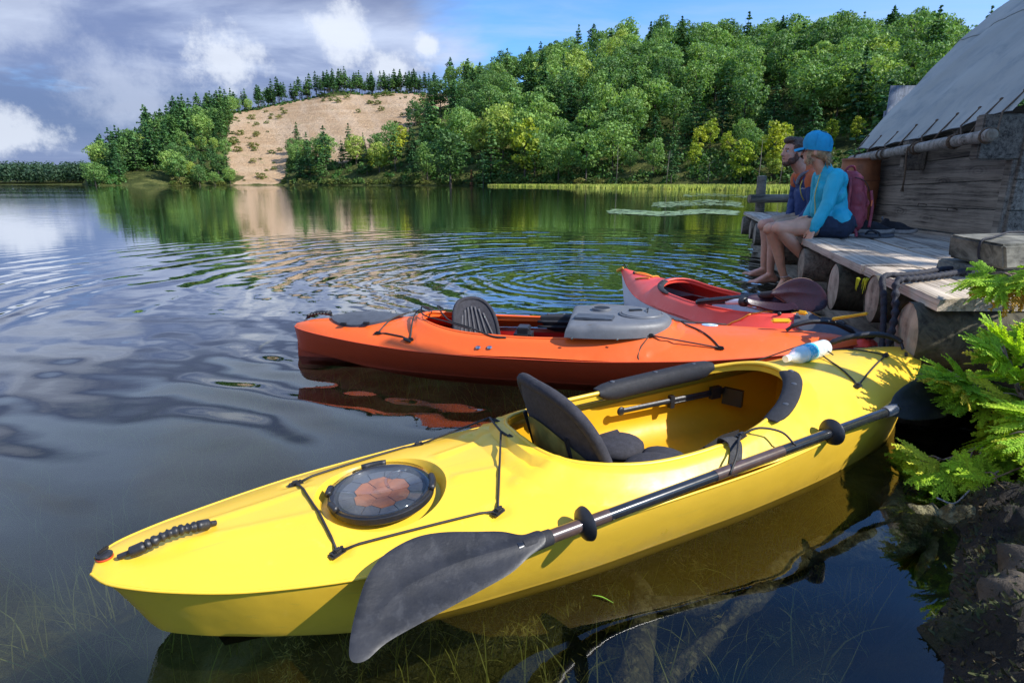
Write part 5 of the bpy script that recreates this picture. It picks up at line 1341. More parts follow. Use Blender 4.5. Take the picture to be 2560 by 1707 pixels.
# ---------------- long paddle resting on the yellow kayak
def blade_mesh(outline, O, A, W, thick=.006, dish=.008, mid=None, n=12, marg=(.085, .012)):
    """a spooned blade: outline (a along the shaft, w across) filled with rings drawn in towards its middle line"""
    pts = spline([(a, w_, 0) for a, w_ in outline], 5, True); N = A.cross(W).normalized(); m = MB()
    xs = [p.x for p in pts]; a0, a1 = min(xs), max(xs); k_ = len(pts); far_left = abs(a0) > abs(a1)
    lo, hi = (a0 + marg[0], a1 - marg[1]) if far_left else (a0 + marg[1], a1 - marg[0])
    mf = cr(*mid) if mid else (lambda x: 0.0)
    for side in (1, -1):
        base = len(m.v)
        for q in range(n + 1):
            f = (q / n)**1.15
            for p in pts:
                tx = min(hi, max(lo, p.x)); ty = mf(tx); x = p.x + (tx - p.x) * f; y = p.y + (ty - p.y) * f
                e = (y - mf(x)) / .10; sp_ = (x - a0) / (a1 - a0); z = dish * (e * e) + dish * 1.6 * (2 * sp_ - 1)**2
                rib = .0055 * math.exp(-((y - mf(x)) / .016)**2) * (1 - sp_ if not far_left else sp_)
                z += side * (thick * .5 * (1 - (1 - f)**8)) + rib
                m.v.append(tuple(O + A * x + W * y + N * z))
        for q in range(n):
            for j in range(k_):
                fc = (base + q * k_ + j, base + q * k_ + (j + 1) % k_, base + (q + 1) * k_ + (j + 1) % k_, base + (q + 1) * k_ + j); m.f.append(fc if side > 0 else fc[::-1])
    return m
def ypt(x, y, z): return Yk.M @ Vector((x, y, z))
pad1 = thing('paddle', 'long black kayak paddle lying along the side of the yellow kayak', 'paddle', tuple(ypt(1.6, -.34, .2)), math.radians(27.8))
S0, S1 = ypt(.895, -.360, .205), ypt(2.315, -.322, .245); A_ = (S1 - S0).normalized()
inb = (Yk.M.to_3x3() @ Vector((0, 1, 0)))
m = MB(); m.tube([S0 - A_ * .06, S0.lerp(S1, .22), S0.lerp(S1, .5), S0.lerp(S1, .78), S1 + A_ * .04], .0155, 20); m.build('shaft', M_shaft, pad1, smooth=1.0, world=True)
for f0, f1 in ((.015, .14), (.40, .60)):
    m = MB(); m.tube([S0.lerp(S1, f0), S0.lerp(S1, f1)], .0163, 20); m.build('shaft_sleeve', M_brownshaft, pad1, smooth=1.0, world=True)
m = MB(); m.tube([S0 - A_ * .045, S0 - A_ * .02, S0 + A_ * .0, S0 + A_ * .03], [.017, .0195, .0195, .0185], 20); m.build('ferrule', M_blackm, pad1, smooth=1.0, world=True)
m = MB(); m.tube([S1 - A_ * .03, S1 - A_ * .0, S1 + A_ * .03], [.0185, .0195, .017], 20); m.build('ferrule', M_grey, pad1, smooth=1.0, world=True)
for f in (.085, .765):
    c_ = S0.lerp(S1, f); q_ = A_.to_track_quat('Z', 'Y').to_matrix().to_4x4(); m = MB(); m.lathe([(.0158, -.008), (.022, -.006), (.040, .004), (.043, .012), (.040, .014), (.030, .004), (.0158, .008)], 32, Matrix.Translation(c_) @ q_); m.build('drip_ring', M_black, pad1, smooth=1.0, world=True)
th = math.radians(24); Wd = inb * math.cos(th) + Vector((0, 0, math.sin(th))); Wd = (Wd - A_ * Wd.dot(A_)).normalized()
oL = [(0.01, .017), (-.03, .024), (-.07, .05), (-.125, .072), (-.20, .098), (-.265, .105), (-.335, .088), (-.382, .052), (-.424, -.01), (-.452, -.068), (-.456, -.098), (-.432, -.106), (-.385, -.088), (-.30, -.076), (-.19, -.062), (-.10, -.050), (-.04, -.030), (.01, -.017)]
blade_mesh(oL, S0 - A_ * .005, A_, Wd, mid=([-.40, -.36, -.30, -.20, -.12, -.05, 0], [-.045, -.015, .008, .016, .010, .002, 0])).build('blade', M_blade, pad1, smooth=1.0, world=True)
th = math.radians(50); Wr = inb * math.cos(th) + Vector((0, 0, math.sin(th))); Wr = (Wr - A_ * Wr.dot(A_)).normalized()
oR = [(-.01, .017), (.03, .028), (.08, .055), (.16, .075), (.25, .085), (.33, .078), (.40, .045), (.44, .0), (.44, -.05), (.38, -.09), (.30, -.105), (.20, -.092), (.12, -.075), (.06, -.055), (.02, -.032), (-.01, -.017)]
oR = [(a * .86, b_ * .82) for a, b_ in oR]
blade_mesh(oR, S1 + A_ * .02, A_, Wr, dish=-.012, mid=([0, .1, .2, .3, .38], [0, -.006, -.012, -.014, -.015])).build('blade', M_blade, pad1, smooth=1.0, world=True)

# ---------------- orange kayak
Ok = Kayak('kayak', 'orange kayak lying crosswise behind the yellow one, with a grey console', (-1.284, 3.356), -10.36, 3.11,
    ([0, .04, .12, .3, .6, .9, 1.3, 1.7, 2.1, 2.5, 2.8, 3.0, 3.11], [.02, .055, .095, .155, .232, .285, .318, .322, .30, .245, .165, .08, .02]),
    ([0, .25, .5, .9, 1.6, 2.2, 2.8, 3.11], [.185, .17, .158, .148, .152, .172, .215, .24]),
    ([0, .15, .5, .8, 1.3, 2.0, 2.6, 3.11], [.20, .232, .25, .258, .268, .278, .275, .262]),
    [(.80, 0), (.83, .095), (.93, .165), (1.1, .215), (1.35, .238), (1.6, .24), (1.85, .225), (2.05, .165), (2.12, .08), (2.135, 0)], over=(.02, .12), p=2.6, rim=.030,
    feats=[pod(2.03, -.0, .0, .0, 0) if False else (lambda x, y: 0), small_pocket(.585, -.165), small_pocket(.79, -.215)], grooves=[(2.2, -.10, 2.75, -.05, -.003, .006)], step=.019, wl=.68, keel=-.06, lift=.09)
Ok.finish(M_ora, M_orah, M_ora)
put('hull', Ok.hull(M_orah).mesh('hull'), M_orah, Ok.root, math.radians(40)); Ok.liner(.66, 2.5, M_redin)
m = MB(); prof = [(.012, .17), (.62, .02), (.66, -.05), (.02, -.05), (.0, .0)]
for sd_ in (-.012, .012): m.v += [(x, sd_, z) for x, z in prof]
m.f += [(0, 1, 2, 3, 4), (9, 8, 7, 6, 5)] + [(k, 5 + k, 5 + (k + 1) % 5, (k + 1) % 5) for k in range(5)]
put('skeg', m.mesh('skeg'), M_orah, Ok.root)
# stern toggle, hatch with hinges
m = MB(); P = [Ok.p3(.07 + .15 * k / 10, .02, .022 + .012 * math.sin(PI * k / 10)) for k in range(11)]; m.tube(P, [.011 if k % 2 else .014 for k in range(11)], 10); m.tube([P[0], Ok.p3(.06, .0, .0)], .006, 6); m.tube([P[-1], Ok.p3(.235, .03, .0)], .006, 6)
for k in range(7): m.tube([Ok.p3(.08 + k * .02, .0, .03), Ok.p3(.09 + k * .02, .035, .04)], .006, 6)
put('carry_handle', m.mesh('handle'), M_black, Ok.root, 1.0)
def oval(ky, cx, cy, rx, ry, h_, mat, name, dz=0.0, dome=.012, n=40, rings=7):
    m = MB()
    for q in range(rings + 1):
        f = 1 - q / rings
        for k in range(n):
            a = 2 * PI * k / n; x, y = cx + rx * f * math.cos(a), cy + ry * f * math.sin(a)
            if q == 0: m.v.append(tuple(ky.p3(x, y, dz - .004)))
            else: pass
        if q == 0:
            for k in range(n): a = 2 * PI * k / n; m.v.append(tuple(ky.p3(cx + rx * math.cos(a), cy + ry * math.sin(a), dz + h_)))
        else:
            for k in range(n): a = 2 * PI * k / n; m.v.append(tuple(ky.p3(cx + rx * f * math.cos(a), cy + ry * f * math.sin(a), dz + h_ + dome * (1 - f * f) - (.004 if .70 < f < .80 else 0))))
    R_ = rings + 2
    for q in range(R_ - 1):
        for k in range(n): m.f.append((q * n + k, q * n + (k + 1) % n, (q + 1) * n + (k + 1) % n, (q + 1) * n + k))
    return put(name, m.mesh(name), mat, ky.root, .8)
hq = oval(Ok, .44, .035, .215, .155, .014, M_hatch, 'hatch', dome=.022)
for x, y in ((.36, -.112), (.50, -.118), (.33, .18), (.53, .19)):
    m = MB(); m.box(Ok.p3(x, y, .020), (.035, .022, .016), bev=.004); put('hinge', m.mesh('hinge'), M_black, hq, .7)
m = MB(); m.tube([Ok.p3(.42 + .13 * math.cos(a), .16 + .03 * math.sin(a), .045) for a in [k * PI / 8 for k in range(9)]], .012, 8); put('hatch_grip', m.mesh('grip'), M_hatch, hq, 1.0)
for a, b_ in ((.585, -.165), (.79, -.215)): Ok.fitting(a, b_, .0, big=1.0)
Ok.cordline([(.585, -.165), (.79, -.215)], r=.004)
def seam(ky, mat, r=.0035):
    for sd_ in (-1, 1):
        m = MB(); m.tube([Vector((x, sd_ * ky.w(x), ky.g(x) - .001)) for x in [ky.L * (1 - math.cos(PI * k / 90)) / 2 for k in range(91)]], r, 6); put('gunwale_seam', m.mesh('seam'), mat, ky.root, 3)
seam(Yk, M_yel, .004); seam(Ok, M_orah)
def arc(ky, pts, r, name, mat=M_cord): m = MB(); m.tube(spline([ky.p3(x, y, z) for x, y, z in pts], 8), r, 7); return put(name, m.mesh(name), mat, ky.root, 3)
arc(Ok, [(.585, -.165, .006), (.64, -.05, .02), (.75, .10, .022), (.86, .20, .012)], .0045, 'bungee'); arc(Ok, [(.79, -.215, .006), (.77, -.10, .022), (.76, .05, .03), (.79, .20, .014)], .0045, 'bungee')
arc(Ok, [(.79, -.215, .006), (.76, -.225, .012), (.80, -.235, .008)], .007, 'cord_knot')
arc(Ok, [(.84, .05, .02), (.80, -.02, .05), (.86, -.09, .05), (.92, -.02, .06), (.86, .06, .045), (.98, -.13, .03), (1.1, -.19, .012), (1.25, -.245, .004), (1.32, -.25, .004)], .0045, 'loose_cord')
arc(Ok, [(.81, .06, .02), (.79, .0, .045), (.83, -.10, .025), (.98, -.16, .018), (1.13, -.21, .010)], .004, 'loose_cord')
for x in (1.18, 1.24):
    m = MB(); m.lathe([(.014, 0), (.013, .004), (.007, .007), (0, .0075)], 16, Matrix.Translation(Ok.p3(x, -.283, .001)) @ Matrix.Rotation(.5, 4, 'X')); put('bolt', m.mesh('bolt'), M_steel, Ok.root, .8)
m = MB(); nu, nv = 30, 16
SX = 1.10
so = seatback(Ok, SX, .12, .355, .135, .08, M_fabric, rz=math.radians(-52), thick=.034, y0=.05)
c_ = Vector((SX, .05, 0)); Rm = Matrix.Rotation(math.radians(-52), 3, 'Z')
for off in (-.10, -.066, -.033, .0, .033, .066, .10):
    P = []
    for k in range(9):
        u = k / 8; z_ = .235 * (.13 + .70 * u * math.sqrt(max(.05, 1 - (off / .15)**2))); y_ = off * (1 - .35 * u) ; P.append(Rm @ (Vector((SX - .08 * z_ / .235 - .05 * (1 - (y_ / .15)**2) + .0195, .05 + y_, .12 + z_)) - c_) + c_)
    m = MB(); m.tube(P, .0065, 6); put('seat_rib', m.mesh('rib'), pmat('grey_seat_rib', (.085, .082, .088), .8, .15, 40), so, 3)
m = MB(); m.grid(20, 14, lambda u, v: Vector((1.05 + .36 * u, (v - .5) * .34, .075 + .03 * abs(2 * v - 1)**2))); put('seat_base', m.mesh('seat'), M_blackm, Ok.root, 3)
m = MB(); m.box((1.36, .07, .14), (.10, .14, .14), bev=.02); m.box((1.36, .07, .215), (.07, .10, .02), bev=.006); o = put('foot_block', m.mesh('block'), M_black, Ok.root, .8)
m = MB(); m.lathe([(.042, 0), (.044, .004), (.03, .006), (0, .002)], 24, Matrix.Translation((1.36, -.002, .14)) @ Matrix.Rotation(PI / 2, 4, 'X')); put('block_port', m.mesh('port'), pmat('very_dark_rubber', (.004, .004, .004), .9), o, 1.0)
f0, f1 = frac(Ok, 1.42, 1), frac(Ok, 1.74, 1); Ok.pad(min(f0, f1), max(f0, f1), .05, .02, M_blackm, hgt=.012, hang=.085)
for dz in (-.03, -.06):
    P = [Ok.p3(1.42 + .32 * k / 8, .235, dz + .004) + Vector((0, -.024, 0)) for k in range(9)]; m = MB(); m.tube(P, .009, 8); put('pad_rib', m.mesh('rib'), M_blackm, Ok.root, 3)
# console
def console():
    out = [(1.62, .26), (1.70, .285), (1.86, .275), (2.02, .22), (2.13, .13), (2.165, 0), (2.13, -.13), (2.02, -.22), (1.86, -.275), (1.70, -.290), (1.62, -.285)]
    P = spline([(a, b_, 0) for a, b_ in out], 5); P = [(p.x, p.y) for p in P]; n = len(P); m = MB(); cx, cy = 1.85, 0
    for f, dz in ((1.0, -.004), (.985, .018), (.965, .034), (.93, .044), (.86, .050)):
        for x, y in P: xx, yy = cx + (x - cx) * f, cy + (y - cy) * f; m.v.append((xx, yy, max(.255 + .012, Ok.z(min(2.3, x), max(-.29, min(.29, y))) if f > .99 else .268 + .004) + dz if f > .99 else .272 + dz + (.012 if xx > 1.75 else 0)))
    for q in range(4):
        for k in range(n - 1): m.f.append((q * n + k, q * n + k + 1, (q + 1) * n + k + 1, (q + 1) * n + k))
    m.f.append(tuple(4 * n + k for k in range(n)))
    for q in range(4): m.f.append((q * n, (q + 1) * n, (q + 2) * n - 1 + 0, (q + 1) * n - 1))
    return put('console', m.mesh('console'), M_grey, Ok.root, .6)
con = console(); zc_ = .272 + .050 + .012
m = MB(); m.box((1.76, -.10, zc_ - .006), (.20, .11, .016), Matrix.Rotation(-.12, 3, 'Z'), bev=.005); put('tray', m.mesh('tray'), M_hatch, con, .6)  # dark slab whose colour stands in for the shade of a sunken tray
m = MB(); m.lathe([(.046, .004), (.050, .004), (.052, .0), (.052, -.01)], 28, Matrix.Translation((1.79, .115, zc_))); put('cup_ring', m.mesh('ring'), M_grey, con, .8)
m = MB(); m.lathe([(.044, .0045), (.02, .004), (0, .003)], 28, Matrix.Translation((1.79, .115, zc_))); put('cup_holder', m.mesh('cup'), pmat('cup_shade_plastic', (.012, .012, .013), .6), con, 1)  # flat disc, near-black colour paints the shade down in the cup
m = MB(); m.lathe([(.115, -.004), (.115, .004), (.109, .007), (.106, .004), (.102, .010), (.03, .014), (0, .014)], 40, Matrix.Translation((2.0, .0, zc_ - .001)) @ Matrix.Scale(1.0, 4)); o = put('round_lid', m.mesh('lid'), M_grey, con, .6)
m = MB(); m.box((1.97, .03, zc_ + .016), (.07, .03, .008), Matrix.Rotation(.3, 3, 'Z'), bev=.003); m.tube([Vector((2.03, -.02, zc_ + .014)), Vector((2.035, .02, zc_ + .03)), Vector((2.03, .06, zc_ + .014))], .003, 6); put('lid_catch', m.mesh('catch'), M_black, o, .8)
for x, y in ((1.66, -.292), (1.88, -.278)):
    m = MB(); m.lathe([(.007, 0), (.006, .004), (0, .005)], 12, Matrix.Translation((x, y, .262)) @ Matrix.Rotation(PI / 2, 4, 'X')); put('rivet', m.mesh('rivet'), M_steel, con, .8)
# bow bungee, sticker, bow handle
q1, q2, q3, q4 = (2.04, -.205, .006), (2.375, -.215, .006), (2.20, .05, .010), (2.42, .09, .006)
for x, y in ((2.04, -.205), (2.375, -.215)): Ok.fitting(x, y, 0)
Ok.cordline([(2.04, -.205), (2.375, -.215)], r=.004); Ok.cordline([(2.375, -.215), (2.21, .06)], r=.004); Ok.cordline([(2.04, -.205), (2.12, -.02, .006), (2.21, .06)], r=.004); Ok.cordline([(2.15, .17), (2.21, .06), (2.45, .10)], r=.004)
arc(Ok, [(2.04, -.205, .006), (2.0, -.25, .004), (1.985, -.285, .002), (1.99, -.30, -.004)], .0025, 'loose_cord', M_rope)
m = MB(); m.lathe([(.030, 0), (.030, .002), (0, .0025)], 24, Matrix.Translation(Ok.p3(2.36, .055, .002)) @ Matrix.Scale(1.4, 4, (1, 0, 0))); put('oval_sticker', m.mesh('sticker'), pmat('blue_white_sticker', (.30, .42, .62), .4, .1, 10, col2=(.7, .72, .75), f2=(.48, .52)), Ok.root, 1)
hb = spline([Ok.p3(2.72, -.02, .01), Ok.p3(2.76, -.02, .04), Ok.p3(2.84, -.01, .062), Ok.p3(2.94, .0, .06), Ok.p3(3.02, .0, .03), Ok.p3(3.05, .0, .01)], 8)
m = MB(); m.tube(hb, [.009 if (k < 6 or k > 34) else .0125 for k in range(len(hb))], 12); o = put('bow_handle', m.mesh('handle'), M_black, Ok.root, 1.0)
m = MB(); m.box(Ok.p3(2.70, .02, .050), (.10, .030, .022), Matrix.Rotation(.15, 3, 'Z'), bev=.009); put('yellow_grip', m.mesh('grip'), M_yplas, Ok.root, .8)

# ---------------- red kayak
Rk = Kayak('kayak', 'coral-red kayak with white hull moored in front of the sitting couple', (.957, 5.02), -70.4, 2.42,
    ([0, .05, .15, .35, .6, .9, 1.2, 1.55, 1.9, 2.2, 2.36, 2.42], [.012, .03, .07, .15, .235, .30, .33, .33, .295, .20, .10, .03]),
    ([0, .1, .35, .8, 1.4, 2.0, 2.42], [.275, .245, .195, .165, .165, .19, .23]),
    ([0, .1, .35, .8, 1.4, 2.0, 2.42], [.30, .293, .285, .288, .285, .262, .26]),
    [(.80, 0), (.815, .10), (.87, .18), (1.0, .225), (1.25, .245), (1.5, .235), (1.72, .20), (1.88, .13), (1.94, .06), (1.955, 0)], over=(.10, .1), p=2.4, rim=.034, step=.02, wl=.86, keel=-.07)
Rk.finish(M_red, M_white, M_red)
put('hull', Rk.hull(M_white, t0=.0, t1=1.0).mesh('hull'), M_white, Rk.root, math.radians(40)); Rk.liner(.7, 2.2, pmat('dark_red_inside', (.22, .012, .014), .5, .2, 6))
m = MB(); m.tube([Rk.p3(.0, 0, .005), Rk.p3(.03, .0, .03), Rk.p3(.07, .03, .0)], .006, 6); o = put('bow_loop', m.mesh('loop'), M_cord, Rk.root, 3)
m = MB(); m.tube([Rk.p3(-.02, -.04, -.01), Rk.p3(.02, -.005, .0)], .014, 10); put('bow_toggle', m.mesh('toggle'), M_ostrap, Rk.root, 1)
for pts in ([(.18, .05), (.42, .10), (.50, -.02)], [(.25, -.03), (.50, -.02)], [(.36, .11), (.25, -.03)], [(.38, -.10), (.52, -.06)]): Rk.cordline(pts, r=.005, name='orange_cord', mat=M_ostrap)
m = MB(); m.ell(Rk.p3(.25, -.035, .008), .011, n=8, m=6); put('cord_end', m.mesh('e'), M_black, Rk.root, 3)
hq = oval(Rk, .665, .155, .085, .085, .010, M_hatch, 'round_hatch', dome=.004, n=28); m = MB(); m.box(Rk.p3(.665, .155, .022), (.10, .014, .012), Matrix.Rotation(1.0, 3, 'Z'), bev=.004); put('hatch_grip', m.mesh('g'), M_grey, hq, .8)
hq = oval(Rk, .70, .015, .055, .055, .008, M_hatch, 'cup_holder', dome=-.006, n=24); m = MB(); m.lathe([(.042, .0), (.0, -.001)], 24, Matrix.Translation(Rk.p3(.70, .015, .012))); put('cup_well', m.mesh('c'), MATS['cup_shade_plastic'], hq, 1)  # cup well is a flat disc too, its shade painted in
f0, f1 = frac(Rk, .815, -1), frac(Rk, 1.02, -1); Rk.pad(min(f0, f1), max(f0, f1), .03, .02, M_blackm, hgt=.012, hang=.01)
f0, f1 = frac(Rk, 1.20, 1), frac(Rk, 1.62, 1); Rk.pad(min(f0, f1), max(f0, f1), .05, .02, M_blackm, hgt=.016, hang=.05)
m = MB(); m.grid(16, 10, lambda u, v: Vector((1.15 + .5 * u, (v - .5) * .36, .10 + .04 * abs(2 * v - 1)**2))); put('seat_base', m.mesh('seat'), M_blackm, Rk.root, 3)
sr = seatback(Rk, 1.86, .12, .30, .16, -.04, M_blackm, thick=.03)
m = MB(); m.box((1.0, .02, .10), (.10, .22, .12), Matrix.Rotation(.5, 3, 'Y'), bev=.02); put('foot_support', m.mesh('fs'), pmat('pale_grey_plastic', (.35, .35, .40), .5), Rk.root, .8)
m = MB(); m.grid(12, 4, lambda u, v: Vector((1.0 + .75 * u, .20 - .05 * v, .19 - .07 * v))); put('inner_panel', m.mesh('ip'), MATS['pale_grey_plastic'], Rk.root, 1)
hq = oval(Rk, 2.17, -.0, .205, .150, .014, M_hatch, 'rear_hatch', dome=.018)
m = MB(); m.box(Rk.p3(2.02, -.05, .045), (.05, .028, .022), Matrix.Rotation(.5, 3, 'Z'), bev=.008); put('yellow_latch', m.mesh('y'), M_yplas, hq, .8)
m = MB(); m.tube([Rk.p3(2.16 + .07 * math.cos(a), .0 + .06 * math.sin(a), .034) for a in [k * PI / 8 for k in range(9)]], .008, 8); put('hatch_grip', m.mesh('g'), M_black, hq, 1.0)
Rk.cordline([(1.72, -.30), (1.80, -.20), (2.0, .18)], r=.004, name='orange_cord', mat=M_ostrap); m = MB(); m.ell(Rk.p3(1.93, -.12, .012), .012, n=8, m=6); put('cord_hook', m.mesh('e'), M_black, Rk.root, 3)
m = MB(); y0_ = Rk.M.inverted() @ Vector((1.60, 2.83, .345)); y1_ = Rk.M.inverted() @ Vector((1.71, 2.72, .40)); m.box((y0_ + y1_) / 2, ((y1_ - y0_).length, .026, .014), ((y1_ - y0_).to_track_quat('X', 'Z')).to_matrix(), bev=.006); put('yellow_latch', m.mesh('y'), M_yplas, Rk.root, .8)
m = MB(); m.tube([Rk.p3(2.36, .0, .0), Rk.p3(2.40, -.02, .03), Rk.p3(2.42, -.05, .05)], .012, 8); m.ell(Rk.p3(2.41, -.02, .03), (.03, .025, .02)); put('stern_handle', m.mesh('sh'), M_black, Rk.root, 1)
# two halves of a take-apart paddle on the red kayak
def PX(x, y): return (1540 + x / 4.055, 640 + y / 4.055)
def atz(x, y, z): d = ray(*PX(x, y)); s_ = (z - CAM_H) / d.z; return Vector((d.x * s_, d.y * s_, z))
pdl = thing('paddle', 'paddle half with the big maroon blade standing up beside the woman\'s foot', 'paddle', tuple(atz(1200, 430, .34)))
a, b_ = atz(830, 462, .30), atz(1600, 385, .392); m = MB(); m.tube([a, b_], .015, 16); m.build('shaft', M_shaft, pdl, smooth=1, world=True)
m = MB(); m.tube([b_ + (a - b_).normalized() * .07, b_], .020, 16); m.build('ferrule', M_blackm, pdl, smooth=1, world=True)
Aa = Vector((1, -.12, .0)).normalized(); Ww = Vector((.0, .25, .97)); Ww = (Ww - Aa * Ww.dot(Aa)).normalized()
def loc_outline(px, O, A, W): return [((p - O).dot(A), (p - O).dot(W)) for p in on_plane([PX(*q) for q in px], O, A, W)]
ol = loc_outline([(1560, 372), (1640, 318), (1740, 256), (1860, 225), (1960, 240), (2060, 300), (2120, 390), (2134, 470), (2095, 535), (1990, 563), (1880, 562), (1780, 520), (1690, 455), (1610, 410), (1562, 396)], b_, Aa, Ww)
blade_mesh(ol, b_, Aa, Ww, dish=.010, mid=([0, .1, .25, .4], [0, .012, .0, -.01])).build('blade', M_maroon, pdl, smooth=1, world=True)
m = MB(); pr_ = spline([(x, y, 0) for x, y in ol], 5, True); N_ = Aa.cross(Ww)
m.tube([b_ + Aa * (p.x) + Ww * p.y + N_ * (.012 * ((abs(p.y) / .11)**2 - .4)) for p in pr_ + [pr_[0]]], .0025, 5, False); m.build('blade_edge', pmat('tan_edge', (.28, .17, .12), .5), pdl, smooth=3, world=True)
pd2 = thing('paddle', 'paddle half with a white sleeve lying low across the red kayak cockpit', 'paddle', tuple(atz(1200, 470, .31)))
a, b_ = atz(820, 470, .27), atz(1350, 462, .345); m = MB(); m.tube([a, b_], .014, 16); m.build('shaft', M_shaft, pd2, smooth=1, world=True)
s0_, s1_ = a.lerp(b_, .60), a.lerp(b_, .86); m = MB(); m.tube([s0_, s1_], .0165, 16); m.build('white_sleeve', pmat('white_sleeve', (.72, .72, .78), .4), pd2, smooth=1, world=True)
dd_ = (b_ - a).normalized(); m = MB(); m.lathe([(.017, -.02), (.028, -.014), (.030, .0), (.028, .014), (.018, .02)], 20, Matrix.Translation(a.lerp(b_, .90)) @ dd_.to_track_quat('Z', 'Y').to_matrix().to_4x4()); m.build('drip_ring', M_black, pd2, smooth=1, world=True)
Aa = Vector((1, -.15, -.03)).normalized(); Ww = Vector((.0, .75, .66)); Ww = (Ww - Aa * Ww.dot(Aa)).normalized()
ol = loc_outline([(1330, 432), (1420, 396), (1560, 388), (1680, 412), (1780, 478), (1838, 545), (1780, 556), (1680, 560), (1560, 545), (1450, 520), (1330, 500)], b_, Aa, Ww)
blade_mesh(ol, b_, Aa, Ww, dish=.012, mid=([0, .1, .25, .4], [0, 0, -.01, -.03])).build('blade', M_maroon, pd2, smooth=1, world=True)

# ================================================================== PEOPLE
V3 = Vector
F_ = V3((-.963, .27, 0)); LFT = V3((-.27, -.963, 0)); UP = V3((0, 0, 1))
M_skin = pmat('skin', (.66, .345, .205), .5, .10, 14, .0005, 300, sss=.12)
M_skinm = pmat('skin_of_man', (.64, .33, .215), .5, .12, 14, .0005, 300, sss=.12)
M_hairb = pmat('brown_hair', (.085, .048, .028), .6, .45, 30, .003, 160, stretch=(1, 1, 1))
M_beard = pmat('brown_beard', (.11, .055, .035), .75, .4, 60, .002, 400)
M_blond = pmat('blond_hair', (.38, .25, .12), .55, .4, 30, .003, 140)
M_cyan = pmat('turquoise_jacket', (.010, .43, .56), .5, .08, 4, .004, 24)
M_cap = pmat('blue_cap', (.006, .32, .54), .7, .08, 20, .0008, 500)
M_navy = pmat('navy_jacket', (.018, .045, .15), .75, .2, 8, .003, 40)
M_orj = pmat('orange_fleece', (.62, .15, .05), .85, .12, 12, .003, 60)
M_khaki = pmat('khaki_shorts', (.42, .32, .23), .8, .12, 10, .003, 50)
M_denim = pmat('dark_denim', (.012, .020, .045), .8, .3, 20, .002, 90)
M_wine = pmat('wine_red_pack', (.26, .030, .045), .6, .2, 8, .003, 50)
def fold(amp, sc, sd, st=(1, 1, 1)):
    return lambda p: amp * (noise.noise(V3((p.x * sc * st[0] + sd, p.y * sc * st[1], p.z * sc * st[2]))) + .5 * noise.noise(V3((p.x * sc * 2.3 + sd, p.y * sc * 2.3, p.z * sc * 2.3 * st[2]))))
def lpt(o, f=0, l=0, u=0, FF=None, LL=None, UU=None): return V3(o) + (FF or F_) * f + (LL or LFT) * l + (UU or UP) * u
def rotm(FF, LL, UU): return Matrix((FF, LL, UU)).transposed()
def head(m, c, FF, LL, UU, s=1.0, beard=False):
    """a human head round centre c (the middle of the skull), face towards FF"""
    Rr = rotm(FF, LL, UU); P = lambda f, l, u: V3(c) + FF * (f * s) + LL * (l * s) + UU * (u * s)
    m.ell(P(-.012, 0, .028), (.096 * s, .073 * s, .086 * s), Rr, 20, 14)          # skull
    m.ell(P(.036, 0, -.025), (.056 * s, .058 * s, .078 * s), Rr, 18, 12)          # face
    m.ell(P(.050, 0, -.078), (.036 * s, .038 * s, .030 * s), Rr, 14, 10)          # chin
    for l in (-1, 1):
        m.ell(P(.028, .036 * l, -.055), (.045 * s, .020 * s, .034 * s), Rr)       # jaw
        m.ell(P(.060, .030 * l, -.018), (.024 * s, .021 * s, .020 * s), Rr)       # cheek
        m.ell(P(-.012, .074 * l, -.012), (.017 * s, .009 * s, .031 * s), Rr)      # ear
        m.ell(P(.079, .022 * l, .026), (.012 * s, .022 * s, .008 * s), Rr)        # brow
    m.caps(P(.084, 0, .020), .007 * s, P(.104, 0, -.020), .0125 * s, 10)          # nose
    for l in (-1, 1): m.ell(P(.092, .010 * l, -.024), (.010 * s, .007 * s, .008 * s), Rr)
    m.ell(P(.084, 0, -.046), (.010 * s, .022 * s, .006 * s), Rr); m.ell(P(.082, 0, -.058), (.010 * s, .020 * s, .0065 * s), Rr)   # lips
def face_parts(c, FF, LL, UU, s, parent, lipcol):
    Rr = rotm(FF, LL, UU); P = lambda f, l, u: V3(c) + FF * (f * s) + LL * (l * s) + UU * (u * s)
    for l in (-1, 1):
        m = MB(); m.ell(P(.0745, .029 * l, .008), (.0095 * s, .013 * s, .0075 * s), Rr); e = m.build('eye', pmat('eye_white', (.65, .62, .6), .25), parent, smooth=3, world=True)
        m = MB(); m.ell(P(.0815, .029 * l, .008), (.004 * s, .006 * s, .006 * s), Rr); m.build('iris', pmat('iris', (.03, .04, .05), .2), e, smooth=3, world=True)
        m = MB(); m.tube([P(.088, .014 * l, .030), P(.088, .03 * l, .034), P(.076, .046 * l, .028)], .0035 * s, 6); m.build('eyebrow', M_hairb, parent, smooth=3, world=True)
    m = MB(); m.tube([P(.084, -.022, -.052), P(.0925, 0, -.0525), P(.084, .022, -.052)], .0035 * s, 6); m.build('mouth', pmat(lipcol, (.30, .10, .085), .5), parent, smooth=3, world=True)
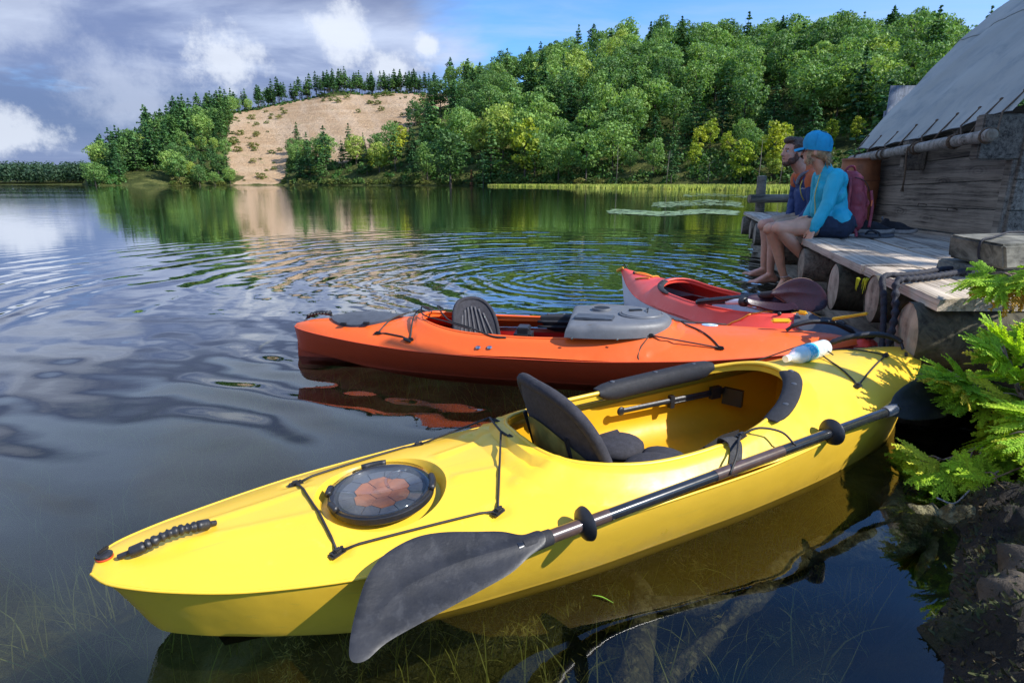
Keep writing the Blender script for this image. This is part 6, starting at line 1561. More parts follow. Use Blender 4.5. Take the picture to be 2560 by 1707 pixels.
def hand(m, wrist, d, pn, side, s=1.0, curl=.35, spread=.22):
    """palm plus five bent fingers; d along the hand, pn the palm normal (towards what it touches), side towards the thumb"""
    d = d.normalized(); side = (side - d * side.dot(d)).normalized(); pn = (pn - d * pn.dot(d)); pn = (pn - side * pn.dot(side)).normalized()
    w = V3(wrist)
    for k in range(4):
        o = (k - 1.5) * -.019 * s
        m.caps(w + side * o * .6 + d * .012 * s, .013 * s, w + side * o + d * .082 * s, .0105 * s, 8)
        L = (.066, .074, .070, .054)[k] * s; a = spread * (1.5 - k) * .5; fd = (d + side * a).normalized(); p = w + side * o + d * .085 * s
        for q in range(3):
            c_ = curl * (q + .6); dd2 = (fd * math.cos(c_) + pn * math.sin(c_)).normalized(); p2 = p + dd2 * (L * (.45, .32, .23)[q]); m.caps(p, (.0088 - .0009 * q) * s, p2, (.0080 - .0009 * q) * s, 8); p = p2
    t0 = w + side * .022 * s + d * .018 * s; t1 = t0 + (side * .75 + d * .6).normalized() * .040 * s; t2 = t1 + (side * .35 + d * .9 + pn * .2).normalized() * .034 * s
    m.caps(t0, .013 * s, t1, .0105 * s, 8); m.caps(t1, .010 * s, t2, .0082 * s, 8)
def foot(m, ankle, heel_dir, toe_dir, side, s=1.0):
    """heel, arch and five toes; toe_dir along the sole, heel_dir from ankle down to the sole"""
    a = V3(ankle); t = toe_dir.normalized(); h = heel_dir.normalized(); sd_ = (side - t * side.dot(t)).normalized()
    heel = a + h * .052 * s - t * .038 * s; m.ell(heel, .032 * s); m.caps(a, .036 * s, heel, .029 * s, 12)
    ball = a + h * .055 * s + t * .135 * s
    for o in (-.024, 0, .024):
        m.caps(a + h * .015 * s + t * .02 * s, .030 * s, ball + sd_ * o * s, .0185 * s, 12); m.caps(heel, .026 * s, ball + sd_ * o * s, .017 * s, 10)
    for k in range(5):
        o = (.036 - .0175 * k) * s; L = (.050, .046, .040, .033, .026)[k] * s; r_ = (.0135, .0098, .0092, .0086, .0082)[k] * s
        st_ = ball + sd_ * o - t * (.004 * k * s); m.caps(st_, r_ * 1.1, st_ + t * L * .55 - h * .004 * s, r_, 8); m.caps(st_ + t * L * .55 - h * .004 * s, r_, st_ + t * L + h * .004 * s, r_ * .85, 8)

# ---- woman
wom = thing('person', 'woman in turquoise hooded jacket and blue cap sitting on the dock edge', 'person', (2.76, 5.06, .55))
FM = MAT4[wom.name]
hipL, hipR = V3((2.77, 5.02, .65)), V3((2.79, 5.19, .65)); neck = V3((2.655, 5.11, 1.10)); hc = V3((2.548, 5.11, 1.262))
kL, kR = V3((2.262, 4.985, .630)), V3((2.262, 5.15, .612)); aL, aR = V3((2.555, 5.0, .335)), V3((2.425, 5.13, .185))
HF = (F_ * .93 + LFT * -.36).normalized(); HL = UP.cross(HF)
m = MB(); head(m, hc, HF, HL, UP, 1.0)
m.caps(neck + V3((.0, 0, -.05)), .052, hc + V3((.018, 0, -.07)), .047, 14)
m.caps(V3((2.76, 5.10, .68)), .125, V3((2.70, 5.11, .95)), .105); m.caps(V3((2.70, 5.04, 1.0)), .07, V3((2.70, 5.18, 1.0)), .07)
for h_, k_, a_ in ((hipL, kL, aL), (hipR, kR, aR)):
    m.caps(h_, .092, h_.lerp(k_, .55), .076, 16); m.caps(h_.lerp(k_, .5), .077, k_, .056, 16); m.ell(k_ + V3((-.01, 0, .004)), .054)
    c_ = k_.lerp(a_, .33); bk = (V3((.018, 0, 0)) if a_ is aR else V3((.012, 0, -.010))); m.caps(k_, .052, c_ + bk, .053, 16); m.caps(c_ + bk, .053, k_.lerp(a_, .75), .036, 16); m.caps(k_.lerp(a_, .7), .037, a_, .030, 14)
foot(m, aL, V3((.35, 0, -.2)), V3((.05, -.1, -1)), LFT * -1, .92); foot(m, aR, V3((.55, 0, -.85)), V3((-.75, -.15, -.62)), LFT * -1, .92)
shL, shR = V3((2.665, 4.95, 1.055)), V3((2.70, 5.28, 1.055)); elL, wrL = V3((2.60, 4.905, .84)), V3((2.515, 4.905, .640)); elR, wrR = V3((2.72, 5.33, .84)), V3((2.64, 5.30, .72))
for s_, e_, w_ in ((shL, elL, wrL), (shR, elR, wrR)): m.caps(s_, .048, e_, .036); m.caps(e_, .036, w_, .026)
hand(m, wrL + V3((-.008, 0, -.012)), V3((-.45, -.25, -.86)), V3((.3, 0, -.6)), V3((-.35, .9, 0)), .95, .10, .5)
hand(m, wrR, V3((-.9, -.2, -.25)), V3((0, 0, -1)), V3((0, -1, 0)), .95, .25)
put('body', fuse(m, .0055, 4, FM), M_skin, wom, 3)
face_parts(hc, HF, HL, UP, 1.0, wom, 'lips')
m = MB()                                                             # jacket: trunk, sleeves, cuffs, gathered hem, hood on the back
m.caps(V3((2.755, 5.11, .70)), .138, V3((2.725, 5.11, .93)), .118, 24); m.caps(V3((2.725, 5.11, .93)), .116, V3((2.68, 5.11, 1.035)), .098, 24)
m.caps(V3((2.70, 5.01, 1.02)), .070, V3((2.71, 5.23, 1.02)), .070, 18); m.caps(V3((2.715, 5.04, .90)), .088, V3((2.715, 5.19, .90)), .088, 18)
m.caps(V3((2.63, 5.06, .95)), .075, V3((2.66, 5.10, .78)), .095, 18); m.caps(V3((2.77, 5.03, .70)), .115, V3((2.79, 5.20, .70)), .115, 18)
m.caps(V3((2.66, 5.11, 1.06)), .075, V3((2.642, 5.11, 1.115)), .062, 20)
for s_, e_, w_ in ((shL, elL, wrL), (shR, elR, wrR)): m.caps(s_, .068, e_, .054, 18); m.caps(e_, .056, w_.lerp(e_, .18), .045, 18); m.caps(w_.lerp(e_, .12), .039, w_.lerp(e_, -.02), .038, 16)
m.caps(V3((2.67, 5.05, .74)), .075, V3((2.68, 5.17, .74)), .075, 16)
for k in range(7):                                                   # hood folds
    a = -1.3 + k * .43; m.ell(V3((2.755 + .030 * math.cos(a), 5.11 + .082 * math.sin(a), 1.04 - .05 * math.cos(a))), (.045, .04, .070))
put('jacket', fuse(m, .0065, 5, FM, lambda p: fold(.0055, 11, 2, (1, 1, .7))(p) + .002 * noise.noise(V3((p.x * 40, p.y * 40, p.z * 22)))), M_cyan, wom, 3)
m = MB(); m.tube(spline([V3((2.583, 5.055, 1.075)), V3((2.563, 5.04, 1.0)), V3((2.548, 5.03, .90)), V3((2.565, 5.03, .80)), V3((2.572, 5.03, .71))], 6), .0045, 6); m.build('zip', pmat('yellow_zip', (.55, .50, .12), .5), wom, smooth=3, world=True)
m = MB()
m.caps(hipL + V3((.02, 0, -.005)), .112, hipL.lerp(kL, .30), .096, 18); m.caps(hipR + V3((.02, 0, -.005)), .112, hipR.lerp(kR, .30), .096, 18); m.caps(hipL + V3((.03, 0, .02)), .11, hipR + V3((.03, 0, .02)), .11, 18)
o = put('shorts', fuse(m, .0065, 3, FM, fold(.004, 20, 5)), M_denim, wom, 3)
Mi = FM.inverted()                                                   # flatten where they press on the boards
for ob in (o,):
    for v in ob.data.vertices:
        if v.co.z < .006: v.co.z = .006
# cap
cc = hc + UP * .040 - HF * .006; CF = (HF * .995 + UP * .06).normalized(); CL_ = UP.cross(CF).normalized(); CU_ = CF.cross(CL_)
m = MB(); nn = 28; rings_ = [(1.0, -.030), (1.02, -.005), (1.0, .030), (.93, .060), (.78, .088), (.52, .108), (.22, .116), (0.02, .118)]
for f, h_ in rings_:
    for k in range(nn): a = 2 * PI * k / nn; fr_ = math.cos(a); m.v.append(tuple(cc + CF * (.111 * f * fr_ - .004 + (.010 if fr_ > .3 and h_ > .02 else 0)) + CL_ * (.087 * f * math.sin(a)) + CU_ * (h_ + (.008 * fr_ if h_ > .05 else 0) + (-.006 * (1 - fr_) if h_ < 0 else 0))))
for i in range(len(rings_) - 1):
    for k in range(nn): m.f.append((i * nn + k, i * nn + (k + 1) % nn, (i + 1) * nn + (k + 1) % nn, (i + 1) * nn + k))
m.f.append(tuple((len(rings_) - 1) * nn + k for k in range(nn)))
cap = m.build('cap', M_cap, wom, smooth=3, world=True)
m = MB(); m.grid(16, 9, lambda u, v: cc + CF * (.085 + (.088 * v) * math.cos((u - .5) * 2.0) ** .5) + CL_ * (.078 * math.sin((u - .5) * 2.5) * (1 - .06 * v)) + CU_ * (-.012 - .020 * v**1.5 - .020 * (2 * u - 1)**2))
m.grid(16, 9, lambda u, v: cc + CF * (.085 + (.088 * v) * math.cos((u - .5) * 2.0) ** .5) + CL_ * (.078 * math.sin((u - .5) * 2.5) * (1 - .06 * v)) + CU_ * (-.015 - .020 * v**1.5 - .020 * (2 * u - 1)**2))
m.build('brim', M_cap, cap, smooth=3, world=True)
m = MB(); m.ell(cc + CU_ * .118, (.007, .007, .004)); m.build('button', M_cap, cap, smooth=3, world=True)
for a in (0, PI / 3, 2 * PI / 3):
    P = []
    for f, h_ in rings_[1:]:
        P.append(cc + CF * (.1125 * f * math.cos(a + .5) - .004) + CL_ * (.0885 * f * math.sin(a + .5)) + CU_ * h_)
    m = MB(); m.tube(P, .0014, 5); m.build('cap_seam', M_cap, cap, smooth=3, world=True)
# hair: strands pulled back below the cap into a loose ponytail over the hood
R = random.Random(8); m = MB()
m.ell(hc + HF * -.045 + UP * -.012, (.058, .070, .062), rotm(HF, HL, UP)); m.ell(hc + HF * -.085 + UP * -.045, (.038, .04, .045), rotm(HF, HL, UP))
m.ell(hc + HL * .060 + HF * -.02 + UP * -.005, (.05, .02, .045), rotm(HF, HL, UP))
for k in range(54):
    sd_ = R.uniform(-1, 1); a = hc + HF * R.uniform(.0, .055) + HL * (.070 * (1 if sd_ > -.6 else -1)) + UP * R.uniform(-.02, .02)
    b_ = hc + HF * -.075 + HL * .03 * sd_ + UP * R.uniform(-.06, -.03); c_ = b_ + HF * -R.uniform(.02, .06) + UP * R.uniform(-.09, -.01) + HL * R.uniform(-.03, .04)
    m.tube(spline([a, a.lerp(b_, .5) + HL * .014 + UP * -.012, b_, c_], 4), [.0042] * 12 + [.0015], 4)
for k in range(22):
    a = hc + HF * R.uniform(.02, .05) + HL * .066 + UP * R.uniform(-.01, .01); m.tube(spline([a, a + UP * -.05 + HL * .008, a + UP * -R.uniform(.07, .13) + HF * R.uniform(-.03, .02)], 4), [.003] * 8 + [.001], 4)
m.build('hair', M_blond, wom, smooth=3, world=True)
m = MB(); m.tube([aR + V3((.036 * math.cos(a), .036 * math.sin(a), .022 + .008 * math.cos(a))) for a in [k * PI / 10 for k in range(21)]], .0028, 6); m.build('anklet', pmat('silver_anklet', (.6, .6, .62), .4, .2, 90), wom, smooth=3, world=True)

# ---- man
man = thing('person', 'bearded man in navy and orange jacket and khaki shorts sitting beyond the woman', 'person', (2.95, 5.66, .55))
FM = MAT4[man.name]
hL, hR = V3((2.93, 5.58, .655)), V3((2.97, 5.76, .655)); nk = V3((2.735, 5.62, 1.115)); hc = V3((2.585, 5.60, 1.275))
kL, kR = V3((2.43, 5.52, .588)), V3((2.46, 5.74, .610)); aL, aR = V3((2.475, 5.53, .165)), V3((2.50, 5.74, .185))
HF = (F_ * .90 + LFT * .42).normalized(); HL = UP.cross(HF); s_ = 1.06
m = MB(); head(m, hc, HF, HL, UP, s_)
m.caps(nk + V3((.0, 0, -.05)), .064, hc + V3((.030, 0, -.07)), .058, 14); m.caps(V3((2.93, 5.66, .70)), .13, V3((2.80, 5.64, .98)), .12)
for h_, k_, a_ in ((hL, kL, aL), (hR, kR, aR)):
    m.caps(h_, .092, k_, .060, 16); m.ell(k_ + V3((-.012, 0, 0)), .058)
    c_ = k_.lerp(a_, .32) + V3((.022, 0, 0)); m.caps(k_, .054, c_, .054, 16); m.caps(c_, .053, k_.lerp(a_, .78), .036, 16); m.caps(k_.lerp(a_, .7), .037, a_, .033, 14)
foot(m, aL, V3((.1, 0, -1)), V3((-1, -.08, -.10)), LFT * -1, 1.06); foot(m, aR, V3((.1, 0, -1)), V3((-1, -.02, .05)), LFT * -1, 1.06)
sL, sR = V3((2.735, 5.44, 1.03)), V3((2.79, 5.83, 1.05)); eL, wL = V3((2.745, 5.40, .80)), V3((2.665, 5.45, .67)); eR, wR = V3((2.80, 5.90, .84)), V3((2.72, 5.80, .70))
for a_, b_, c_ in ((sL, eL, wL), (sR, eR, wR)): m.caps(a_, .05, b_, .04); m.caps(b_, .04, c_, .029)
hand(m, wL, V3((-.9, .3, -.2)), V3((0, 0, -1)), V3((0, 1, 0)), 1.05, .3); hand(m, wR, V3((-.9, -.3, -.2)), V3((0, 0, -1)), V3((0, -1, 0)), 1.05, .3)
put('body', fuse(m, .0058, 4, FM), M_skinm, man, 3)
face_parts(hc, HF, HL, UP, s_, man, 'mans_lips')
P = lambda f, l, u: hc + HF * (f * s_) + HL * (l * s_) + UP * (u * s_); Rr = rotm(HF, HL, UP)
m = MB(); m.ell(P(-.022, 0, .058), (.094, .078, .075), Rr, 24, 16); m.ell(P(-.055, 0, .01), (.066, .078, .085), Rr); m.ell(P(.035, 0, .098), (.060, .062, .034), Rr); m.ell(P(.060, .015, .105), (.035, .045, .026), Rr)
for l in (-1, 1): m.ell(P(.010, .070 * l, .04), (.040, .014, .045), Rr)
put('hair', fuse(m, .005, 2, FM, lambda p: .006 * noise.noise(p * 60) + .005 * noise.noise(p * 28)), M_hairb, man, 3)
m = MB(); m.ell(P(.050, 0, -.088), (.040, .044, .030), Rr)
for l in (-1, 1): m.ell(P(.026, .042 * l, -.066), (.046, .021, .036), Rr); m.ell(P(.0, .062 * l, -.035), (.024, .014, .042), Rr)
m.ell(P(.086, 0, -.040), (.008, .026, .0045), Rr)
put('beard', fuse(m, .0045, 2, FM, lambda p: .003 * noise.noise(p * 110)), M_beard, man, 3)
m = MB()
m.caps(V3((2.945, 5.66, .68)), .155, V3((2.86, 5.65, .88)), .15, 22); m.caps(V3((2.86, 5.65, .88)), .148, V3((2.79, 5.64, 1.0)), .118, 22)
m.caps(sL + V3((.01, .04, -.01)), .082, sR + V3((0, -.04, -.01)), .082, 18); m.caps(V3((2.80, 5.52, .92)), .11, V3((2.83, 5.76, .92)), .11, 18); m.caps(V3((2.76, 5.60, .90)), .10, V3((2.80, 5.62, .74)), .11, 18)
for a_, b_, c_ in ((sL, eL, wL), (sR, eR, wR)): m.caps(a_, .080, b_, .062, 16); m.caps(b_, .064, c_.lerp(b_, .1), .045, 16)
m.caps(nk + V3((.01, 0, -.06)), .088, nk + V3((-.005, 0, -.01)), .075, 18)
put('jacket', fuse(m, .0065, 5, FM, fold(.007, 14, 9)), M_navy, man, 3)
m = MB(); m.caps(sL + V3((.02, .03, .018)), .080, sR + V3((.01, -.03, .018)), .080, 20); m.caps(sL, .086, sL.lerp(eL, .12), .084, 18); m.caps(sR, .086, sR.lerp(eR, .16), .083, 18)
m.caps(nk + V3((.005, 0, -.04)), .090, nk + V3((-.01, 0, .012)), .076, 20); m.ell(nk + V3((-.055, -.01, -.06)), (.05, .055, .06))
put('orange_yoke', fuse(m, .0065, 4, FM, fold(.005, 16, 3)), M_orj, man, 3)
m = MB(); m.tube(spline([nk + V3((.06, -.04, .01)), nk + V3((.035, -.085, -.005)), nk + V3((-.02, -.088, -.015)), nk + V3((-.07, -.05, -.05)), nk + V3((-.085, -.03, -.12))], 8), .018, 10); m.build('hood_edge', pmat('grey_knit', (.20, .22, .25), .9, .25, 60), man, smooth=3, world=True)
m = MB(); m.tube(spline([V3((2.655, 5.50, 1.03)), V3((2.640, 5.495, .97)), V3((2.655, 5.49, .90)), V3((2.69, 5.50, .85))], 6), .005, 6); m.build('piping', pmat('yellow_piping', (.5, .45, .1), .6), man, smooth=3, world=True)
m = MB()                                                             # small pale lettering on the chest, worn to a few marks
for k, (dx_, dz_) in enumerate(((0, 0), (.014, .002), (.027, -.001), (.040, .002), (.052, .0))): m.box(V3((2.662 - dx_ * .1, 5.478 + .0, .955)) + V3((-.02 + dx_ * .9, -.005, dz_)), (.008, .004, .014 if k % 2 else .010), bev=.001)
m.build('chest_logo', pmat('pale_print', (.6, .62, .65), .7), man, world=True)
m = MB()
for h_, k_ in ((hL, kL), (hR, kR)): m.caps(h_ + V3((.02, 0, 0)), .112, h_.lerp(k_, .45), .092, 18); m.caps(h_.lerp(k_, .4), .094, h_.lerp(k_, .80), .080, 18)
m.caps(hL + V3((.02, 0, .02)), .11, hR + V3((.02, 0, .02)), .11, 18)
o = put('shorts', fuse(m, .0065, 3, FM, fold(.006, 18, 8)), M_khaki, man, 3)
for v in o.data.vertices:
    if v.co.z < .006: v.co.z = .006

# ---- backpack, shoes, sandals
PK0 = len(bpy.data.objects)
bp = thing('backpack', 'wine-red backpack propped behind the woman in the turquoise jacket', 'backpack', (2.99, 5.16, .555)); FM = MAT4[bp.name]
m = MB(); m.caps(V3((3.00, 5.06, .68)), .10, V3((2.965, 5.06, 1.02)), .085, 20); m.caps(V3((3.00, 5.26, .68)), .10, V3((2.965, 5.26, 1.02)), .085, 20); m.caps(V3((3.0, 5.06, .85)), .10, V3((3.0, 5.26, .85)), .10, 18); m.caps(V3((2.965, 5.08, 1.04)), .078, V3((2.965, 5.24, 1.04)), .078, 18); m.caps(V3((3.0, 5.06, .67)), .095, V3((3.0, 5.26, .67)), .095, 18)
put('pack_body', fuse(m, .0075, 5, FM, fold(.007, 14, 6)), M_wine, bp, 3)
m = MB(); m.caps(V3((3.085, 5.08, .72)), .055, V3((3.055, 5.09, .96)), .050, 16); m.caps(V3((3.085, 5.24, .72)), .055, V3((3.055, 5.23, .96)), .050, 16); m.caps(V3((3.085, 5.08, .84)), .055, V3((3.085, 5.24, .84)), .055); m.caps(V3((3.06, 5.1, .95)), .05, V3((3.06, 5.22, .95)), .05)
put('front_pocket', fuse(m, .0075, 4, FM, fold(.006, 18, 16)), pmat('lighter_wine_pack', (.36, .045, .06), .6, .2, 9, .003, 50), bp, 3)
m = MB(); m.tube(spline([V3((2.90, 5.11, 1.10)), V3((2.92, 5.10, 1.145)), V3((2.97, 5.10, 1.15)), V3((3.0, 5.11, 1.10))], 6), .010, 8); m.build('haul_loop', M_wine, bp, smooth=3, world=True)
for pts in ([(2.90, 5.0, 1.06), (2.885, 4.955, .95), (2.89, 4.955, .80), (2.94, 4.965, .68), (3.0, 4.97, .60), (2.985, 4.93, .565)], [(3.09, 4.985, .95), (3.12, 4.98, .80), (3.115, 4.975, .64)], [(2.93, 4.99, 1.0), (3.02, 4.975, .9), (3.05, 4.98, .72)]):
    P = spline([V3(p) for p in pts], 8); m = MB(); m.tube(P, .014, 8, flat=.35, up=(0, 1, 0)); m.build('strap', M_wine, bp, smooth=3, world=True)
m = MB(); m.tube(spline([V3((2.93, 4.985, 1.06)), V3((3.03, 4.985, 1.02)), V3((3.10, 5.0, .90)), V3((3.12, 5.0, .74))], 8), .0035, 6); m.build('zip', M_cord, bp, smooth=3, world=True)
m = MB(); m.box((3.105, 4.975, .845), (.010, .006, .05)); m.build('orange_pull', pmat('orange_pull', (.8, .16, .03), .5), bp, world=True)
m = MB(); m.ell((2.985, 4.955, .655), (.014, .008, .016)); m.build('buckle', M_black, bp, smooth=3, world=True)
bp.location = bp.location + V3((-.055, .06, 0)); bp.scale = (.95, .95, .98)
def shoe(name, label, x, y, ang, group):
    r = thing(name, label, 'shoe', (x, y, .553), ang, group); n = 26
    def outl(a): c, s = math.cos(a), math.sin(a); L = .145; Wd_ = .046 + .006 * c; return L * c, Wd_ * s * (1 if c > 0 else .92) - .006 * math.sin(a * 2) * 0
    m = MB()
    for h_, f in ((0, .97), (.004, 1.0), (.018, 1.0), (.026, .96)):
        for k in range(n): a = 2 * PI * k / n; px2, py2 = outl(a); m.v.append((px2 * f, py2 * f, h_ + (.010 * max(0, math.cos(a))**3)))
    for i in range(3):
        for k in range(n): m.f.append((i * n + k, i * n + (k + 1) % n, (i + 1) * n + (k + 1) % n, (i + 1) * n + k))
    m.f.append(tuple(range(n))[::-1]); m.f.append(tuple(3 * n + k for k in range(n))); put('sole', m.mesh('sole'), pmat('worn_shoe_sole', (.30, .27, .24), .7, .25, 30), r, .9)
    m = MB()
    for q, (f, h_) in enumerate(((.93, .024), (.95, .040), (.86, .062), (.66, .082))):
        for k in range(n):
            a = 2 * PI * k / n; px2, py2 = outl(a); xx = px2 * f - .030 * (q / 3)**1.5; hz = h_ if xx < .0 else h_ - (h_ - .024) * .62 * min(1, xx / .10)
            if q == 3: xx = -.050 + .052 * math.cos(a); py2 = .036 * math.sin(a) / .66; hz = .086 + .014 * (math.cos(a) < -.5) - .008 * math.cos(a)
            m.v.append((xx, py2 * f, hz))
    for i in range(3):
        for k in range(n): m.f.append((i * n + k, i * n + (k + 1) % n, (i + 1) * n + (k + 1) % n, (i + 1) * n + k))
    r.scale = (1.12, 1.15, 1.25)
    put('upper', m.mesh('upper'), pmat('black_shoe_fabric', (.016, .016, .02), .8, .3, 30, .0015, 200), r, 3)
    m = MB(); m.ell((.02, 0, .056), (.055, .022, .020), Matrix.Rotation(.35, 3, 'Y')); put('tongue', m.mesh('t'), M_blackm, r, 3)
    for k in range(5): x_ = .0 + k * .014; m = MB(); m.tube([(x_, -.022, .066 - .006 * k), (x_ + .006, 0, .078 - .006 * k), (x_, .022, .066 - .006 * k)], .0022, 5); put('lace', m.mesh('l'), pmat('dark_lace', (.05, .05, .06), .8), r, 3)
    m = MB(); m.tube([(-.108, 0, .085), (-.125, 0, .105), (-.118, 0, .118)], .007, 6, flat=1); put('heel_tab', m.mesh('h'), M_grey, r, 3)
    return r
shoe('sneaker', 'black sneaker behind the flip-flops, the one nearer the backpack', 3.40, 5.52, -.42, 'pair of black sneakers'); shoe('sneaker', 'black sneaker by the cabin wall, right of its twin', 3.60, 5.50, -.42, 'pair of black sneakers')
def flip(label, x, y, ang, z=.553, tilt=0):
    r = thing('flip_flop', label, 'sandal', (x, y, z), ang, 'pair of black flip-flops'); n = 24; m = MB()
    def o_(a): c, s = math.cos(a), math.sin(a); return .148 * c, (.046 + .008 * c) * s
    for h_, f in ((0, .97), (.003, 1), (.018, 1), (.021, .97)):
        for k in range(n): a, b_ = o_(2 * PI * k / n); m.v.append((a * f, b_ * f, h_ + .006 * (a / .135)**2))
    for i in range(3):
        for k in range(n): m.f.append((i * n + k, i * n + (k + 1) % n, (i + 1) * n + (k + 1) % n, (i + 1) * n + k))
    m.f.append(tuple(range(n))[::-1]); m.f.append(tuple(3 * n + k for k in range(n))); put('sole', m.mesh('s'), pmat('grey_sandal_sole', (.05, .05, .055), .6, .2, 40), r, .9)
    m = MB()
    for sd_ in (-1, 1): m.tube(spline([V3((.075, 0, .024)), V3((.045, .018 * sd_, .052)), V3((0, .038 * sd_, .046)), V3((-.035, .044 * sd_, .018))], 6), .010, 8, flat=.45)
    put('thong', m.mesh('t'), M_blackm, r, 3); m = MB(); m.grid(10, 6, lambda u, v: (-.105 + .19 * u, (v - .5) * .055 * (1 - .2 * abs(2 * u - 1)), .0235 + .006 * ((-.105 + .19 * u) / .135)**2)); put('footbed', m.mesh('f'), M_blackm, r, 3)
flip('black flip-flop lying nearest the seated woman on the dock boards', 3.10, 5.02, 2.85); flip('black flip-flop with its strap up, just behind the nearer one', 3.17, 5.13, 2.9)

# ================================================================== PLANTS, BANK, WATER WEEDS
seam(Rk, M_red)
# ---- cedar on the bank at the right
M_ced = leaf_mat('cedar_scale_leaves', [(0, (.20, .38, .025)), (.4, (.34, .52, .03)), (.72, (.46, .62, .04)), (.84, (.54, .56, .04)), (.93, (.56, .36, .04)), (1, (.62, .30, .03))], .015, .35)
M_cbark = pmat('cedar_bark', (.24, .17, .13), .85, .3, 30, .002, 120)
M_cbarkd = pmat('dark_cedar_bark', (.06, .045, .03), .95, .4, 12, .01, 40)
def frond(seed, L=.085):
    """a spray of white cedar: three flat fans, each a stem with alternate twigs carrying short blunt scale-leaf lobes"""
    RR = random.Random(seed); m = MB()
    def rib(X, p, q, r0, r1):
        d = (q - p); t_ = d.normalized(); s_ = V3((-t_.y, t_.x, 0)); b0 = len(m.v); md = p.lerp(q, .65)
        for v in (p - s_ * r0, p + V3((0, 0, r0 * .5)), p + s_ * r0, md - s_ * r1, md + V3((0, 0, r1 * .5)), md + s_ * r1, q): m.v.append(tuple(X @ v))
        for a, b_ in ((0, 1), (1, 2)): m.f.append((b0 + a, b0 + b_, b0 + b_ + 3, b0 + a + 3))
        m.f += [(b0 + 3, b0 + 4, b0 + 6), (b0 + 4, b0 + 5, b0 + 6)]
    for fan in range(3):
        X = Matrix.Translation((.018 * fan, .006 * RR.uniform(-1, 1), 0)) @ Matrix.Rotation((0, .75, -.7)[fan] + RR.uniform(-.2, .2), 4, 'Z') @ Matrix.Rotation(RR.uniform(-.35, .35), 4, 'X') @ Matrix.Rotation(RR.uniform(-.1, .35), 4, 'Y')
        Lf = L * (1, .75, .75)[fan] * RR.uniform(.85, 1.1); n = 8
        cu = lambda x: V3((x, .10 * Lf * math.sin(x / Lf * 2 + seed), -.22 * x * x / Lf))
        for k in range(n): rib(X, cu(Lf * k / n), cu(Lf * (k + 1) / n), .0022, .0024)
        for k in range(n):
            for sd_ in (-1, 1):
                x = Lf * (k + .3 + .4 * (sd_ > 0)) / n; p = cu(x); a = sd_ * (.72 - .3 * k / n) + RR.uniform(-.1, .1); l = Lf * (.52 * math.sin(PI * min(1, .22 + .78 * (1 - k / n))) + .10) * RR.uniform(.8, 1.1)
                d = V3((math.cos(a), math.sin(a), -.12 + RR.uniform(-.12, .12))); mm = max(2, int(l / .0085)); last = p
                for j in range(mm):
                    q = p + d * (l * (j + 1) / mm) + V3((.12 * l * ((j + 1) / mm)**2, 0, -.12 * l * ((j + 1) / mm)**2)); rib(X, last, q, .0021, .0026)
                    for s2 in (-1, 1):
                        a2 = a + s2 * .68; ll = (.0115 if j < mm * .55 else .008) * RR.uniform(.8, 1.25); o_ = q.lerp(last, .4); rib(X, o_, o_ + V3((math.cos(a2) * ll, math.sin(a2) * ll, -.001)), .0020, .0029)
                    last = q
    return m.mesh('spray')
FR = [frond(s, .080 + .012 * (s % 3)) for s in range(5)]
for f in FR: f.materials.append(M_ced); f.polygons.foreach_set('use_smooth', [False] * len(f.polygons))
ced = thing('cedar_tree', 'bright green white cedar with some orange sprays leaning over the water at the right', 'tree', (2.05, 1.55, .20))
R = random.Random(31)
tr_ = MB(); tr_.tube(spline([V3((2.10, 1.45, .0)), V3((2.05, 1.50, .22)), V3((1.98, 1.60, .45)), V3((2.0, 1.72, .75)), V3((2.10, 1.8, 1.3)), V3((2.2, 1.85, 2.1)), V3((2.25, 1.9, 2.9))], 8), [.085] * 8 + [.07] * 16 + [.045] * 16 + [.02] * 9, 12); tr_.build('trunk', M_cbarkd, ced, smooth=3, world=True)
BR = [([(2.0, 1.58, .42), (1.85, 1.76, .36), (1.70, 1.81, .20), (1.57, 1.83, .11), (1.46, 1.85, .05)], 1), ([(1.85, 1.72, .28), (1.72, 1.88, .27), (1.68, 1.93, .28), (1.60, 1.95, .32)], 1),
      ([(1.78, 1.78, .22), (1.74, 1.86, .30), (1.71, 1.88, .37), (1.68, 1.90, .43)], 1), ([(2.0, 1.66, .40), (1.92, 1.82, .36), (1.86, 1.86, .41), (1.82, 1.88, .46)], 1),
      ([(2.0, 1.70, .50), (1.92, 1.76, .42), (1.84, 1.78, .34), (1.76, 1.80, .26)], 1), ([(2.02, 1.60, .30), (1.84, 1.64, .22), (1.68, 1.67, .16), (1.55, 1.69, .08)], 1),
      ([(2.0, 1.55, .30), (1.80, 1.52, .16), (1.66, 1.50, .06), (1.56, 1.47, -.01)], 1), ([(2.0, 1.62, .5), (1.9, 1.66, .36), (1.80, 1.68, .26), (1.70, 1.70, .18)], 1),
      ([(2.15, 1.95, .80), (2.06, 2.08, .74), (1.97, 2.16, .69), (1.88, 2.19, .66)], 1), ([(2.02, 1.70, .65), (2.0, 1.78, .56), (1.95, 1.84, .54), (1.91, 1.88, .54)], 1),
      ([(2.05, 1.52, .25), (1.88, 1.45, .12), (1.76, 1.38, .02), (1.66, 1.33, -.04)], 1), ([(1.95, 1.60, .38), (1.78, 1.60, .34), (1.66, 1.62, .30), (1.58, 1.64, .26)], 1)]
cnt = 0
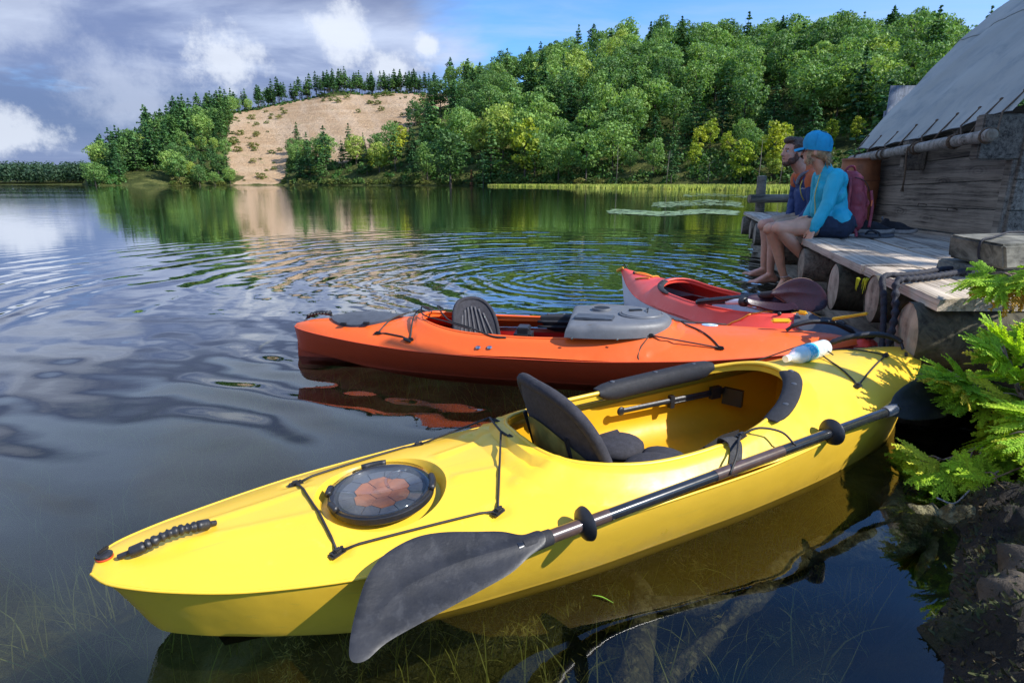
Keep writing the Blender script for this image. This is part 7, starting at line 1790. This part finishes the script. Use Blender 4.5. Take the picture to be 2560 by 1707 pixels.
for pts, dense in BR:
    P = spline([V3(p) for p in pts], 8); m = MB(); k_ = len(P); m.tube(P, [.011 * (1 - .82 * i / (k_ - 1)) for i in range(k_)], 7)
    subs = []
    for i in range(3, k_ - 1, 2):
        for s_ in (-1, 1):
            if R.random() < .60:
                d = (P[i + 1] - P[i - 1]).normalized(); side = d.cross(UP).normalized(); L = R.uniform(.06, .15) * (1.1 - .5 * i / k_)
                q = P[i] + (d * .75 + side * s_ * R.uniform(.4, 1.0) + UP * R.uniform(-.35, .45)).normalized() * L; subs.append((P[i], q, d)); m.tube([P[i], P[i].lerp(q, .5) + UP * .008, q], [.0035, .0028, .0014], 5)
    subs.append((P[-3], P[-1], (P[-1] - P[-3]).normalized()))
    m.build('branch', M_cbark, ced, smooth=3, world=True)
    for p, q, d in subs:
        nf = 2 if cnt < 285 else 0
        for j in range(nf if R.random() < .6 else 1):
            if cnt >= 285: break
            dirn = ((q - p).normalized() + V3((R.uniform(-.35, .2), R.uniform(-.35, .35), R.uniform(-.45, .25)))).normalized(); o = bpy.data.objects.new('spray', FR[R.randrange(5)]); COL.objects.link(o); o.parent = ced
            upv = (UP + V3((R.uniform(-.7, .3), R.uniform(-.9, .2), 0))).normalized(); yv = upv.cross(dirn).normalized(); zv = dirn.cross(yv); sc_ = R.uniform(.8, 1.2)
            Mx = Matrix.Translation(p.lerp(q, R.uniform(.35, .95))) @ Matrix((dirn, yv, zv)).transposed().to_4x4() @ Matrix.Scale(sc_, 4); o.matrix_local = MAT4[ced.name].inverted() @ Mx; cnt += 1
print('SPRAYS', cnt)
for pts in ([(1.60, 1.72, .10), (1.50, 1.70, .04), (1.42, 1.66, .01), (1.36, 1.66, .03)], [(1.75, 1.62, .18), (1.60, 1.60, .11), (1.52, 1.54, .08)]):
    m = MB(); m.tube(spline([V3(p) for p in pts], 6), .0032, 5); m.build('bare_twig', pmat('grey_twig', (.30, .28, .28), .8, .2, 40), ced, smooth=3, world=True)
# ---- moss, roots and leaning dark stump of the bank
def lumpy(name, pts, rad, mat, label, cat, seed, amp=.25, n=22, sub=8, kind=None):
    P = spline([V3(p) for p in pts], sub); m = MB(); k_ = len(P); T = []
    rs = cr([i / (len(rad) - 1) for i in range(len(rad))], rad)
    m.tube(P, [rs(i / (k_ - 1)) for i in range(k_)], n)
    out = []
    for i, v in enumerate(m.v):
        v = V3(v); c_ = P[min(k_ - 1, i // n)]; d = v - c_; f = 1 + amp * noise.noise(v * 9 + V3((seed, 0, 0))) + amp * .6 * noise.noise(v * 24 + V3((seed, 0, 0))) + amp * .35 * noise.noise(v * 60)
        out.append(tuple(c_ + d * f))
    m.v = out; o = m.build(name, mat, smooth=3); tag(o, label, cat, kind=kind); return o
M_root = bpy.data.materials.get('mossy_bank')
lumpy('mossy_stump', [(1.30, 1.12, -.12), (1.38, 1.22, -.02), (1.52, 1.38, .03), (1.72, 1.46, .06), (1.95, 1.5, .08)], [.12, .13, .15, .16, .15], M_root, 'dark mossy stump of roots at the bottom right of the water', 'stump', 3, .2, 30, 12)
lumpy('root', [(1.03, .98, -.03), (1.10, 1.08, .03), (1.22, 1.12, .04), (1.40, 1.20, .05)], [.035, .085, .12, .14], M_cbarkd, 'reddish-black root end reaching into the water at the bottom right corner', 'root', 8, .3, 26, 12)
M_slog = pmat('submerged_bark', (.125, .110, .05), .9, .5, 14, .03, 45, col2=(.27, .24, .12), f2=(.48, .62))
lumpy('submerged_branch', [(.40, 1.33, -.40), (.70, 1.53, -.30), (.961, 1.679, -.20), (1.10, 1.655, -.15), (1.18, 1.62, -.12), (1.324, 1.632, -.06), (1.40, 1.60, -.04), (1.55, 1.52, -.02)], [.02, .028, .036, .045, .052, .060, .072, .08], M_slog, 'waterlogged branch lying under the water from the bank towards the yellow kayak', 'branch', 1, .5, 20, 14)
lumpy('submerged_branch', [(1.19, 1.63, -.14), (1.28, 1.72, -.10), (1.33, 1.80, -.07), (1.38, 1.9, -.05)], [.04, .045, .04, .03], M_slog, 'short stub of a sunken branch pointing at the paddle blade', 'branch', 2, .35, 14, 8)
lumpy('submerged_branch', [(1.24, 1.44, -.25), (1.30, 1.52, -.16), (1.40, 1.56, -.10), (1.6, 1.6, -.05)], [.04, .06, .07, .08], M_slog, 'thick sunken root just in front of the bank', 'branch', 5, .35, 16, 8)
lumpy('submerged_branch', [(.10, .95, -.44), (.22, 1.10, -.40), (.36, 1.38, -.36), (.44, 1.66, -.34), (.42, 1.85, -.40)], [.03, .045, .05, .04, .025], M_slog, 'pale sunken log lying on the bed beside the yellow kayak', 'branch', 7, .3, 16, 8)
lumpy('submerged_branch', [(.40, 1.62, -.33), (.56, 1.56, -.30), (.72, 1.60, -.30)], [.03, .03, .015], M_slog, 'side branch of the pale sunken log', 'branch', 9, .3, 12, 8)
# moss, rootlets and bark flakes roughening the bank
rng = np.random.RandomState(12); V, Fc = [], []
from mathutils.bvhtree import BVHTree
dgs = [bpy.data.objects[n_] for n_ in ('shore_bank', 'mossy_stump', 'root')]; trees_ = [BVHTree.FromPolygons([o_.matrix_world @ v.co for v in o_.data.vertices], [tuple(p.vertices) for p in o_.data.polygons]) for o_ in dgs]
for k in range(26000):
    x, y = rng.uniform(.85, 2.5), rng.uniform(.75, 2.4); best = None
    for T_ in trees_:
        h_ = T_.ray_cast(V3((x, y, 3)), V3((-.35, 0, -1)) if rng.uniform() < .5 else V3((0, 0, -1)))
        if h_[0] is not None and (best is None or h_[0].z > best[0].z): best = h_
    if best is None or best[0].z < .005: continue
    p, n_ = best[0], best[1]; L = rng.uniform(.006, .020); d = (n_ * rng.uniform(.3, 1) + V3(tuple(rng.normal(0, .6, 3)))).normalized(); s_ = d.cross(V3(tuple(rng.normal(0, 1, 3)))).normalized() * rng.uniform(.0012, .005); b0 = len(V)
    V += [tuple(p - s_), tuple(p + s_), tuple(p + d * L + s_ * .4), tuple(p + d * L - s_ * .4)]; Fc.append((b0, b0 + 1, b0 + 2, b0 + 3))
me = bpy.data.meshes.new('bank_moss'); me.from_pydata(V, [], Fc)
put('bank_moss', me, pmat('bank_moss_tufts', (.040, .048, .012), .9, .6, 6, col2=(.13, .085, .04), f2=(.5, .7)), kind='stuff')
# ---- water weeds: blades and feathery tufts rising from the bed
rng = np.random.RandomState(5); V, Fc = [], []; nb2 = 0
for k in range(9000):
    x = rng.uniform(-3.2, 1.5); y = rng.uniform(.7, 4.6)
    if rng.uniform() > .25 + .75 * max(0, min(1, .5 + 1.6 * noise.noise(V3((x * 1.9, y * 1.9, 2.0))))): continue
    z = bedz(x, y); L = rng.uniform(.10, .38) * (1 if y < 3 else .7); a = rng.uniform(0, 6.28); wd = rng.uniform(.0012, .0035); ln = rng.uniform(.2, 1.0); n = 6; base = len(V); s_ = (math.cos(a + 1.57) * wd, math.sin(a + 1.57) * wd); cv = rng.uniform(-1, 1)
    for j in range(n):
        u = j / (n - 1); r_ = L * ln * u**1.5; aa = a + cv * u; px2, py2 = x + math.cos(aa) * r_, y + math.sin(aa) * r_; pz = min(-.02, z + L * (u - .35 * u * u * ln)); t_ = 1 - .85 * u
        V += [(px2 - s_[0] * t_, py2 - s_[1] * t_, pz), (px2 + s_[0] * t_, py2 + s_[1] * t_, pz)]
    for j in range(n - 1): Fc.append((base + 2 * j, base + 2 * j + 1, base + 2 * j + 3, base + 2 * j + 2))
me = bpy.data.meshes.new('water_weeds'); me.from_pydata(V, [], Fc)
put('water_weeds', me, pmat('water_weed', (.36, .38, .08), .7, .5, 2.5, transl=.3, col2=(.55, .52, .20), f2=(.55, .8)), kind='stuff')
V, Fc = [], []
for k in range(150):
    x, y = rng.uniform(-.8, 1.2), rng.uniform(.8, 2.4)
    for j in range(60):
        b0 = len(V); d = rng.normal(0, 1, 3); d /= np.linalg.norm(d); c_ = np.array([x, y, bedz(x, y) + .05]) + d * rng.uniform(.01, .085); e = rng.normal(0, 1, 3); e /= np.linalg.norm(e)
        f_ = np.cross(d, e) * .0022; V += [tuple(c_ - e * .014), tuple(c_ - f_), tuple(c_ + e * .014), tuple(c_ + f_)]; Fc.append((b0, b0 + 1, b0 + 2, b0 + 3))
me = bpy.data.meshes.new('feathery_weed'); me.from_pydata(V, [], Fc)
put('feathery_weed', me, pmat('feathery_weed', (.55, .50, .16), .8, .5, 3, transl=.3), kind='stuff')
# one green grass blade floating by the hull
m = MB(); m.tube(spline([V3((.20, 1.24, .003)), V3((.225, 1.232, .004)), V3((.25, 1.212, .003))], 5), [.0008, .001, .0014, .0018, .002, .002, .0018, .0016, .0012, .0009, .0005][:11], 5, flat=.25); o = m.build('grass_blade', pmat('green_blade', (.20, .42, .04), .5), smooth=3); tag(o, 'single bright green grass blade floating beside the yellow hull', 'grass blade')

# ---- unseen trees added behind the cabin, outside the picture, to shade the dock
R = random.Random(3)
for k, (x, y, s_) in enumerate(((10.5, 3.2, .50), (15.5, 2.4, .78), (14.5, 6.0, .7), (20, 1.0, .95), (13.0, 4.4, .6))):
    o = copy_tree(P_dec[k % 5], (x, y, .5), R.uniform(0, 6), (s_, s_, s_ * .9)); o['label'] = 'unseen broadleaf tree added behind the cabin to shade the dock'; o['group'] = 'unseen shade trees behind the cabin'
